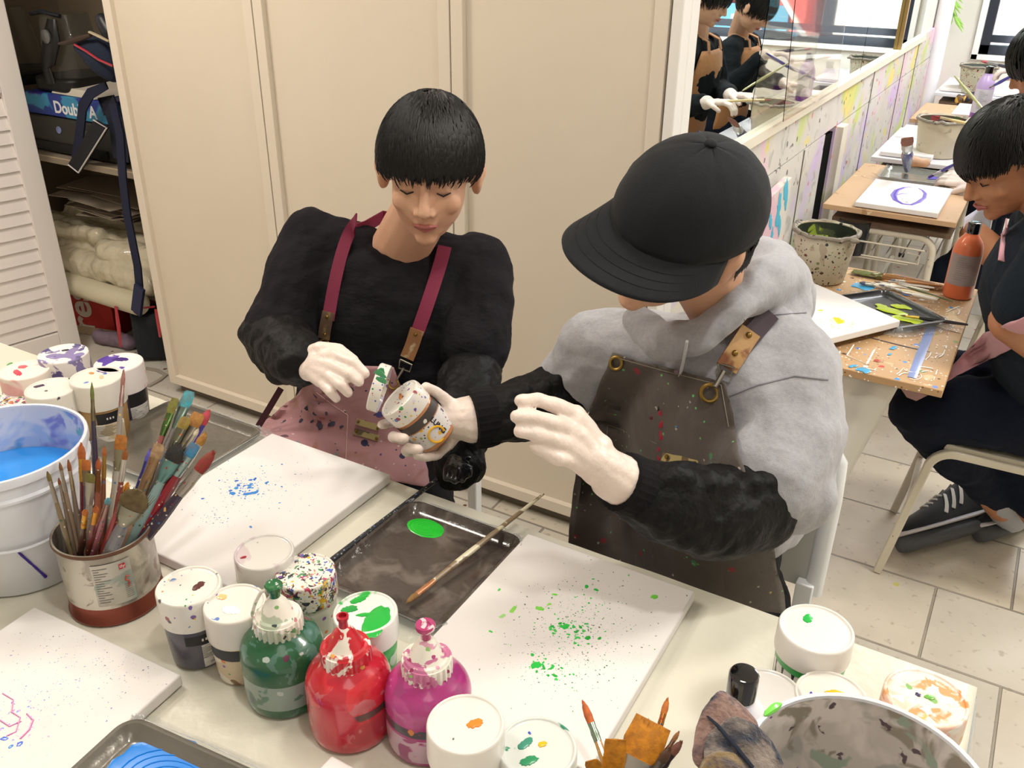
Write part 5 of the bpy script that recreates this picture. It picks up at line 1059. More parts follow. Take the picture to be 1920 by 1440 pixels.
# strap and bags
M_navy = mat('navy webbing', '#141a36', .8, bump=(220, .001))
t = wthing('webbing_strap', 'long navy webbing strap hanging down the cabinet front', 'strap', cab(235, 560, 1.985))
def ribbon(mb, pts, w_, th=.003, side=(1, 0, 0), mi=0):
    V = []; n = len(pts)
    for i, p in enumerate(pts):
        tv = pts[min(i+1, n-1)]-pts[max(i-1, 0)]; tv = tv/np.linalg.norm(tv); s = np.array(side, float); s = s-tv*(s@tv); s /= np.linalg.norm(s); nn = np.cross(tv, s)
        ww = w_[i] if hasattr(w_, '__len__') else w_
        for a, b_ in ((-1, -1), (1, -1), (1, 1), (-1, 1)): V.append(p+s*ww*a+nn*th*b_)
    F = [(i*4+k, i*4+(k+1) % 4, (i+1)*4+(k+1) % 4, (i+1)*4+k) for i in range(n-1) for k in range(4)]+[(3, 2, 1, 0), tuple(4*(n-1)+k for k in range(4))]
    return mb.add(V, F, mi)
mb = MB(); ribbon(mb, [cab(x, y, 2.0) for x, y in [(212, 195), (225, 250), (230, 330), (238, 400), (248, 450), (258, 500), (262, 545), (258, 590)]], .019); mb.build('strap', M_navy, t, ang=60)
mb = MB(); ribbon(mb, [cab(x, y, 1.99) for x, y in [(262, 538), (259, 560), (256, 586)]], .023, .006); mb.build('strap_end', mat('navy strap end', '#23284a', .7), t)
t = wthing('navy_pouch', 'navy pouch with a white piped edge hanging over the printer', 'pouch', cab(160, 300, 2.04))
mb = MB(); ribbon(mb, [cab(x, y, 2.06) for x, y in [(200, 160), (170, 175), (155, 200), (150, 250), (142, 300)]], [.012, .018, .02, .02, .02]); mb.build('strap', M_navy, t, ang=60)
P4 = [cab(x, y, 2.04) for x, y in [(178, 226), (200, 240), (147, 324), (130, 308)]]
mb = MB().add([p+np.array([0, -.006, 0]) for p in P4]+[p+np.array([0, .012, 0]) for p in P4], [(0, 1, 2, 3), (7, 6, 5, 4)]+[(i, (i+1) % 4, 4+(i+1) % 4, 4+i) for i in range(4)]); mb.build('flap', mat('black navy cloth', '#12141c', .8), t, smooth=False)
MB().tube([cab(x, y, 2.03) for x, y in [(175, 225), (200, 240), (147, 324), (128, 309)]], .0028, 6).build('white_piping', mat('white piping', '#c9c6c4', .5), t)
mb = MB(); ribbon(mb, [cab(x, y, 2.08) for x, y in [(190, 200), (205, 195), (222, 240), (228, 300)]], [.03, .045, .045, .04]); mb.build('fold', mat('navy fold', '#171c2e', .8), t, ang=60)
# plastic roll and bags on the lower level
M_plas = mat('milky plastic', '#cfc6ae', .22, coat=.5, bump=[(18, .010), (60, .002)], var=('#b3a98f', 9, .6))
t = wthing('plastic_bundle', 'bundle of milky plastic bags in the lower part of the cabinet', 'plastic bags', (-3.1, 2.27, .25))
mb = MB().cap((-3.62, 2.13, .335), .055, (-2.80, 2.115, .325), .05); mb.cap((-3.6, 2.25, .37), .09, (-2.78, 2.25, .35), .085); mb.cap((-3.5, 2.40, .40), .11, (-2.8, 2.40, .38), .10); mb.cap((-3.05, 2.14, .41), .05, (-2.82, 2.2, .38), .06); mb.cap((-3.4, 2.16, .43), .035, (-3.15, 2.18, .44), .03)
organic(mb, 'plastic', M_plas, t, vox=.010, smooth=3, disp=((.09, .03), (.025, .012)))
t = wthing('plastic_roll', 'smooth roll of cream plastic along the front of the bag bundle', 'plastic roll', (-3.2, 2.06, .2))
MB().lathe([(.001, 0), (.040, 0), (.043, .004), (.043, .80), (.040, .806), (.001, .806)], 32, c=(-3.62, 2.065, .262), R=frame((1, 0, -.01))).build('roll', mat('cream plastic roll', '#c5bda4', .3, coat=.4), t)
t = wthing('paper_pile', 'pile of crumpled grey papers on the plastic bags', 'papers', (-3.15, 2.35, .5)); r = random.Random(6)
mb = MB()
for k in range(16):
    mb.box((-3.15+r.uniform(-.2, .12), 2.30+r.uniform(-.05, .05), .505+.0055*k), (.29, .20, .002), R=eul(r.gauss(0, .04), r.gauss(0, .03), r.uniform(-.3, .3)))
mb.build('papers', mat('grey papers', '#9c8f80', .7), t, smooth=False)['kind'] = 'stuff'
struct('trim_11', MB().box((-3.17, 2.38, .245), (1.1, .46, .02)), M_shelf)
t = wthing('red_box', 'red cardboard box with large white letters on the cabinet floor', 'box', (-3.33, 2.2, .0))
R_ = eul(0, 0, math.radians(14)); MB().box((-3.36, 2.26, .115), (.38, .30, .225), R=R_).build('carton', mat('red carton', '#a8231e', .5), t, bevel=.003)
ctr = np.array([-3.36, 2.26, .115])+R_@np.array([.04, -.1512, 0]); mb = MB()
put_text(mb, 'res', .155, ctr, (0, 0, 1), -(R_@np.array([1, 0, 0])), bold=True); mb.build('lettering', mat('letter grey white', '#c0b6a8', .6), t)
MB().box(np.array([-3.36, 2.26, .03])+R_@np.array([.02, -.152, -.01]), (.34, .002, .035), R=R_).build('cream_band', mat('cream band', '#a89478', .6), t)
t = wthing('shopping_bag', 'black bag with red trim standing on the cabinet floor', 'bag', (-2.88, 2.13, 0))
mb = MB().loft([((-2.87, 2.15, .005), (.13, 0, 0), (0, .10, 0)), ((-2.87, 2.15, .12), (.14, 0, 0), (0, .105, 0)), ((-2.87, 2.14, .20), (.135, 0, 0), (0, .09, 0))], 4)
mb.build('bag_body', mat('dark bag', '#1a2028', .8, bump=(30, .004)), t, smooth=False, bevel=.02)
MB().tube([cab(x, y, 2.03) for x, y in [(222, 560), (228, 575), (245, 580), (290, 575)]], .004, 6).tube([cab(x, y, 2.02) for x, y in [(217, 575), (222, 610), (226, 650)]], [.008, .012, .006], 8, flat=.4).tube([cab(x, y, 2.02) for x, y in [(292, 580), (298, 610), (300, 632)]], [.008, .012, .006], 8, flat=.4).build('red_trim', paint('#b02a3a'), t)
t = wthing('lilac_sheet', 'crumpled lilac paper on the cabinet floor beside the red box', 'paper', (-3.1, 2.1, 0))
organic(MB().cap((-3.16, 2.10, .03), .03, (-3.02, 2.12, .03), .035), 'paper', mat('lilac paper', '#7a6878', .8), t, vox=.008, disp=((.05, .03),))
t = wthing('floor_strip', 'pale bent metal strip lying on the floor by the cabinet', 'strip', AZ(270, 715, .003))
mb = MB(); ribbon(mb, [AZ(x, y, .004) for x, y in [(272, 690), (295, 694), (311, 703), (300, 712), (278, 724)]], .008, .002, side=(0, 1, 0)); mb.build('strip', mat('pale strip', '#a59c8e', .5), t)
# ================================================================ people
def cb(a, b, c): return a*RI+b*UP-c*FW
def unit(v): v = np.array(v, float); return v/np.linalg.norm(v)
M_skin = mat('skin', '#cfa387', .5, sss=.12, var=('#bf8a6c', 14, .5), bump=(400, .0002))
M_skin2 = mat('tanned skin', '#b07a58', .5, sss=.12, var=('#a56f4f', 14, .5), bump=(400, .0002))
M_lips = mat('lips', '#a8605a', .45); M_hair = mat('black hair', '#090809', .42, spec=.45, bump=[(900, .0003)]); M_brow = mat('brow', '#14100f', .7)
M_glove = mat('latex glove', '#e6d6cc', .42, sss=.06, coat=.1, bump=[(70, .0012), (260, .0005)], rnd=False)
M_eye = mat('eyelash', '#120e0e', .6)

def head_frame(f, u):
    f = unit(f); u = np.array(u, float); u = unit(u-f*(u@f)); r = np.cross(f, u); return f, u, r
def head_volumes(mb, c, f, u, s=1.0, neck=None):
    f, u, r = head_frame(f, u); c = np.array(c, float); R = np.stack([r, f, u], 1)
    P = lambda x, y, z: c+(r*x+f*y+u*z)*s
    mb.ell(P(0, -.008, .022), (.074*s, .094*s, .088*s), R, 28)
    mb.ell(P(0, .020, -.030), (.063*s, .072*s, .075*s), R, 24)
    mb.ell(P(0, .032, -.068), (.044*s, .050*s, .042*s), R, 20)
    mb.ell(P(0, .066, -.094), (.020*s, .018*s, .016*s), R, 14)
    for q in (-1, 1):
        mb.ell(P(q*.037, .062, -.028), (.022*s, .020*s, .022*s), R, 14)        # cheek
        mb.cap(P(q*.012, .088, .020), .009*s, P(q*.042, .072, .022), .008*s)   # brow
        mb.ell(P(q*.030, .072, .002), (.0145*s, .013*s, .0115*s), R, 14)       # lidded eye
        mb.ell(P(q*.080, -.006, -.012), (.010*s, .020*s, .033*s), R@eul(0, 0, q*-.35), 14)  # ear
        mb.ell(P(q*.087, -.012, .000), (.008*s, .016*s, .020*s), R@eul(0, 0, q*-.5), 12)
        mb.ell(P(q*.013, .096, -.036), (.0075*s, .008*s, .0065*s), R, 10)      # nostril wing
    mb.cap(P(0, .086, .014), .007*s, P(0, .106, -.030), .0105*s)               # nose
    mb.ell(P(0, .082, -.058), (.022*s, .012*s, .008*s), R, 12); mb.ell(P(0, .080, -.069), (.017*s, .011*s, .007*s), R, 12)
    return P, R, (f, u, r)
def face_parts(t, P, R, s=1.0, lips=True):
    mb = MB()
    for q in (-1, 1):
        mb.tube([P(q*.014, .0955, .024), P(q*.028, .0905, .029), P(q*.046, .073, .026)], [.0025*s, .0032*s, .0014*s], 6)
    mb.build('eyebrows', M_brow, t); mb = MB()
    for q in (-1, 1):
        mb.tube([P(q*.019, .0835, -.003), P(q*.030, .0858, -.0065), P(q*.042, .0785, -.003)], [.0010*s, .0016*s, .0010*s], 6)
    mb.build('eyelashes', M_eye, t)
    if lips:
        mb = MB(); mb.tube([P(-.021, .084, -.0625), P(-.008, .0935, -.0595), P(0, .094, -.061), P(.008, .0935, -.0595), P(.021, .084, -.0625)], [.0015*s, .0038*s, .0036*s, .0038*s, .0015*s], 8)
        mb.tube([P(-.018, .084, -.066), P(0, .0915, -.0685), P(.018, .084, -.066)], [.0015*s, .0046*s, .0015*s], 8); mb.build('lips', M_lips, t)
def hair(t, c, f, u, s=1.0, front=.045, side=-.020, back=-.055, n=900, L_=.055, seed=1, m=None, crown=(0, -.045, .095), vol=.010, fringe=.0, lift=.006, top=9, azmin=0, ragged=.014, shell=True):
    """hair shell plus locks that fall away from the crown"""
    f, u, r = head_frame(f, u); c = np.array(c, float); rg = random.Random(seed)
    A = np.array([.074+vol, .094+vol, .088+vol])*s; O = np.array([0, -.008, .022])*s
    M3 = np.stack([r, f, u], 1)
    def line(az):   # hairline height (local z) by azimuth, 0 = front
        q = abs(az)/math.pi; return (front+(side-front)*min(1, q/.38)**1.6 if q < .38 else side+(back-side)*(q-.38)/.62)*s
    V = []; nu, nv = 40, 14; mb = MB()
    for j in range(nv+1):
        for i in range(nu):
            az = -math.pi+2*math.pi*i/nu; zl = line(az)-fringe*s*max(0, math.cos(az)); el0 = math.asin(max(-.95, min(.95, (zl-O[2])/A[2]))); el = math.pi/2+(el0-math.pi/2)*j/nv
            k_ = 1.0 if j < nv else .93
            p = O+np.array([math.sin(az)*math.cos(el), math.cos(az)*math.cos(el), math.sin(el)])*A*k_; V.append(c+M3@p)
    F = [(j*nu+i, j*nu+(i+1) % nu, (j+1)*nu+(i+1) % nu, (j+1)*nu+i) for j in range(nv) for i in range(nu)]
    # inner shell closes the cap
    k = len(V)
    V += [c+(v-c)*.90 for v in V[:k]]
    F += [(k+b, k+a, k+d, k+c_) for a, b, c_, d in [(f_[0], f_[1], f_[2], f_[3]) for f_ in F]]
    F += [(nv*nu+i, nv*nu+(i+1) % nu, k+nv*nu+(i+1) % nu, k+nv*nu+i) for i in range(nu)]
    if shell: mb.add(V, F)
    cr = unit(np.array(crown))
    for _ in range(n):
        az = rg.uniform(-math.pi, math.pi); zl = line(az)
        el0 = math.asin(max(-.95, min(.95, (zl-O[2])/A[2]))); el = el0+(math.pi/2-el0)*(1-math.sqrt(rg.random()))
        if math.sin(el)*A[2]+O[2] > top or abs(az) < azmin: continue
        rag_ = rg.gauss(0, ragged)*s
        p = np.array([math.sin(az)*math.cos(el), math.cos(az)*math.cos(el), math.sin(el)]); pts = []; d = None; ll = L_*s*(.7+.6*rg.random()); st_ = ll/5
        jit = np.array([rg.gauss(0, .25), rg.gauss(0, .25), rg.gauss(0, .1)])
        for q in range(6):
            nrm = unit(p/A); pos = O+unit(p)*A*(1+(lift*(1-q/5)*.6+.001)/.09) if True else None
            pts.append(c+M3@(pos+nrm*s*(lift*.5*math.sin(q/5*3.1))))
            d = p-cr; d = d-unit(p)*(d@unit(p)); d = unit(d+jit*.5+np.array([0, 0, -.35])); p = unit(p+d*st_/(.09*s))
            if p[2]*A[2]+O[2] < zl-fringe*s*max(0, math.cos(az))-.016*s+rag_: break
        if len(pts) > 2:
            m2 = len(pts); mb.tube(pts, [.0026*s*(1-.75*(i/(m2-1))**2) for i in range(m2)], 4)
    return mb.build('hair', m or M_hair, t, fix=False, ang=70)
def hand_chain(mb, wrist, fingers, mcp, r=.0092, k=1.0, palm=.0155, thumb=None):
    w_ = np.array(wrist, float)
    for i, ch in enumerate(fingers):
        rr_ = r*(1.0 if i < 3 else .88)*k; n = len(ch)
        mb.chain(ch, [rr_*(1.05-.22*j/(n-1)) for j in range(n)], 12)
        mb.cap(w_+(ch[0]-w_)*.12, palm*k*1.02, ch[0], rr_*1.22, 12)
    for a, b in zip(fingers[:-1], fingers[1:]): mb.cap(a[0], r*1.1*k, b[0], r*1.1*k, 12)
    for a, b in zip(fingers[:-1], fingers[1:]): mb.cap((a[0]+w_)/2, palm*k, (b[0]+w_)/2, palm*k, 12)
    if thumb is not None:
        mb.chain(thumb, [.0135*k]+[.0108*k*(1-.12*j) for j in range(len(thumb)-1)], 12); mb.cap(w_, palm*k, thumb[0], .013*k, 12)
def torso(mb, neck, pelvis, side, fwd, k=1.0, bend=0.0, w_=1.0, kd=1.0, tmin=-1, tmax=2):
    neck, pelvis = np.array(neck, float), np.array(pelvis, float); side, fwd = unit(side), unit(fwd); ax = neck-pelvis
    rings = []
    for t_, a, b in ((-.08, .10, .09), (0, .165, .125), (.18, .160, .122), (.38, .150, .112), (.58, .165, .118), (.74, .178, .115), (.86, .172, .098), (.95, .125, .075), (1.0, .07, .058)):
        if not tmin <= t_ <= tmax: continue
        rings.append((pelvis+ax*t_+fwd*bend*math.sin(math.pi*max(0, min(1, t_))), side*a*k*w_, fwd*b*k*kd))
    mb.loft(rings, 32); return mb
def flat_patch(rows, target, off, nu=30, nv=40, back=None):
    """cloth laid over a body: rows of (left px, right px) are cast onto the body surface"""
    rows = [np.array(r, float) for r in rows]; G = []
    for j in range(nv+1):
        v = j/nv*(len(rows)-1); k = min(int(v), len(rows)-2); q = v-k; r = rows[k]*(1-q)+rows[k+1]*q; row = []
        for i in range(nu+1):
            u = i/nu; px, py = r[0]+(r[2]-r[0])*u, r[1]+(r[3]-r[1])*u; d = Vector(ray(px, py)); hit, nrm, _, dist = target.ray_cast(Vector(CAM), d.normalized())
            row.append(((np.array(hit)-CAM)@FW if hit is not None else None, px, py))
        G.append(row)
    D = np.array([[x[0] if x[0] is not None else np.nan for x in row] for row in G])
    for _ in range(200):
        if not np.isnan(D).any(): break
        P_ = np.pad(D, 1, constant_values=np.nan); st_ = np.stack([P_[:-2, 1:-1], P_[2:, 1:-1], P_[1:-1, :-2], P_[1:-1, 2:]]); 
        with np.errstate(all='ignore'): mean = np.nanmean(st_, 0)
        D = np.where(np.isnan(D), mean, D)
    for _ in range(6):   # take the small steps out, staying outside the body
        P_ = np.pad(D, 1, mode='edge'); S_ = (P_[:-2, 1:-1]+P_[2:, 1:-1]+P_[1:-1, :-2]+P_[1:-1, 2:])/4; D = np.minimum(D, .5*D+.5*S_)
    V = [AD(G[j][i][1], G[j][i][2], D[j][i]-off) for j in range(nv+1) for i in range(nu+1)]
    F = [(j*(nu+1)+i, j*(nu+1)+i+1, (j+1)*(nu+1)+i+1, (j+1)*(nu+1)+i) for j in range(nv) for i in range(nu)]
    return MB().add(V, F)
def on_body(px, py, target, off=.006, dflt=1.4):
    hit, nrm, _, dist = target.ray_cast(Vector(CAM), Vector(ray(px, py)).normalized())
    return AD(px, py, ((np.array(hit)-CAM)@FW if hit is not None else dflt)-off)
def bvh_of(*obs):
    V = []; F = []
    for o in obs:
        w0 = o.parent.location if o.parent else Vector((0, 0, 0)); n = len(V)
        V += [v.co+w0 for v in o.data.vertices]; F += [tuple(i+n for i in p.vertices) for p in o.data.polygons]
    return BVHTree.FromPolygons(V, F)
def strap(name, pix, w_, target, m, parent, off=.007, th=.0014, dflt=1.6, n=14):
    pix = np.array(pix, float); s = np.linspace(0, len(pix)-1, n); pts = []
    for q in s:
        k = min(int(q), len(pix)-2); p = pix[k]*(1-(q-k))+pix[k+1]*(q-k); pts.append(on_body(p[0], p[1], target, off, dflt))
    for _ in range(8): pts = [pts[0]]+[(pts[i-1]+2*pts[i]+pts[i+1])/4 for i in range(1, len(pts)-1)]+[pts[-1]]
    mb = MB(); V = []
    for i, p in enumerate(pts):
        tv = unit(pts[min(i+1, n-1)]-pts[max(i-1, 0)]); s_ = unit(np.cross(tv, FW)); nn = np.cross(s_, tv)
        for a, b in ((-1, -1), (1, -1), (1, 1), (-1, 1)): V.append(p+s_*w_*a+nn*th*b)
    F = [(i*4+k, i*4+(k+1) % 4, (i+1)*4+(k+1) % 4, (i+1)*4+k) for i in range(n-1) for k in range(4)]+[(3, 2, 1, 0), tuple(4*(n-1)+k for k in range(4))]
    return mb.add(V, F).build(name, m, parent, ang=60)
def ring(mb, c, r, n, th, nrm):
    Fr = frame(nrm); pts = [c+Fr[:, 0]*r*math.cos(a)+Fr[:, 1]*r*math.sin(a) for a in np.linspace(0, 6.2832, n)]; return mb.tube(pts, th, 8)
M_brass = mat('old brass', '#8a7038', .35, metal=.8); M_leather = mat('tan leather', '#b08a5a', .6, layers=[('smear', '#7a4a2a', 40, .42, '', .06)], bump=(160, .0005))
M_leather2 = mat('worn khaki leather', '#9a8a5a', .55, layers=[('smear', '#5a4a30', 40, .4)])
M_steel = mat('steel buckle', '#8a857a', .3, metal=.9)
WR = [(38, .0035), (90, .0012)]
M_blk = mat('black cotton', '#111013', .9, spec=.25, sheen=0, bump=WR, rnd=False); M_blk2 = mat('black shirt', '#17151a', .9, spec=.25, sheen=0, bump=[(22, .006), (70, .0015)], rnd=False, stretch=(1, 1, 1.8))
M_slv = mat('black nylon sleeve', '#0a0a0c', .6, spec=.25, sheen=0, bump=[(13, .016), (40, .005)], rnd=False)
M_hood = mat('grey marl fleece', '#a6a6ab', .95, sheen=.3, bump=[(14, .008), (600, .0006)], var=('#98979e', 170, .7), rnd=False)

# ---------------------------------------------------------------- person one: black shirt, pink apron
t = wthing('person', 'person in a black shirt and dusty pink apron looking down at a held jar', 'person', (-1.03, 1.32, .46))
hc = AD(806, 318, 1.55); hf, hu = cb(-.02, -.60, .78), cb(.06, .80, .60)
nk = AD(748, 450, 1.71); Rs, Ls = AD(588, 455, 1.75), AD(897, 500, 1.76); Re, Le = AD(520, 640, 1.69), AD(892, 672, 1.70)
Rw, Lw = AD(562, 676, 1.50), AD(852, 835, 1.55); pel = AD(690, 870, 1.93); sd = unit(Ls-Rs); fw1 = unit(np.cross(sd, (0, 0, 1))*1); fw1 = fw1 if fw1@np.array([0, -1, 0]) > 0 else -fw1
kn = [pel+fw1*.40+sd*.17+np.array([0, 0, .0]), pel+fw1*.40-sd*.17]
hand1 = [[AD(*p) for p in ch] for ch in ([(632, 668, 1.455), (664, 680, 1.43), (684, 700, 1.425)], [(624, 686, 1.450), (656, 702, 1.42), (673, 716, 1.42)], [(612, 702, 1.450), (640, 722, 1.42), (652, 736, 1.425)], [(600, 714, 1.455), (620, 735, 1.43), (631, 747, 1.435)])]
thumb1 = [AD(600, 655, 1.475), AD(635, 656, 1.47), AD(662, 676, 1.455)]
hand1l = [[AD(*p) for p in ch] for ch in ([(850, 858, 1.50), (840, 880, 1.47), (838, 895, 1.46)], [(862, 862, 1.50), (855, 885, 1.47), (853, 900, 1.46)], [(874, 864, 1.50), (868, 885, 1.48), (866, 898, 1.47)], [(884, 862, 1.51), (880, 880, 1.49), (878, 890, 1.48)])]
def legs(mb, pel, sd, kn, ft, k=1.0):
    for q, K, Fp in ((1, kn[0], ft[0]), (-1, kn[1], ft[1])):
        mb.cap(pel+sd*q*.085, .085*k, K, .060*k); mb.cap(K, .060*k, Fp, .042*k)
ft1 = [np.array([k_[0]+.02, k_[1]+.10, .10]) for k_ in kn]
mb = MB(); P_, R_h, _ = head_volumes(mb, hc, hf, hu)
mb.cap(hc-np.array(unit(hf))*.03-np.array([0, 0, .05]), .052, nk-np.array([0, 0, .02]), .056); torso(mb, nk-np.array([0, 0, .035]), pel, sd, fw1, .76)
for a, b, c_ in ((Rs, Re, Rw), (Ls, Le, Lw)): mb.cap(nk*.6+a*.4-np.array([0, 0, .035]), .036, a, .044); mb.cap(a, .044, b, .030); mb.cap(b, .028, c_, .020)
legs(mb, pel, sd, kn, ft1, .85)
for F_ in ft1: mb.cap(F_-np.array([0, 0, .05]), .035, F_+fw1*.15-np.array([0, 0, .065]), .028)
hand_chain(mb, Rw, hand1, None, k=.6, thumb=thumb1); hand_chain(mb, Lw, hand1l, None, k=.6)
organic(mb, 'body', M_skin, t, vox=.0042, smooth=5); face_parts(t, P_, R_h)
hair(t, hc, hf, hu, 1.0, front=.046, side=.030, back=-.048, n=3000, L_=.036, seed=3, fringe=.008, vol=.010, lift=.009, ragged=.008)
mb = MB(); torso(mb, nk-np.array([0, 0, .012]), pel, sd, fw1, 1.04, .0, 1.0)
for a, b in ((Rs, Re), (Ls, Le)):
    mb.cap(nk*.55+a*.45-np.array([0, 0, .025]), .058, a-np.array([0, 0, .005]), .066); mb.cap(a, .066, a+(b-a)*.72, .070); mb.cap(a+(b-a)*.3, .068, a+(b-a)*.85, .072)
for k in range(4):  # rolls of cloth over the belly
    c_ = nk+(pel-nk)*(.48+.085*k); mb.cap(c_-sd*.10+fw1*.105, .016, c_+sd*.11+fw1*(.10+.006*k)+np.array([0, 0, .02]), .014)
shirt1 = organic(mb, 'tshirt', M_blk2, t, vox=.006, smooth=5, disp=((.09, .022), (.035, .008)))
mb = MB()
mb.chain([Rs+(Re-Rs)*.62, Re-np.array([.0, 0, 0]), Re+(Rw-Re)*.35, Re+(Rw-Re)*.75, Rw], [.058, .060, .056, .050, .042])
mb.ell(Re+np.array([-.005, 0, .01]), (.066, .062, .05)); mb.cap(Re+(Rw-Re)*.45-np.array([0, 0, .02]), .045, Re+(Rw-Re)*.8-np.array([0, 0, .012]), .042)
organic(mb, 'sleeve', M_slv, t, vox=.0055, smooth=3, disp=((.045, .022),))
mb = MB(); mb.chain([Le-np.array([0, 0, .015]), Le+(Lw-Le)*.3, Le+(Lw-Le)*.7, Lw, AD(860, 870, 1.53)], [.052, .058, .056, .052, .046])
organic(mb, 'sleeve', M_slv, t, vox=.0055, smooth=3, disp=((.045, .022),))
mb = MB(); hand_chain(mb, Rw, hand1, None, thumb=thumb1, palm=.0185, r=.0100); mb.cap(Rw+(Re-Rw)*.25, .032, Rw, .030)
organic(mb, 'glove', M_glove, t, vox=.0024, smooth=3, disp=((.02, .002),))
mb = MB(); hand_chain(mb, Lw, hand1l, None); organic(mb, 'glove', mat('black glove', '#121214', .25, coat=.4, bump=(60, .004)), t, vox=.003, smooth=3)
mb = MB(); mb.ell(pel, (.19, .16, .11)); legs(mb, pel, sd, kn, ft1, 1.12)
tr1 = organic(mb, 'trousers', M_blk, t, vox=.009, smooth=5, disp=((.06, .012),))
for F_ in ft1:
    organic(MB().cap(F_-np.array([0, 0, .052]), .042, F_+fw1*.15-np.array([0, 0, .062]), .034), 'shoe', M_blk, t, vox=.008, smooth=3)
organic(MB().cap(AD(876, 667, 1.672), .020, AD(900, 660, 1.672), .018), 'bare_elbow', M_skin, t, vox=.005, smooth=4)
# envelope for the apron: torso and lap
env = MB(); torso(env, nk-np.array([0, 0, .012]), pel, sd, fw1, 1.10)
for q in (-1, 1): env.cap(pel+sd*q*.10, .12, pel+fw1*.30+sd*q*.20+np.array([0, 0, .03]), .10)
env.cap(pel+fw1*.1-sd*.1, .13, pel+fw1*.1+sd*.1, .13)
eo = organic(env, 'env', M_blk, t, vox=.01, smooth=12); bv = bvh_of(eo, shirt1); bs = bvh_of(shirt1); bpy.data.objects.remove(eo)
M_pink = mat('dusty pink canvas cloth', '#b08286', .8, sheen=.2, bump=[(12, .006), (500, .0004)], var=('#a57a7c', 6, .6), layers=[('multi', ['#2a2a48', '#5a3a4a', '#a05a60', '#8a8a8a', '#4a4a8a'], 42, .22), ('multi', ['#3a3a5a', '#c9b5b0'], 120, .12), ('smear', '#9a6a5a', 12, .36, '', .06)], rnd=False)
ap = flat_patch([(598, 686, 738, 688), (560, 738, 758, 742), (522, 768, 778, 800), (484, 800, 798, 862), (470, 860, 808, 915)], bv, .010)
ap = ap.build('apron', M_pink, t, fix=False, mods=[('SOLIDIFY', dict(thickness=.002, offset=-1)), ('DISPLACE', dict(texture=clouds(.06), strength=.008))])
M_maroon = mat('maroon webbing', '#7a2340', .75, bump=(400, .0005))
strap('strap', [(668, 412), (657, 432), (645, 455), (628, 520), (615, 600)], .0115, bs, M_maroon, ap, .008)
strap('strap', [(834, 462), (828, 490), (813, 535), (795, 590), (782, 625)], .0125, bs, M_maroon, ap, .008)
o = strap('leather_tab', [(616, 585), (610, 612), (607, 635)], .011, bs, mat('dark worn leather', '#5a4636', .6, layers=[('smear', '#8a7048', 40, .4, '', .06)]), ap, .010)
o = strap('leather_tab', [(782, 618), (774, 645), (763, 672)], .013, bs, mat('worn brown leather', '#8a5f3a', .6, layers=[('smear', '#b0a080', 40, .40, '', .06)]), ap, .010)
mb = MB()
for x, y in ((613, 594), (609, 627), (779, 627), (607, 735) ): mb.ell(on_body(x, y, bs, .013), (.0035, .0035, .0035), None, 10)
mb.build('rivets', M_brass, ap)
mb = MB(); P3 = [on_body(x, y, bv, .013, 1.6) for x, y in ((750, 674), (772, 684), (768, 697), (748, 690), (750, 674))]; mb.tube(P3, .0018, 8)
mb.tube([on_body(757, 690, bv, .014, 1.6), on_body(744, 712, bv, .014, 1.6)], [.003, .002], 8); mb.build('swivel_hook', M_steel, ap)
mb = MB(); ring(mb, on_body(738, 720, bv, .014, 1.6), .009, 20, .0022, FW); ring(mb, on_body(607, 645, bs, .014, 1.6), .009, 20, .002, FW); mb.build('ring', M_brass, ap)
mb = MB(); bk = -fw1; ribbon(mb, [on_body(664, 424, bs, .004)-np.array([0, 0, .008]), nk+sd*-.066+bk*.02+np.array([0, 0, .010]), nk+sd*-.040+bk*.066+np.array([0, 0, .020]), nk+sd*.035+bk*.066+np.array([0, 0, .020]), nk+sd*.066+bk*.02+np.array([0, 0, .0]), on_body(832, 474, bs, .004)-np.array([0, 0, .008])], .0115, .0014, side=(0, 0, 1)); mb.build('neck_strap', M_maroon, ap)
strap('back_tie', [(527, 728), (505, 765), (484, 800)], .006, bv, mat('dark maroon tie', '#3f1420', .8), ap, .0, dflt=1.75)
for k, (a, b) in enumerate((((668, 790), (712, 803)), ((664, 808), (710, 822)))):
    o = strap('brass_tag', [a, ((a[0]+b[0])/2, (a[1]+b[1])/2), b], .0058, bvh_of(ap), M_leather2, ap, .006, .0012, n=6)
    mb = MB()
    for x, y in (a, b): mb.ell(on_body(x+(4 if x == a[0] else -4), y, bvh_of(ap), .010), (.003, .003, .003), None, 10)
    mb.build('stud', M_brass, o)
M_st = mat('stitching', '#d9b9b5', .8); ba = bvh_of(ap)
def stitch(name, pix, m, parent, tgt, off=.006, r=.0006, dflt=1.5):
    pix = np.array(pix, float); pts = []
    for q in np.linspace(0, len(pix)-1, 12*(len(pix)-1)+1):
        k = min(int(q), len(pix)-2); p = pix[k]*(1-(q-k))+pix[k+1]*(q-k); pts.append(on_body(p[0], p[1], tgt, off, dflt))
    return MB().tube(pts, r, 5).build(name, m, parent)
stitch('pocket_stitching', [(592, 735), (625, 760), (652, 778), (648, 870)], M_st, ap, ba)
mb = MB(); rr = random.Random(8)
for x, y, s_ in ((578, 763, .006), (590, 775, .004), (622, 795, .0055), (600, 800, .005), (612, 775, .003), (640, 800, .003), (585, 790, .003)): blob(mb, on_body(x, y, ba, .005), s_, rr, .0008, 1.2, 1, n=12, j=.4, R=frame(-FW))
mb.build('paint_spots', paint('#26263f'), ap, fix=False)['kind'] = 'stuff'

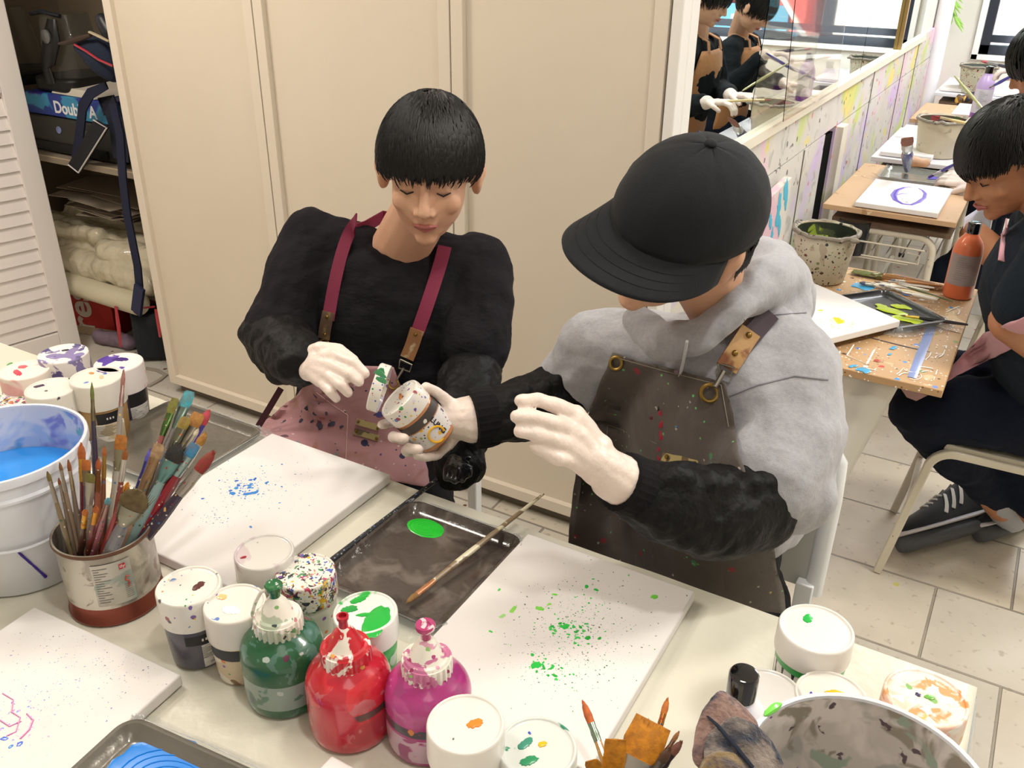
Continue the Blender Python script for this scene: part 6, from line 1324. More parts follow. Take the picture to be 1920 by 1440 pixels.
# ---------------------------------------------------------------- person two: cap, grey hoodie, dark apron
t = wthing('person', 'person in a black cap and grey hoodie with a charcoal apron', 'person', (-.37, 1.38, .46))
hc = AD(1278, 422, 1.17); hf, hu = cb(-.76, -.42, .50), cb(.20, .72, .66)
nk = AD(1385, 590, 1.30); Ls, Rs = AD(1478, 700, 1.30), AD(1120, 660, 1.47); Le, Re = AD(1440, 930, 1.24), AD(1055, 745, 1.53)
Lw, Rw = AD(1158, 898, 1.10), AD(872, 786, 1.445); pel = AD(1310, 1110, 1.68); sd = unit(np.array([.83, -.55, 0])); fw2 = unit(np.array([-.55, -.83, 0]))
kn = [pel+fw2*.36+sd*.13, pel+fw2*.36-sd*.13]; ft2 = [np.array([k_[0]+.05, k_[1]+.12, .10]) for k_ in kn]
handL = [[AD(*p) for p in ch] for ch in ([(1080, 778, 1.075), (1048, 762, 1.06), (1010, 750, 1.05), (978, 752, 1.045)], [(1070, 805, 1.065), (1040, 794, 1.045), (1002, 783, 1.038), (969, 781, 1.036)], [(1066, 835, 1.062), (1040, 825, 1.045), (1005, 813, 1.038), (976, 809, 1.038)], [(1074, 864, 1.068), (1050, 861, 1.05), (1025, 848, 1.045), (1003, 838, 1.045)])]
thumbL = [AD(1095, 850, 1.10), AD(1062, 835, 1.115), AD(1030, 822, 1.115)]
handR = [[AD(*p) for p in ch] for ch in ([(832, 792, 1.475), (785, 790, 1.475), (742, 790, 1.468), (716, 796, 1.435)], [(832, 806, 1.475), (780, 828, 1.470), (737, 820, 1.430), (738, 818, 1.400), (758, 822, 1.372)], [(836, 820, 1.470), (795, 848, 1.460), (762, 846, 1.420), (766, 840, 1.392), (786, 843, 1.368)], [(842, 832, 1.462), (822, 852, 1.440), (800, 858, 1.415), (782, 856, 1.400)])]
thumbR = [AD(855, 768, 1.445), AD(836, 750, 1.435), AD(817, 735, 1.42), AD(798, 726, 1.408)]
mb = MB(); P_, R_h, _ = head_volumes(mb, hc, hf, hu)
mb.cap(hc-unit(hf)*.035-np.array([0, 0, .05]), .052, nk+FW*.02-np.array([0, 0, .03]), .044); torso(mb, nk-np.array([0, 0, .03]), pel, sd, fw2, .72)
for a, b, c_ in ((Rs, Re, Rw), (Ls, Le, Lw)): mb.cap(nk*.6+a*.4-np.array([0, 0, .04]), .036, a, .042); mb.cap(a, .040, b, .028); mb.cap(b, .024, c_, .018)
legs(mb, pel, sd, kn, ft2, .85)
for F_ in ft2: mb.cap(F_-np.array([0, 0, .05]), .035, F_+fw2*.15-np.array([0, 0, .065]), .028)
hand_chain(mb, Rw, handR, None, k=.58, thumb=thumbR); hand_chain(mb, Lw, handL, None, k=.58, thumb=thumbL)
organic(mb, 'body', M_skin, t, vox=.0042, smooth=5); face_parts(t, P_, R_h)
hair(t, hc, hf, hu, .985, front=.03, side=-.020, back=-.090, n=4200, L_=.040, seed=5, vol=.012, lift=.008, top=.004, azmin=1.85, shell=False)
mb = MB(); rg = random.Random(9)
for _ in range(260):
    a, b_ = rg.random(), rg.random(); y0 = -.020-.065*a; z0 = .012-.030*b_; x0 = -.078*math.sqrt(max(.02, 1-((y0+.008)/.105)**2))
    mb.tube([P_(x0, y0, z0), P_(x0*1.05-.003, y0-.006, z0-.016), P_(x0*.98-.003*rg.random(), y0-.014-.006*rg.random(), z0-.030-.012*rg.random())], [.0022, .0018, .0004], 4)
mb.build('nape_hair', M_hair, t, fix=False, ang=70)
# cap
f_, u_, r_ = head_frame(hf, hu); M_cap = mat('black cotton twill', '#16181c', .85, spec=.3, sheen=.04, bump=[(500, .0003), (20, .002)], rnd=False)
A = np.array([.090, .108, .101]); O = np.array([0, -.010, .012]); M3 = np.stack([r_, f_, u_], 1); V = []; nu, nv = 48, 18
for j in range(nv+1):
    for i in range(nu):
        az = -math.pi+2*math.pi*i/nu; el = math.pi/2*(1-j/nv)+(-.06*math.cos(az)+.02)*(j/nv)**3
        seam = 1-.010*max(0, 1-abs(((az+math.pi/6) % (math.pi/3))-math.pi/6)/.09)
        p = O+np.array([math.sin(az)*math.cos(el), math.cos(az)*math.cos(el), math.sin(el)**.9*1.0 if el > 0 else math.sin(el)])*A*seam
        V.append(hc+M3@p)
F = [(j*nu+i, j*nu+(i+1) % nu, (j+1)*nu+(i+1) % nu, (j+1)*nu+i) for j in range(nv) for i in range(nu)]
cap_ = MB().add(V, F).build('cap', M_cap, t, mods=[('SOLIDIFY', dict(thickness=.003, offset=1)), ('DISPLACE', dict(texture=clouds(.03), strength=.003))])
MB().ell(hc+M3@(O+np.array([0, 0, .1065])), (.008, .008, .004), M3, 16).build('cap_button', M_cap, cap_)
def brim(u, v):
    az = (u-.5)*2.7; ca, sa = math.cos(az), math.sin(az); a = A*1.0; base = np.array([sa*a[0]*.99, ca*a[1]*.99, -.001])+O; ex = .084*max(0, math.cos(az*1.14))**.5
    p = base+np.array([sa*ex*.25, ex, -.010*v-.018*(sa*sa)*v*1.2+.006*(1-sa*sa)*v])*1.0 if False else base+np.array([sa*ex*.34*v, ex*v*1.0, (-.006*v-.026*sa*sa*v)])
    return hc+M3@p
MB().grid(brim, 36, 12).build('brim', M_cap, cap_, mods=[('SOLIDIFY', dict(thickness=.0035, offset=0))])
mb = MB()
for k in range(3):
    mb.tube([brim(u, .35+.2*k)+u_*.0022 for u in np.linspace(.08, .92, 24)], .0004, 4)
mb.build('brim_stitching', M_cap, cap_)
# hoodie
mb = MB(); torso(mb, nk-np.array([0, 0, .02]), pel, sd, fw2, 1.10, .0, 1.0, tmin=.37)
mb.cap(nk*.5+Ls*.5-np.array([0, 0, .02]), .066, Ls, .074); mb.chain([Ls, Ls+(Le-Ls)*.5+RI*.012, Le+np.array([0, 0, .03])], [.076, .078, .074])
mb.cap(AD(1405, 600, 1.315), .050, AD(1450, 650, 1.32), .068); mb.cap(AD(1395, 640, 1.30), .040, AD(1440, 680, 1.30), .06)
mb.cap(Ls+(Le-Ls)*.75+RI*.02, .070, Le+RI*.035, .056)
mb.cap(nk*.55+Rs*.45-np.array([0, 0, .03]), .062, Rs, .068); mb.chain([Rs, Rs+(Re-Rs)*.6], [.068, .064])
hood = [AD(1195, 600, 1.30), AD(1245, 640, 1.26), AD(1315, 628, 1.228), AD(1372, 578, 1.218), AD(1424, 533, 1.262), AD(1466, 525, 1.35), AD(1440, 505, 1.42), AD(1380, 500, 1.47)]
mb.chain(hood, [.022, .026, .026, .028, .036, .044, .045, .04])
mb.chain([AD(1440, 525, 1.32), AD(1482, 575, 1.33), AD(1440, 600, 1.30)], [.034, .034, .030])
mb.cap(AD(1425, 515, 1.38), .055, AD(1455, 560, 1.40), .06)
for k in range(5): mb.cap(Ls+(Le-Ls)*(.45+.13*k)-RI*.055-UP*.01, .014, Ls+(Le-Ls)*(.52+.13*k)+RI*.02-FW*.06, .012)
hood_ = organic(mb, 'hoodie', M_hood, t, vox=.006, smooth=5, disp=((.10, .022), (.04, .008)))
stitchm = mat('grey seam', '#8a8990', .9)
bh = bvh_of(hood_)
stitch('shoulder_seam', [(1362, 745), (1420, 722), (1490, 705), (1553, 712)], stitchm, hood_, bh, .001, .0011)
stitch('hood_seam', [(1395, 600), (1450, 590), (1512, 586)], stitchm, hood_, bh, .001, .0010)
mb = MB(); pts = [AD(1288, 640, 1.19)]+[on_body(x, y, bh, .012) for x, y in [(1284, 665), (1276, 700), (1266, 735), (1261, 756)]]; mb.tube(pts, [.0022, .0022, .0022, .0022, .0028], 8); mb.build('drawstring', mat('white cord', '#c9c9cc', .8), hood_)
# black over-sleeves
def oversleeve(pts, rad, cuff_a, cuff_b, cr, disp=.015):
    mb = MB().chain(pts, rad)
    for k in range(len(pts)-1):
        for q in range(2):
            c_ = pts[k]+(pts[k+1]-pts[k])*(.3+.4*q); rr_ = rad[k]+(rad[k+1]-rad[k])*(.3+.4*q); mb.cap(c_-UP*rr_*.55-FW*rr_*.62-RI*.01, rr_*.32, c_+UP*rr_*.62-FW*rr_*.62+RI*.022, rr_*.26)
    o = organic(mb, 'oversleeve', M_slv, t, vox=.0048, smooth=3, disp=((.06, disp), (.025, .005)))
    d = unit(cuff_b-cuff_a); Fr = frame(d); m_ = MB(); n = 54; V = []; L_ = np.linalg.norm(cuff_b-cuff_a)
    prof = [(.82, 0), (1.0, .04), (1.03, .3), (1.02, .7), (.98, .96), (.80, 1)]
    for r0, z in prof:
        for i in range(n):
            a = 2*PI*i/n; q = cr*r0*(1+.025*(i % 2)); V.append(cuff_a+Fr[:, 0]*q*math.cos(a)+Fr[:, 1]*q*math.sin(a)+d*L_*z)
    m_.add(V, [(j*n+i, j*n+(i+1) % n, (j+1)*n+(i+1) % n, (j+1)*n+i) for j in range(5) for i in range(n)]); m_.build('ribbed_cuff', M_blk, o, ang=25)
    return o
oversleeve([AD(1200, 918, 1.125), AD(1262, 948, 1.145), AD(1340, 962, 1.18), AD(1415, 945, 1.22), AD(1425, 900, 1.24)], [.042, .056, .063, .062, .052], AD(1163, 902, 1.105), AD(1203, 918, 1.123), .037)
oversleeve([AD(925, 778, 1.455), AD(975, 770, 1.47), AD(1035, 750, 1.50), AD(1075, 715, 1.52)], [.048, .054, .058, .054], AD(884, 786, 1.445), AD(928, 779, 1.455), .0475, .014)
mb = MB(); hand_chain(mb, Lw, handL, None, thumb=thumbL, palm=.0195, r=.0101); mb.cap(Lw+(AD(1170, 900, 1.105)-Lw)*.6, .030, AD(1110, 862, 1.085), .026)
mb.cap(AD(1150, 895, 1.10), .030, AD(1166, 903, 1.106), .031)
organic(mb, 'glove', M_glove, t, vox=.0024, smooth=3, disp=((.018, .003),))
mb = MB(); hand_chain(mb, Rw, handR, None, thumb=thumbR); mb.cap(AD(858, 785, 1.447), .033, AD(884, 786, 1.448), .040)
organic(mb, 'glove', M_glove, t, vox=.0024, smooth=3, disp=((.018, .003),))
mb = MB(); torso(mb, nk, pel, sd, fw2, .93, tmax=.58); mb.ell(pel, (.17, .15, .11)); legs(mb, pel, sd, kn, ft2, 1.05)
organic(mb, 'trousers', M_blk, t, vox=.009, smooth=5, disp=((.06, .012),))
for F_ in ft2: organic(MB().cap(F_-np.array([0, 0, .052]), .042, F_+fw2*.15-np.array([0, 0, .062]), .034), 'shoe', M_blk, t, vox=.008, smooth=3)
env = MB(); torso(env, nk-np.array([0, 0, .02]), pel, sd, fw2, 1.17, .0, 1.0)
for q in (-1, 1): env.cap(pel+sd*q*.09+np.array([0, 0, .02]), .125, pel+fw2*.26+sd*q*.15+np.array([0, 0, .04]), .10)
env.cap(pel+fw2*.02-sd*.1, .135, pel+fw2*.02+sd*.12, .135)
eo = organic(env, 'env', M_blk, t, vox=.01, smooth=12); bv = bvh_of(eo, hood_); bpy.data.objects.remove(eo)
M_char = mat('charcoal waxed cloth', '#544b45', .6, sheen=.15, bump=[(10, .006), (500, .0004)], var=('#463e39', 8, .7), layers=[('multi', ['#8a2a35', '#3f7a4a', '#8a6a80', '#b5a550', '#c9c5c0'], 48, .10), ('multi', ['#5fae5f', '#a59a90'], 130, .07)], rnd=False)
ap = flat_patch([(1152, 664, 1362, 716), (1120, 730, 1376, 775), (1098, 790, 1384, 850), (1082, 880, 1420, 940), (1068, 985, 1452, 1030), (1060, 1090, 1472, 1150)], bv, .010, 34, 50)
ap = ap.build('apron', M_char, t, fix=False, mods=[('SOLIDIFY', dict(thickness=.002, offset=-1)), ('DISPLACE', dict(texture=clouds(.07), strength=.010))])
ba = bvh_of(ap)
strap('strap', [(1372, 675), (1400, 640), (1425, 610), (1446, 586)], .0135, bh, mat('plum grey strap', '#4a3f48', .8), ap, .007, dflt=1.3)
strap('leather_tab', [(1362, 690), (1385, 655), (1408, 620)], .0150, bh, M_leather, ap, .010, .002)
mb = MB()
for x, y in ((1378, 662), (1404, 628)): mb.ell(on_body(x, y, bh, .013), (.0045, .0045, .0045), None, 12)
mb.build('rivets', M_brass, ap)
mb = MB(); ring(mb, on_body(1330, 737, ba, .008), .0115, 26, .0030, FW); ring(mb, on_body(1155, 681, ba, .008), .0095, 26, .0026, FW+RI*.5); mb.build('eyelet', M_brass, ap)
mb = MB(); P3 = [on_body(x, y, bh, .016) for x, y in ((1346, 680), (1376, 690), (1370, 703), (1350, 696), (1346, 680))]; mb.tube(P3, .002, 8); mb.tube([on_body(1357, 697, bh, .016), on_body(1340, 726, ba, .014)], [.0045, .003], 8); mb.build('swivel_hook', M_steel, ap)
o = strap('brass_tag', [(1243, 853), (1276, 862), (1309, 871)], .0085, ba, M_leather2, ap, .007, .0015, n=6)
mb = MB(); [mb.ell(on_body(x, y, ba, .011), (.0035, .0035, .0035), None, 10) for x, y in ((1250, 856), (1302, 869))]; mb.build('stud', M_brass, o)
M_st2 = mat('beige stitching', '#8a8070', .8)
stitch('pocket_stitching', [(1133, 860), (1140, 797), (1185, 812), (1232, 832)], M_st2, ap, ba)
stitch('bib_stitching', [(1160, 672), (1250, 697), (1352, 722), (1366, 800)], M_st2, ap, ba)
mb = MB(); rr = random.Random(4)
for x, y, s_, ci in ((1240, 775, .007, 0), (1241, 795, .008, 0), (1240, 815, .008, 0), (1236, 840, .006, 0), (1235, 858, .005, 0), (1222, 782, .006, 1), (1236, 765, .005, 2), (1268, 800, .003, 3), (1207, 742, .002, 1), (1272, 762, .0012, 4)): blob(mb, on_body(x, y, ba, .005), s_*.8, rr, .0008, .6, 0, ci, n=12, j=.5, R=frame(-FW))
mb.build('paint_spots', [paint('#a8203a'), paint('#6a1f30'), paint('#15151a'), paint('#2f6f9a'), paint('#e8e8e8')], ap, fix=False)['kind'] = 'stuff'

# jar held by person two, its lid swung open
M_lidheld = mat('held jar lid', '#e6e1d8', .35, coat=.3, layers=[('multi', ['#5f7fb8', '#9a3a4a', '#4a4550', '#8a5fa0', '#4f9a5f', '#3a3a44'], 75, .45), ('multi', MULTI, 170, .35), ('smear', '#c9c4d6', 30, .38, '', .03)])
ax = unit(-.62*RI+.66*UP-.42*FW); Fr = frame(ax, RI); jc = AD(786, 782, 1.418)-ax*.048
M_hs = mat('splattered jar label', '#e0dcda', .35, coat=.3, layers=[('multi', ['#e04f7a', '#4a4fb8', '#3a3a48', '#e8b52a', '#8fae4a', '#c03a3a'], 85, .45), ('smear', '#c9bfe0', 18, .42), ('multi', ['#2a2a3a', '#8a4a6a'], 200, .3)], bump=(120, .0005))
t = wthing('paint_jar', 'heavily splattered paint jar tilted in a gloved hand above the table', 'paint jar', jc)
MB().lathe([(.001, 0), (.030, 0), (.0345, .004), (.036, .060), (.034, .066), (.034, .072)], 44, jc, Fr).build('container', mat('orange-brown jar', '#c98a5a', .3, coat=.4), t)
MB().lathe([(.0357, .010), (.0363, .044)], 40, jc, Fr, caps=False).build('label_patch', M_hs, t, fix=False)
MB().lathe([(.0366, .046), (.0368, .061)], 40, jc, Fr, caps=False).build('label_strip', mat('dark strip', '#4a4340', .4, layers=[('multi', ['#7fc04a', '#e8e4da', '#8a8a8a'], 60, .2)]), t, fix=False)
MB().lathe([(.034, .0655), (.0375, .066), (.0378, .090), (.0365, .0945), (.034, .0955), (.0325, .094), (.0005, .094)], 44, jc, Fr).build('inner_cap', M_lidheld, t)
az = math.atan2((-FW)@Fr[:, 1], (-FW)@Fr[:, 0])
mb = MB(); V_, F_x = text_mesh('LUNG', .012, .0002, True); Pq = []
for x, y, e in V_:
    a = az+.42+y/.0365; z = .030-x; Pq.append(jc+Fr@np.array([(.0368+e)*math.cos(a), (.0368+e)*math.sin(a), z]))
mb.add(Pq, F_x).build('lettering', M_print, t, fix=False)
mb = MB(); mb.tube([jc+Fr@np.array([.0372*math.cos(az+.1+a), .0372*math.sin(az+.1+a), .022+.013*math.sin(b)]) for a, b in [(.35*math.cos(q), q) for q in np.linspace(-.4, 5, 18)]], .0018, 6); mb.build('yellow_swirl', paint('#f0b51e'), t)
mb = MB(); rr = random.Random(2); blob(mb, jc+ax*.0945+Fr[:, 0]*.003, .0085, rr, .0012, .4, .3, n=16, j=.5, R=Fr); mb.build('paint_drop', paint('#c9762e'), t, fix=False)
a2 = unit(.95*RI-.30*UP+.05*FW); Fr2 = frame(a2, UP); lc = AD(711, 727, 1.412)
t = wthing('jar_lid', 'white splattered jar lid held open, edge-on beside the tilted jar', 'lid', lc)
MB().lathe([(.001, -.009), (.037, -.009), (.0385, -.007), (.0385, .0085), (.036, .009), (.0345, -.004), (.001, -.004)], 40, lc, Fr2).build('lid_shell', M_lidheld, t)
mb = MB(); q = [lc+Fr2@np.array([.0387*math.cos(a), .0387*math.sin(a), z]) for a, z in ((2.2, -.002), (2.4, .002), (2.6, 0))]; za = math.atan2((-FW)@Fr2[:, 1], (-FW)@Fr2[:, 0])
for dz, da, s_ in ((0, -.55, .008), (.003, -.35, .006), (-.004, -.7, .006)): blob(mb, lc+Fr2@np.array([.0384*math.cos(za+da), .0384*math.sin(za+da), dz]), s_, rr, .001, 1.2, 0, n=12, j=.4, R=frame(-FW))
mb.build('green_paint', paint('#3f8a5a'), t, fix=False)

# seats of the two
t = wthing('chair', 'white steel chair with a flat grey back panel behind the person in the cap', 'chair', (-.30, 1.42, 0))
MB().box((-.37, 1.36, .43), (.20, .26, .02)).build('seat', M_white, t, bevel=.006)
M_cw = mat('white plastic', '#e3e6ea', .35, coat=.3, layers=[('dot', '#5a6068', 30, .06)]); M_cg = mat('grey panel', '#b9bbb6', .5)
MB().box((-.31, 1.505, .555), (.25, .012, .29)).build('back_panel', M_cg, t, bevel=.004)
for xx in (-.435, -.180):
    pts = [(xx, 1.50, .405), (xx, 1.505, .62), (xx-.004*(1 if xx > -.3 else -1), 1.505, .70), (xx-.02*(1 if xx > -.3 else -1), 1.503, .735)]
    MB().tube(pts, [.017, .018, .018, .010], 12, flat=.8).build('back_post', M_cw, t)
for xx in (-.425, -.195):
    for yy in (1.25, 1.49): MB().box((xx, yy, .217), (.034, .022, .43)).build('leg', mat('chair leg grey', '#a9adb3', .4, metal=.2) if yy < 0 else M_cw, t, bevel=.003)
t = wthing('stool', 'white stool under the person in the pink apron', 'stool', (-1.06, 1.36, 0))
MB().prism(rrect(.30, .24, .05), .44, .46, c=(-1.10, 1.44, 0)).build('seat', M_white, t, bevel=.004)
Pl = AD(877, 900, 1.90)
for xx, yy in ((Pl[0], Pl[1]), (-1.0, Pl[1]+.22), (-1.20, Pl[1]), (-1.20, Pl[1]+.22)): MB().box((xx, yy, .22), (.026, .026, .44)).build('leg', M_cw, t, bevel=.003)
# ================================================================ people at the desks
M_navy_t = mat('navy tshirt', '#17202a', .85, sheen=0, spec=.25, bump=WR, rnd=False); M_navy_p = mat('navy trousers', '#0f1626', .9, sheen=0, spec=.25, bump=[(16, .008), (60, .0015)], rnd=False)
M_tan = mat('tan apron cloth', '#b0794c', .8, sheen=.15, bump=[(16, .006)], rnd=False); M_darkslv = mat('dark long sleeve', '#12171b', .9, spec=.25, bump=[(22, .008)], rnd=False)
def apron_shell(nk, pel, sd, fwd, k, t0, t1, m, parent, span=1.25, name='apron'):
    ax = nk-pel; prof = [(-.08, .10, .09), (0, .165, .125), (.18, .160, .122), (.38, .150, .112), (.58, .165, .118), (.74, .178, .115), (.86, .172, .098), (1.0, .07, .058)]
    def fn(u, v):
        t_ = t0+(t1-t0)*v; a = np.interp(t_, [p[0] for p in prof], [p[1] for p in prof]); b = np.interp(t_, [p[0] for p in prof], [p[2] for p in prof])
        sp_ = span*(1-.42*max(0, (t_-.4)/.5)); q = (u-.5)*2*sp_; return pel+ax*t_+sd*a*k*math.sin(q)+fwd*b*k*math.cos(q)
    return MB().grid(fn, 24, 24).build(name, m, parent, fix=False, mods=[('SOLIDIFY', dict(thickness=.003, offset=1)), ('DISPLACE', dict(texture=clouds(.05), strength=.008))])
# ---- the person with the navy trousers at the paint-splashed desk
t = wthing('person', 'person in a navy t-shirt and trousers with a pink apron, bending over the paint-splashed desk', 'person', (.15, 2.3, .46))
hc = AD(1895, 300, 1.92); hf, hu = cb(-.86, -.48, -.10), cb(-.38, .80, .46)
nk = np.array([.075, 2.20, 1.02]); Ls, Rs = np.array([.065, 2.045, .955]), np.array([.04, 2.38, .98]); Le, Re = np.array([.030, 2.05, .825]), np.array([.02, 2.46, .80])
Lw, Rw = np.array([.16, 2.16, .70]), np.array([.10, 2.32, .68]); pel = np.array([.19, 2.36, .53]); sd = np.array([0, -1., 0]); fwd = np.array([-1., 0, 0])
kn = [np.array([-.115, 2.245, .485]), np.array([-.10, 2.46, .485])]; ft = [np.array([.14, 2.47, .135]), np.array([.26, 2.44, .12])]
mb = MB(); P_, R_h, _ = head_volumes(mb, hc, hf, hu); mb.cap(hc-unit(hf)*.03-unit(hu)*.05, .052, nk, .056); torso(mb, nk, pel, sd, fwd, .84, .04)
for a, b, c_ in ((Rs, Re, Rw), (Ls, Le, Lw)): mb.cap(nk*.6+a*.4, .04, a, .046); mb.cap(a, .046, b, .043); mb.cap(b, .044, c_, .030)
legs(mb, pel, sd, kn, ft, .8)
def simple_hand(w_, d, n_, r_=.0088, k=1.0):
    d = unit(d); n_ = unit(np.array(n_, float)-d*(d@np.array(n_, float))); s_ = np.cross(n_, d); out = []
    for i, L_ in enumerate((.070, .078, .072, .058)):
        b = w_+d*.088+s_*(.028-.019*i); out.append([b, b+d*L_*.42-n_*.012, b+d*L_*.62-n_*.034, b+d*L_*.62-n_*.050])
    th = [w_+d*.025+s_*.030, w_+d*.055+s_*.050-n_*.012, w_+d*.080+s_*.050-n_*.030]; return out, th
for w_, d in ((Lw, (.4, .8, -.3)), (Rw, (.6, -.6, -.3))):
    f4, th = simple_hand(w_, d, (0, 0, 1)); hand_chain(mb, w_, f4, None, k=.95, thumb=th)
organic(mb, 'body', M_skin2, t, vox=.0048, smooth=5); face_parts(t, P_, R_h)
hair(t, hc, hf, hu, 1.0, front=.040, side=.046, back=-.046, n=3000, L_=.036, seed=11, fringe=.010, vol=.012, lift=.009, ragged=.007, crown=(0, -.05, .09))
mb = MB(); torso(mb, nk-np.array([0, 0, .012]), pel, sd, fwd, 1.05, .05)
for a, b in ((Rs, Re), (Ls, Le)): mb.cap(nk*.55+a*.45-np.array([0, 0, .012]), .058, a, .066); mb.cap(a, .064, a+(b-a)*.62, .064)
sh = organic(mb, 'tshirt', M_navy_t, t, vox=.008, smooth=5, disp=((.1, .02),))
mb = MB(); mb.ell(pel, (.17, .20, .13)); legs(mb, pel, sd, kn, [ft[0]+np.array([-.01, 0, .03]), ft[1]+np.array([0, 0, .03])], 1.18); mb.cap(pel+np.array([0, -.06, .01]), .095, kn[0]+np.array([.02, 0, .005]), .078); mb.cap(kn[0]+np.array([.03, .02, -.03]), .080, (kn[0]+ft[0])/2+np.array([0, 0, .01]), .070)
pt = organic(mb, 'trousers', M_navy_p, t, vox=.008, smooth=5, disp=((.08, .02), (.03, .005)))
env = MB().ell(pel, (.19, .22, .16)); env.cap(pel+np.array([0, -.07, .03]), .12, kn[0]+np.array([.02, 0, .02]), .09); env.cap(pel+np.array([-.02, -.05, .04]), .14, pel+np.array([-.05, .1, .04]), .14)
eo = organic(env, 'env', M_navy_p, t, vox=.01, smooth=8); bv = bvh_of(eo, sh); bpy.data.objects.remove(eo)
M_pinkA = mat('pink apron cloth', '#c28d96', .8, sheen=.2, bump=[(16, .006)], layers=[('smear', '#e3d3c9', 9, .31)], rnd=False)
ap = flat_patch([(1842, 626, 1935, 588), (1795, 676, 1935, 612), (1735, 735, 1935, 634)], bv, .006, 20, 16).build('apron', M_pinkA, t, fix=False, mods=[('SOLIDIFY', dict(thickness=.003, offset=-1)), ('DISPLACE', dict(texture=clouds(.05), strength=.008))])
mb = MB(); q = [AZ(x, y, z) for x, y, z in ((1686, 724, .665), (1738, 742, .672), (1718, 752, .60), (1700, 745, .60))]; mb.add(q+[p+np.array([.003, .01, 0]) for p in q], [(0, 1, 2, 3), (7, 6, 5, 4), (0, 4, 5, 1), (1, 5, 6, 2), (2, 6, 7, 3), (3, 7, 4, 0)]); mb.build('apron_corner', mat('dirty pink cloth', '#a57f7c', .8, layers=[('smear', '#e3d9d3', 20, .4)]), ap, smooth=False)
strap('strap', [(1887, 418), (1884, 450), (1880, 490)], .010, bvh_of(sh), M_pinkA, ap, .006, dflt=1.9)
def trainer(label_parent, T, H, up, stripes=True, hs=1.45, st=1.6):
    T, H = np.array(T, float), np.array(H, float); L_ = np.linalg.norm(T-H); x = unit(T-H); up = unit(np.array(up, float)-x*(x@np.array(up, float))); y = np.cross(up, x)
    Q = lambda a, b, c_: H+x*a*L_+y*b+up*c_
    prof = [(-.035, .008, .0), (-.028, .018, .0), (-.015, .025, .0), (.02, .030, .0), (.18, .033, .0), (.45, .036, .0), (.70, .046, .0), (.88, .040, .0), (.96, .028, .0), (.99, .018, .0), (1.01, .008, .0)]
    mb = MB()
    mb.loft([(Q(a, 0, .016*st), up*.016*st*(.55+.45*min(1, b/.026)), y*b*1.15) for a, b, _ in prof], 20); sole = mb.build('sole', mat('dark grey rubber', '#4a4c50', .6, bump=(120, .001), stretch=(6, 1, 1)), label_parent)
    MB().loft([(Q(a, 0, .034*st), up*.008, y*(b*1.15+.0015)) for a, b, _ in prof], 20).build('white_foxing', mat('off white rubber', '#c9c4c6', .5), sole)
    hts = [(a, b*1.15, h*hs) for a, b, h in ((0, .030, .045), (.12, .033, .062), (.30, .034, .064), (.45, .037, .052), (.62, .043, .036), (.80, .041, .024), (.94, .028, .014), (.99, .012, .008))]
    up_ = MB().loft([(Q(a, 0, (.034*st)+h*.5), up*(h*.5+.006), y*b*.93) for a, b, h in hts], 22).build('upper', mat('black suede', '#16181d', .85, sheen=.3), label_parent)
    if stripes:
        for s_ in (1, -1):
            for k in range(3):
                a0 = .43+.085*k; pts = []
                for q_ in np.linspace(0, 1, 6):
                    a = a0-.11*q_; hh = np.interp(a, [h[0] for h in hts], [h[2] for h in hts]); bb = np.interp(a, [h[0] for h in hts], [h[1] for h in hts])*.93; th = q_*1.15
                    pts.append(Q(a, s_*(bb+.002)*math.cos(th), (.034*st)+hh*.5+(hh*.5+.007)*math.sin(th)))
                MB().tube(pts, [.006]*6, 6, flat=.4, x=x).build('white_stripe', mat('off white stripe', '#cfcbc4', .6), up_)
    mb = MB()
    for k in range(4):
        a = .52+.05*k; hh = np.interp(a, [h[0] for h in hts], [h[2] for h in hts]); mb.tube([Q(a, -.016, .034*st+.006+hh), Q(a+.01, 0, .034*st+.010+hh), Q(a, .016, .034*st+.006+hh)], .003, 6)
    mb.build('laces', mat('white laces', '#d9d6d0', .8), up_)
trainer(t, AZ(1690, 1040, .02), AZ(1885, 985, .03), cb(.12, .80, -.25)); trainer(t, AZ(1835, 1020, .012), AZ(1990, 955, .02), cb(.1, .85, -.1))
MB().cap(ft[0]+np.array([-.01, 0, .04]), .056, AZ(1896, 968, .085), .046).build('sock', mat('grey ribbed sock', '#a9abb0', .9, bump=(200, .001)), t)
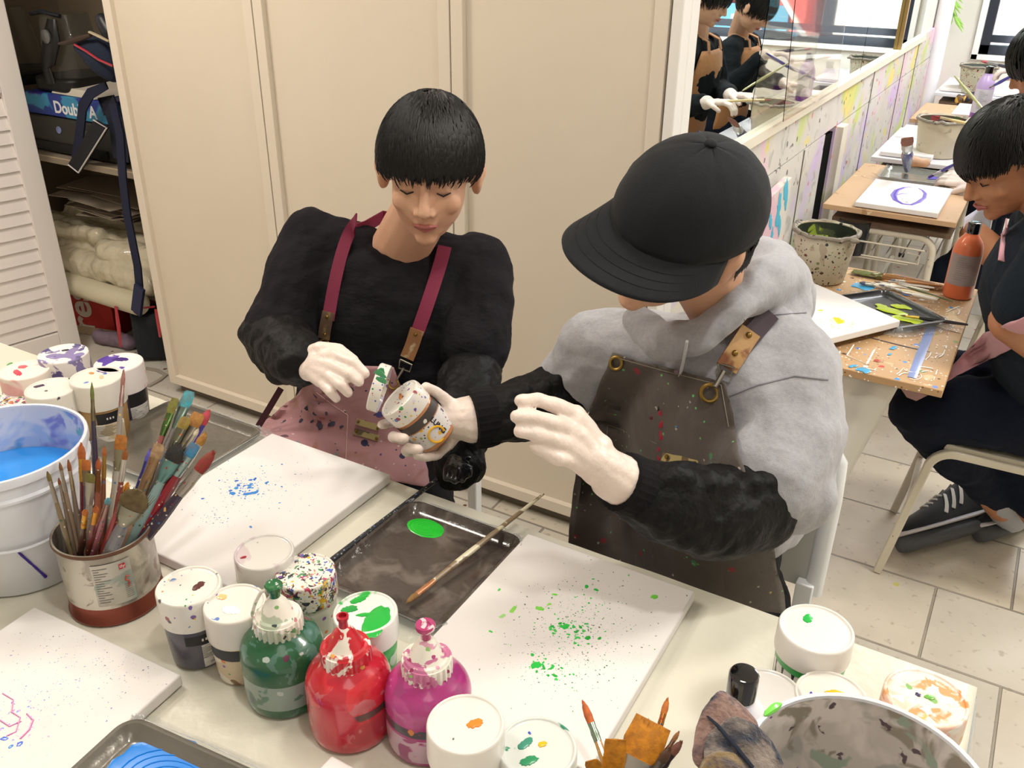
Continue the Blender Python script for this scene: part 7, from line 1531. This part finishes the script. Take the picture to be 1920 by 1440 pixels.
# ---- the person at the bare wooden desk
t = wthing('person', 'mostly hidden person whose gloved hand holds a brush over the bare wooden desk', 'person', (.18, 3.48, .46))
def desk_person(t, hc, hf, hu, nk, pel, kn, ft, Ls, Rs, Le, Re, Lw, Rw, handsL, handsR, skin, slv, tro, apm, hk=dict(), glove=True, shirt=None, fine=.007):
    sd = np.array([0, -1., 0]); fwd = np.array([-1., 0, 0]); mb = MB(); P_, R_h, _ = head_volumes(mb, hc, hf, hu); mb.cap(hc-unit(hf)*.03-unit(hu)*.05, .052, nk, .056); torso(mb, nk, pel, sd, fwd, .84, .03)
    for a, b, c_ in ((Rs, Re, Rw), (Ls, Le, Lw)): mb.cap(nk*.6+a*.4, .04, a, .046); mb.cap(a, .046, b, .038); mb.cap(b, .038, c_, .028)
    legs(mb, pel, sd, kn, ft, .8)
    for w_, (d, n_) in ((Lw, handsL), (Rw, handsR)):
        f4, th = simple_hand(w_, d, n_); hand_chain(mb, w_, f4, None, k=.85, thumb=th)
    for F_ in ft: mb.cap(F_-np.array([0, 0, .05]), .035, F_+fwd*.13-np.array([0, 0, .065]), .028)
    organic(mb, 'body', skin, t, vox=fine*.75, smooth=4); face_parts(t, P_, R_h)
    kw = dict(front=.035, side=-.010, back=-.055, n=900, L_=.055, seed=21, fringe=.012, vol=.013); kw.update(hk); hair(t, hc, hf, hu, 1.0, **kw)
    mb = MB(); torso(mb, nk-np.array([0, 0, .012]), pel, sd, fwd, 1.05, .04)
    for a, b, c_ in ((Rs, Re, Rw), (Ls, Le, Lw)): mb.cap(nk*.55+a*.45-np.array([0, 0, .012]), .058, a, .066); mb.chain([a, b, b+(c_-b)*.85], [.062, .056, .042])
    organic(mb, 'shirt', slv, t, vox=fine, smooth=4, disp=((.07, .022),))
    mb = MB(); mb.ell(pel, (.16, .19, .12)); legs(mb, pel, sd, kn, ft, 1.1); organic(mb, 'trousers', tro, t, vox=fine*1.4, smooth=4)
    for F_ in ft: organic(MB().cap(F_-np.array([0, 0, .05]), .042, F_+fwd*.13-np.array([0, 0, .06]), .034), 'shoe', M_blk, t, vox=.01, smooth=3)
    if glove:
        for w_, e_, (d, n_) in ((Lw, Le, handsL), (Rw, Re, handsR)):
            mb = MB(); f4, th = simple_hand(w_, d, n_); hand_chain(mb, w_, f4, None, thumb=th); mb.cap(w_+(e_-w_)*.2, .033, w_, .030); organic(mb, 'glove', M_glove, t, vox=.0034, smooth=3)
    a_ = apron_shell(nk, pel, sd, fwd, 1.27, -.05, .90, apm, t)
    for q in (-1, 1):
        p0 = pel+(nk-pel)*.885+sd*q*.085+fwd*.110; p1 = nk+sd*q*.07+fwd*.035+np.array([0, 0, .012]); mb = MB(); ribbon(mb, [p0, (p0+p1)/2+fwd*.02+np.array([0, 0, .012]), p1], .014, .002, side=sd); mb.build('strap', apm, a_)
    return a_
hB = AY(1962, 118, 3.36)
desk_person(t, hB, (-.8, .1, -.45), (-.4, .05, .85), np.array([.06, 3.42, 1.05]), np.array([.17, 3.46, .56]), [np.array([-.17, 3.34, .50]), np.array([-.12, 3.32, .575])], [np.array([-.16, 3.36, .09]), np.array([-.30, 3.40, .20])],
    np.array([.06, 3.26, .99]), np.array([.05, 3.62, 1.0]), np.array([.08, 3.20, .78]), np.array([.03, 3.62, .80]), np.array([.04, 3.3, .64]), AY(1828, 348, 3.56), ((-.5, .5, -.3), (0, 0, 1)), ((-.75, .25, .10), (-.2, -.5, .8)), M_skin2, M_darkslv, M_navy_p, M_tan, fine=.007)
organic(MB().cap(AY(1826, 440, 3.28), .046, AY(1856, 470, 3.30), .055), 'bare_knee', M_skin2, t, vox=.008, smooth=3)
brush('purple-loaded brush held over the tray of the bare wooden desk', AY(1741, 333, 3.60), AY(1800, 303, 3.58), .007, 'flat', '#3a2fa8', '#b9b5c0', '#3a3080', .020, .03, .005, splash=[])
# ---- the two reflected in the mirror
t = wthing('person', 'person in a tan apron reflected in the mirror closest to its frame', 'person', (.20, 4.40, .46))
desk_person(t, np.array([.03, 4.33, 1.27]), (-.85, -.05, -.35), (-.3, 0, .9), np.array([.10, 4.42, 1.09]), np.array([.20, 4.42, .57]), [np.array([-.16, 4.32, .52]), np.array([-.16, 4.52, .52])], [np.array([-.14, 4.34, .09]), np.array([-.14, 4.52, .09])],
    np.array([.09, 4.24, 1.03]), np.array([.09, 4.60, 1.03]), np.array([.06, 4.08, .80]), np.array([.04, 4.66, .82]), np.array([-.13, 3.98, .87]), np.array([-.16, 4.22, .87]), ((-.8, -.1, .1), (0, 0, 1)), ((-.8, -.25, .1), (0, 0, 1)), M_skin, M_darkslv, M_navy_p, M_tan, hk=dict(seed=31))
brush('pale-handled brush held low by the reflected person nearer the frame', np.array([-.40, 4.02, .90]), np.array([-.20, 3.96, .885]), .007, 'round', '#8a2a35', '#d9c9a0', '#d9c28a', .03, .04, .005, splash=[])
brush('olive-handled brush held high by the reflected person nearer the frame', np.array([-.22, 4.18, .90]), np.array([-.38, 4.30, 1.02]), .006, 'round', '#c9c59a', '#b9b78a', '#a8a870', .03, .04, .005, splash=[])
t = wthing('person', 'person in a tan apron reflected in the mirror behind the nearer one, lifting a brush', 'person', (.22, 5.30, .46))
desk_person(t, np.array([.01, 5.02, 1.19]), (-.75, -.05, -.6), (-.5, 0, .85), np.array([.12, 5.14, 1.03]), np.array([.21, 5.20, .56]), [np.array([-.14, 5.12, .52]), np.array([-.14, 5.32, .52])], [np.array([-.12, 5.14, .09]), np.array([-.12, 5.32, .09])],
    np.array([.10, 4.97, .97]), np.array([.10, 5.31, .97]), np.array([.05, 4.86, .80]), np.array([.05, 5.36, .80]), np.array([-.12, 4.84, .98]), np.array([-.15, 5.20, .80]), ((-.9, 0, .15), (0, 0, 1)), ((-.8, -.25, .0), (0, 0, 1)), M_skin, M_darkslv, M_navy_p, M_tan, hk=dict(seed=41))
brush('red-tipped brush lifted in the air near the window', np.array([-.335, 4.88, 1.02]), np.array([-.17, 4.84, 1.00]), .009, 'round', '#b8505a', '#9a9a98', '#3a3a48', .03, .05, .006, splash=[])
brush('blue-handled brush pointing down behind the dark hair at the right edge', AY(1855, 165, 4.9), AY(1910, 135, 4.7), .005, 'round', '#8a7a60', '#9a9a98', '#3a3aa8', .02, .03, .006, splash=[])
for o in list(scene.objects):
    if '_w' in o: del o['_w']
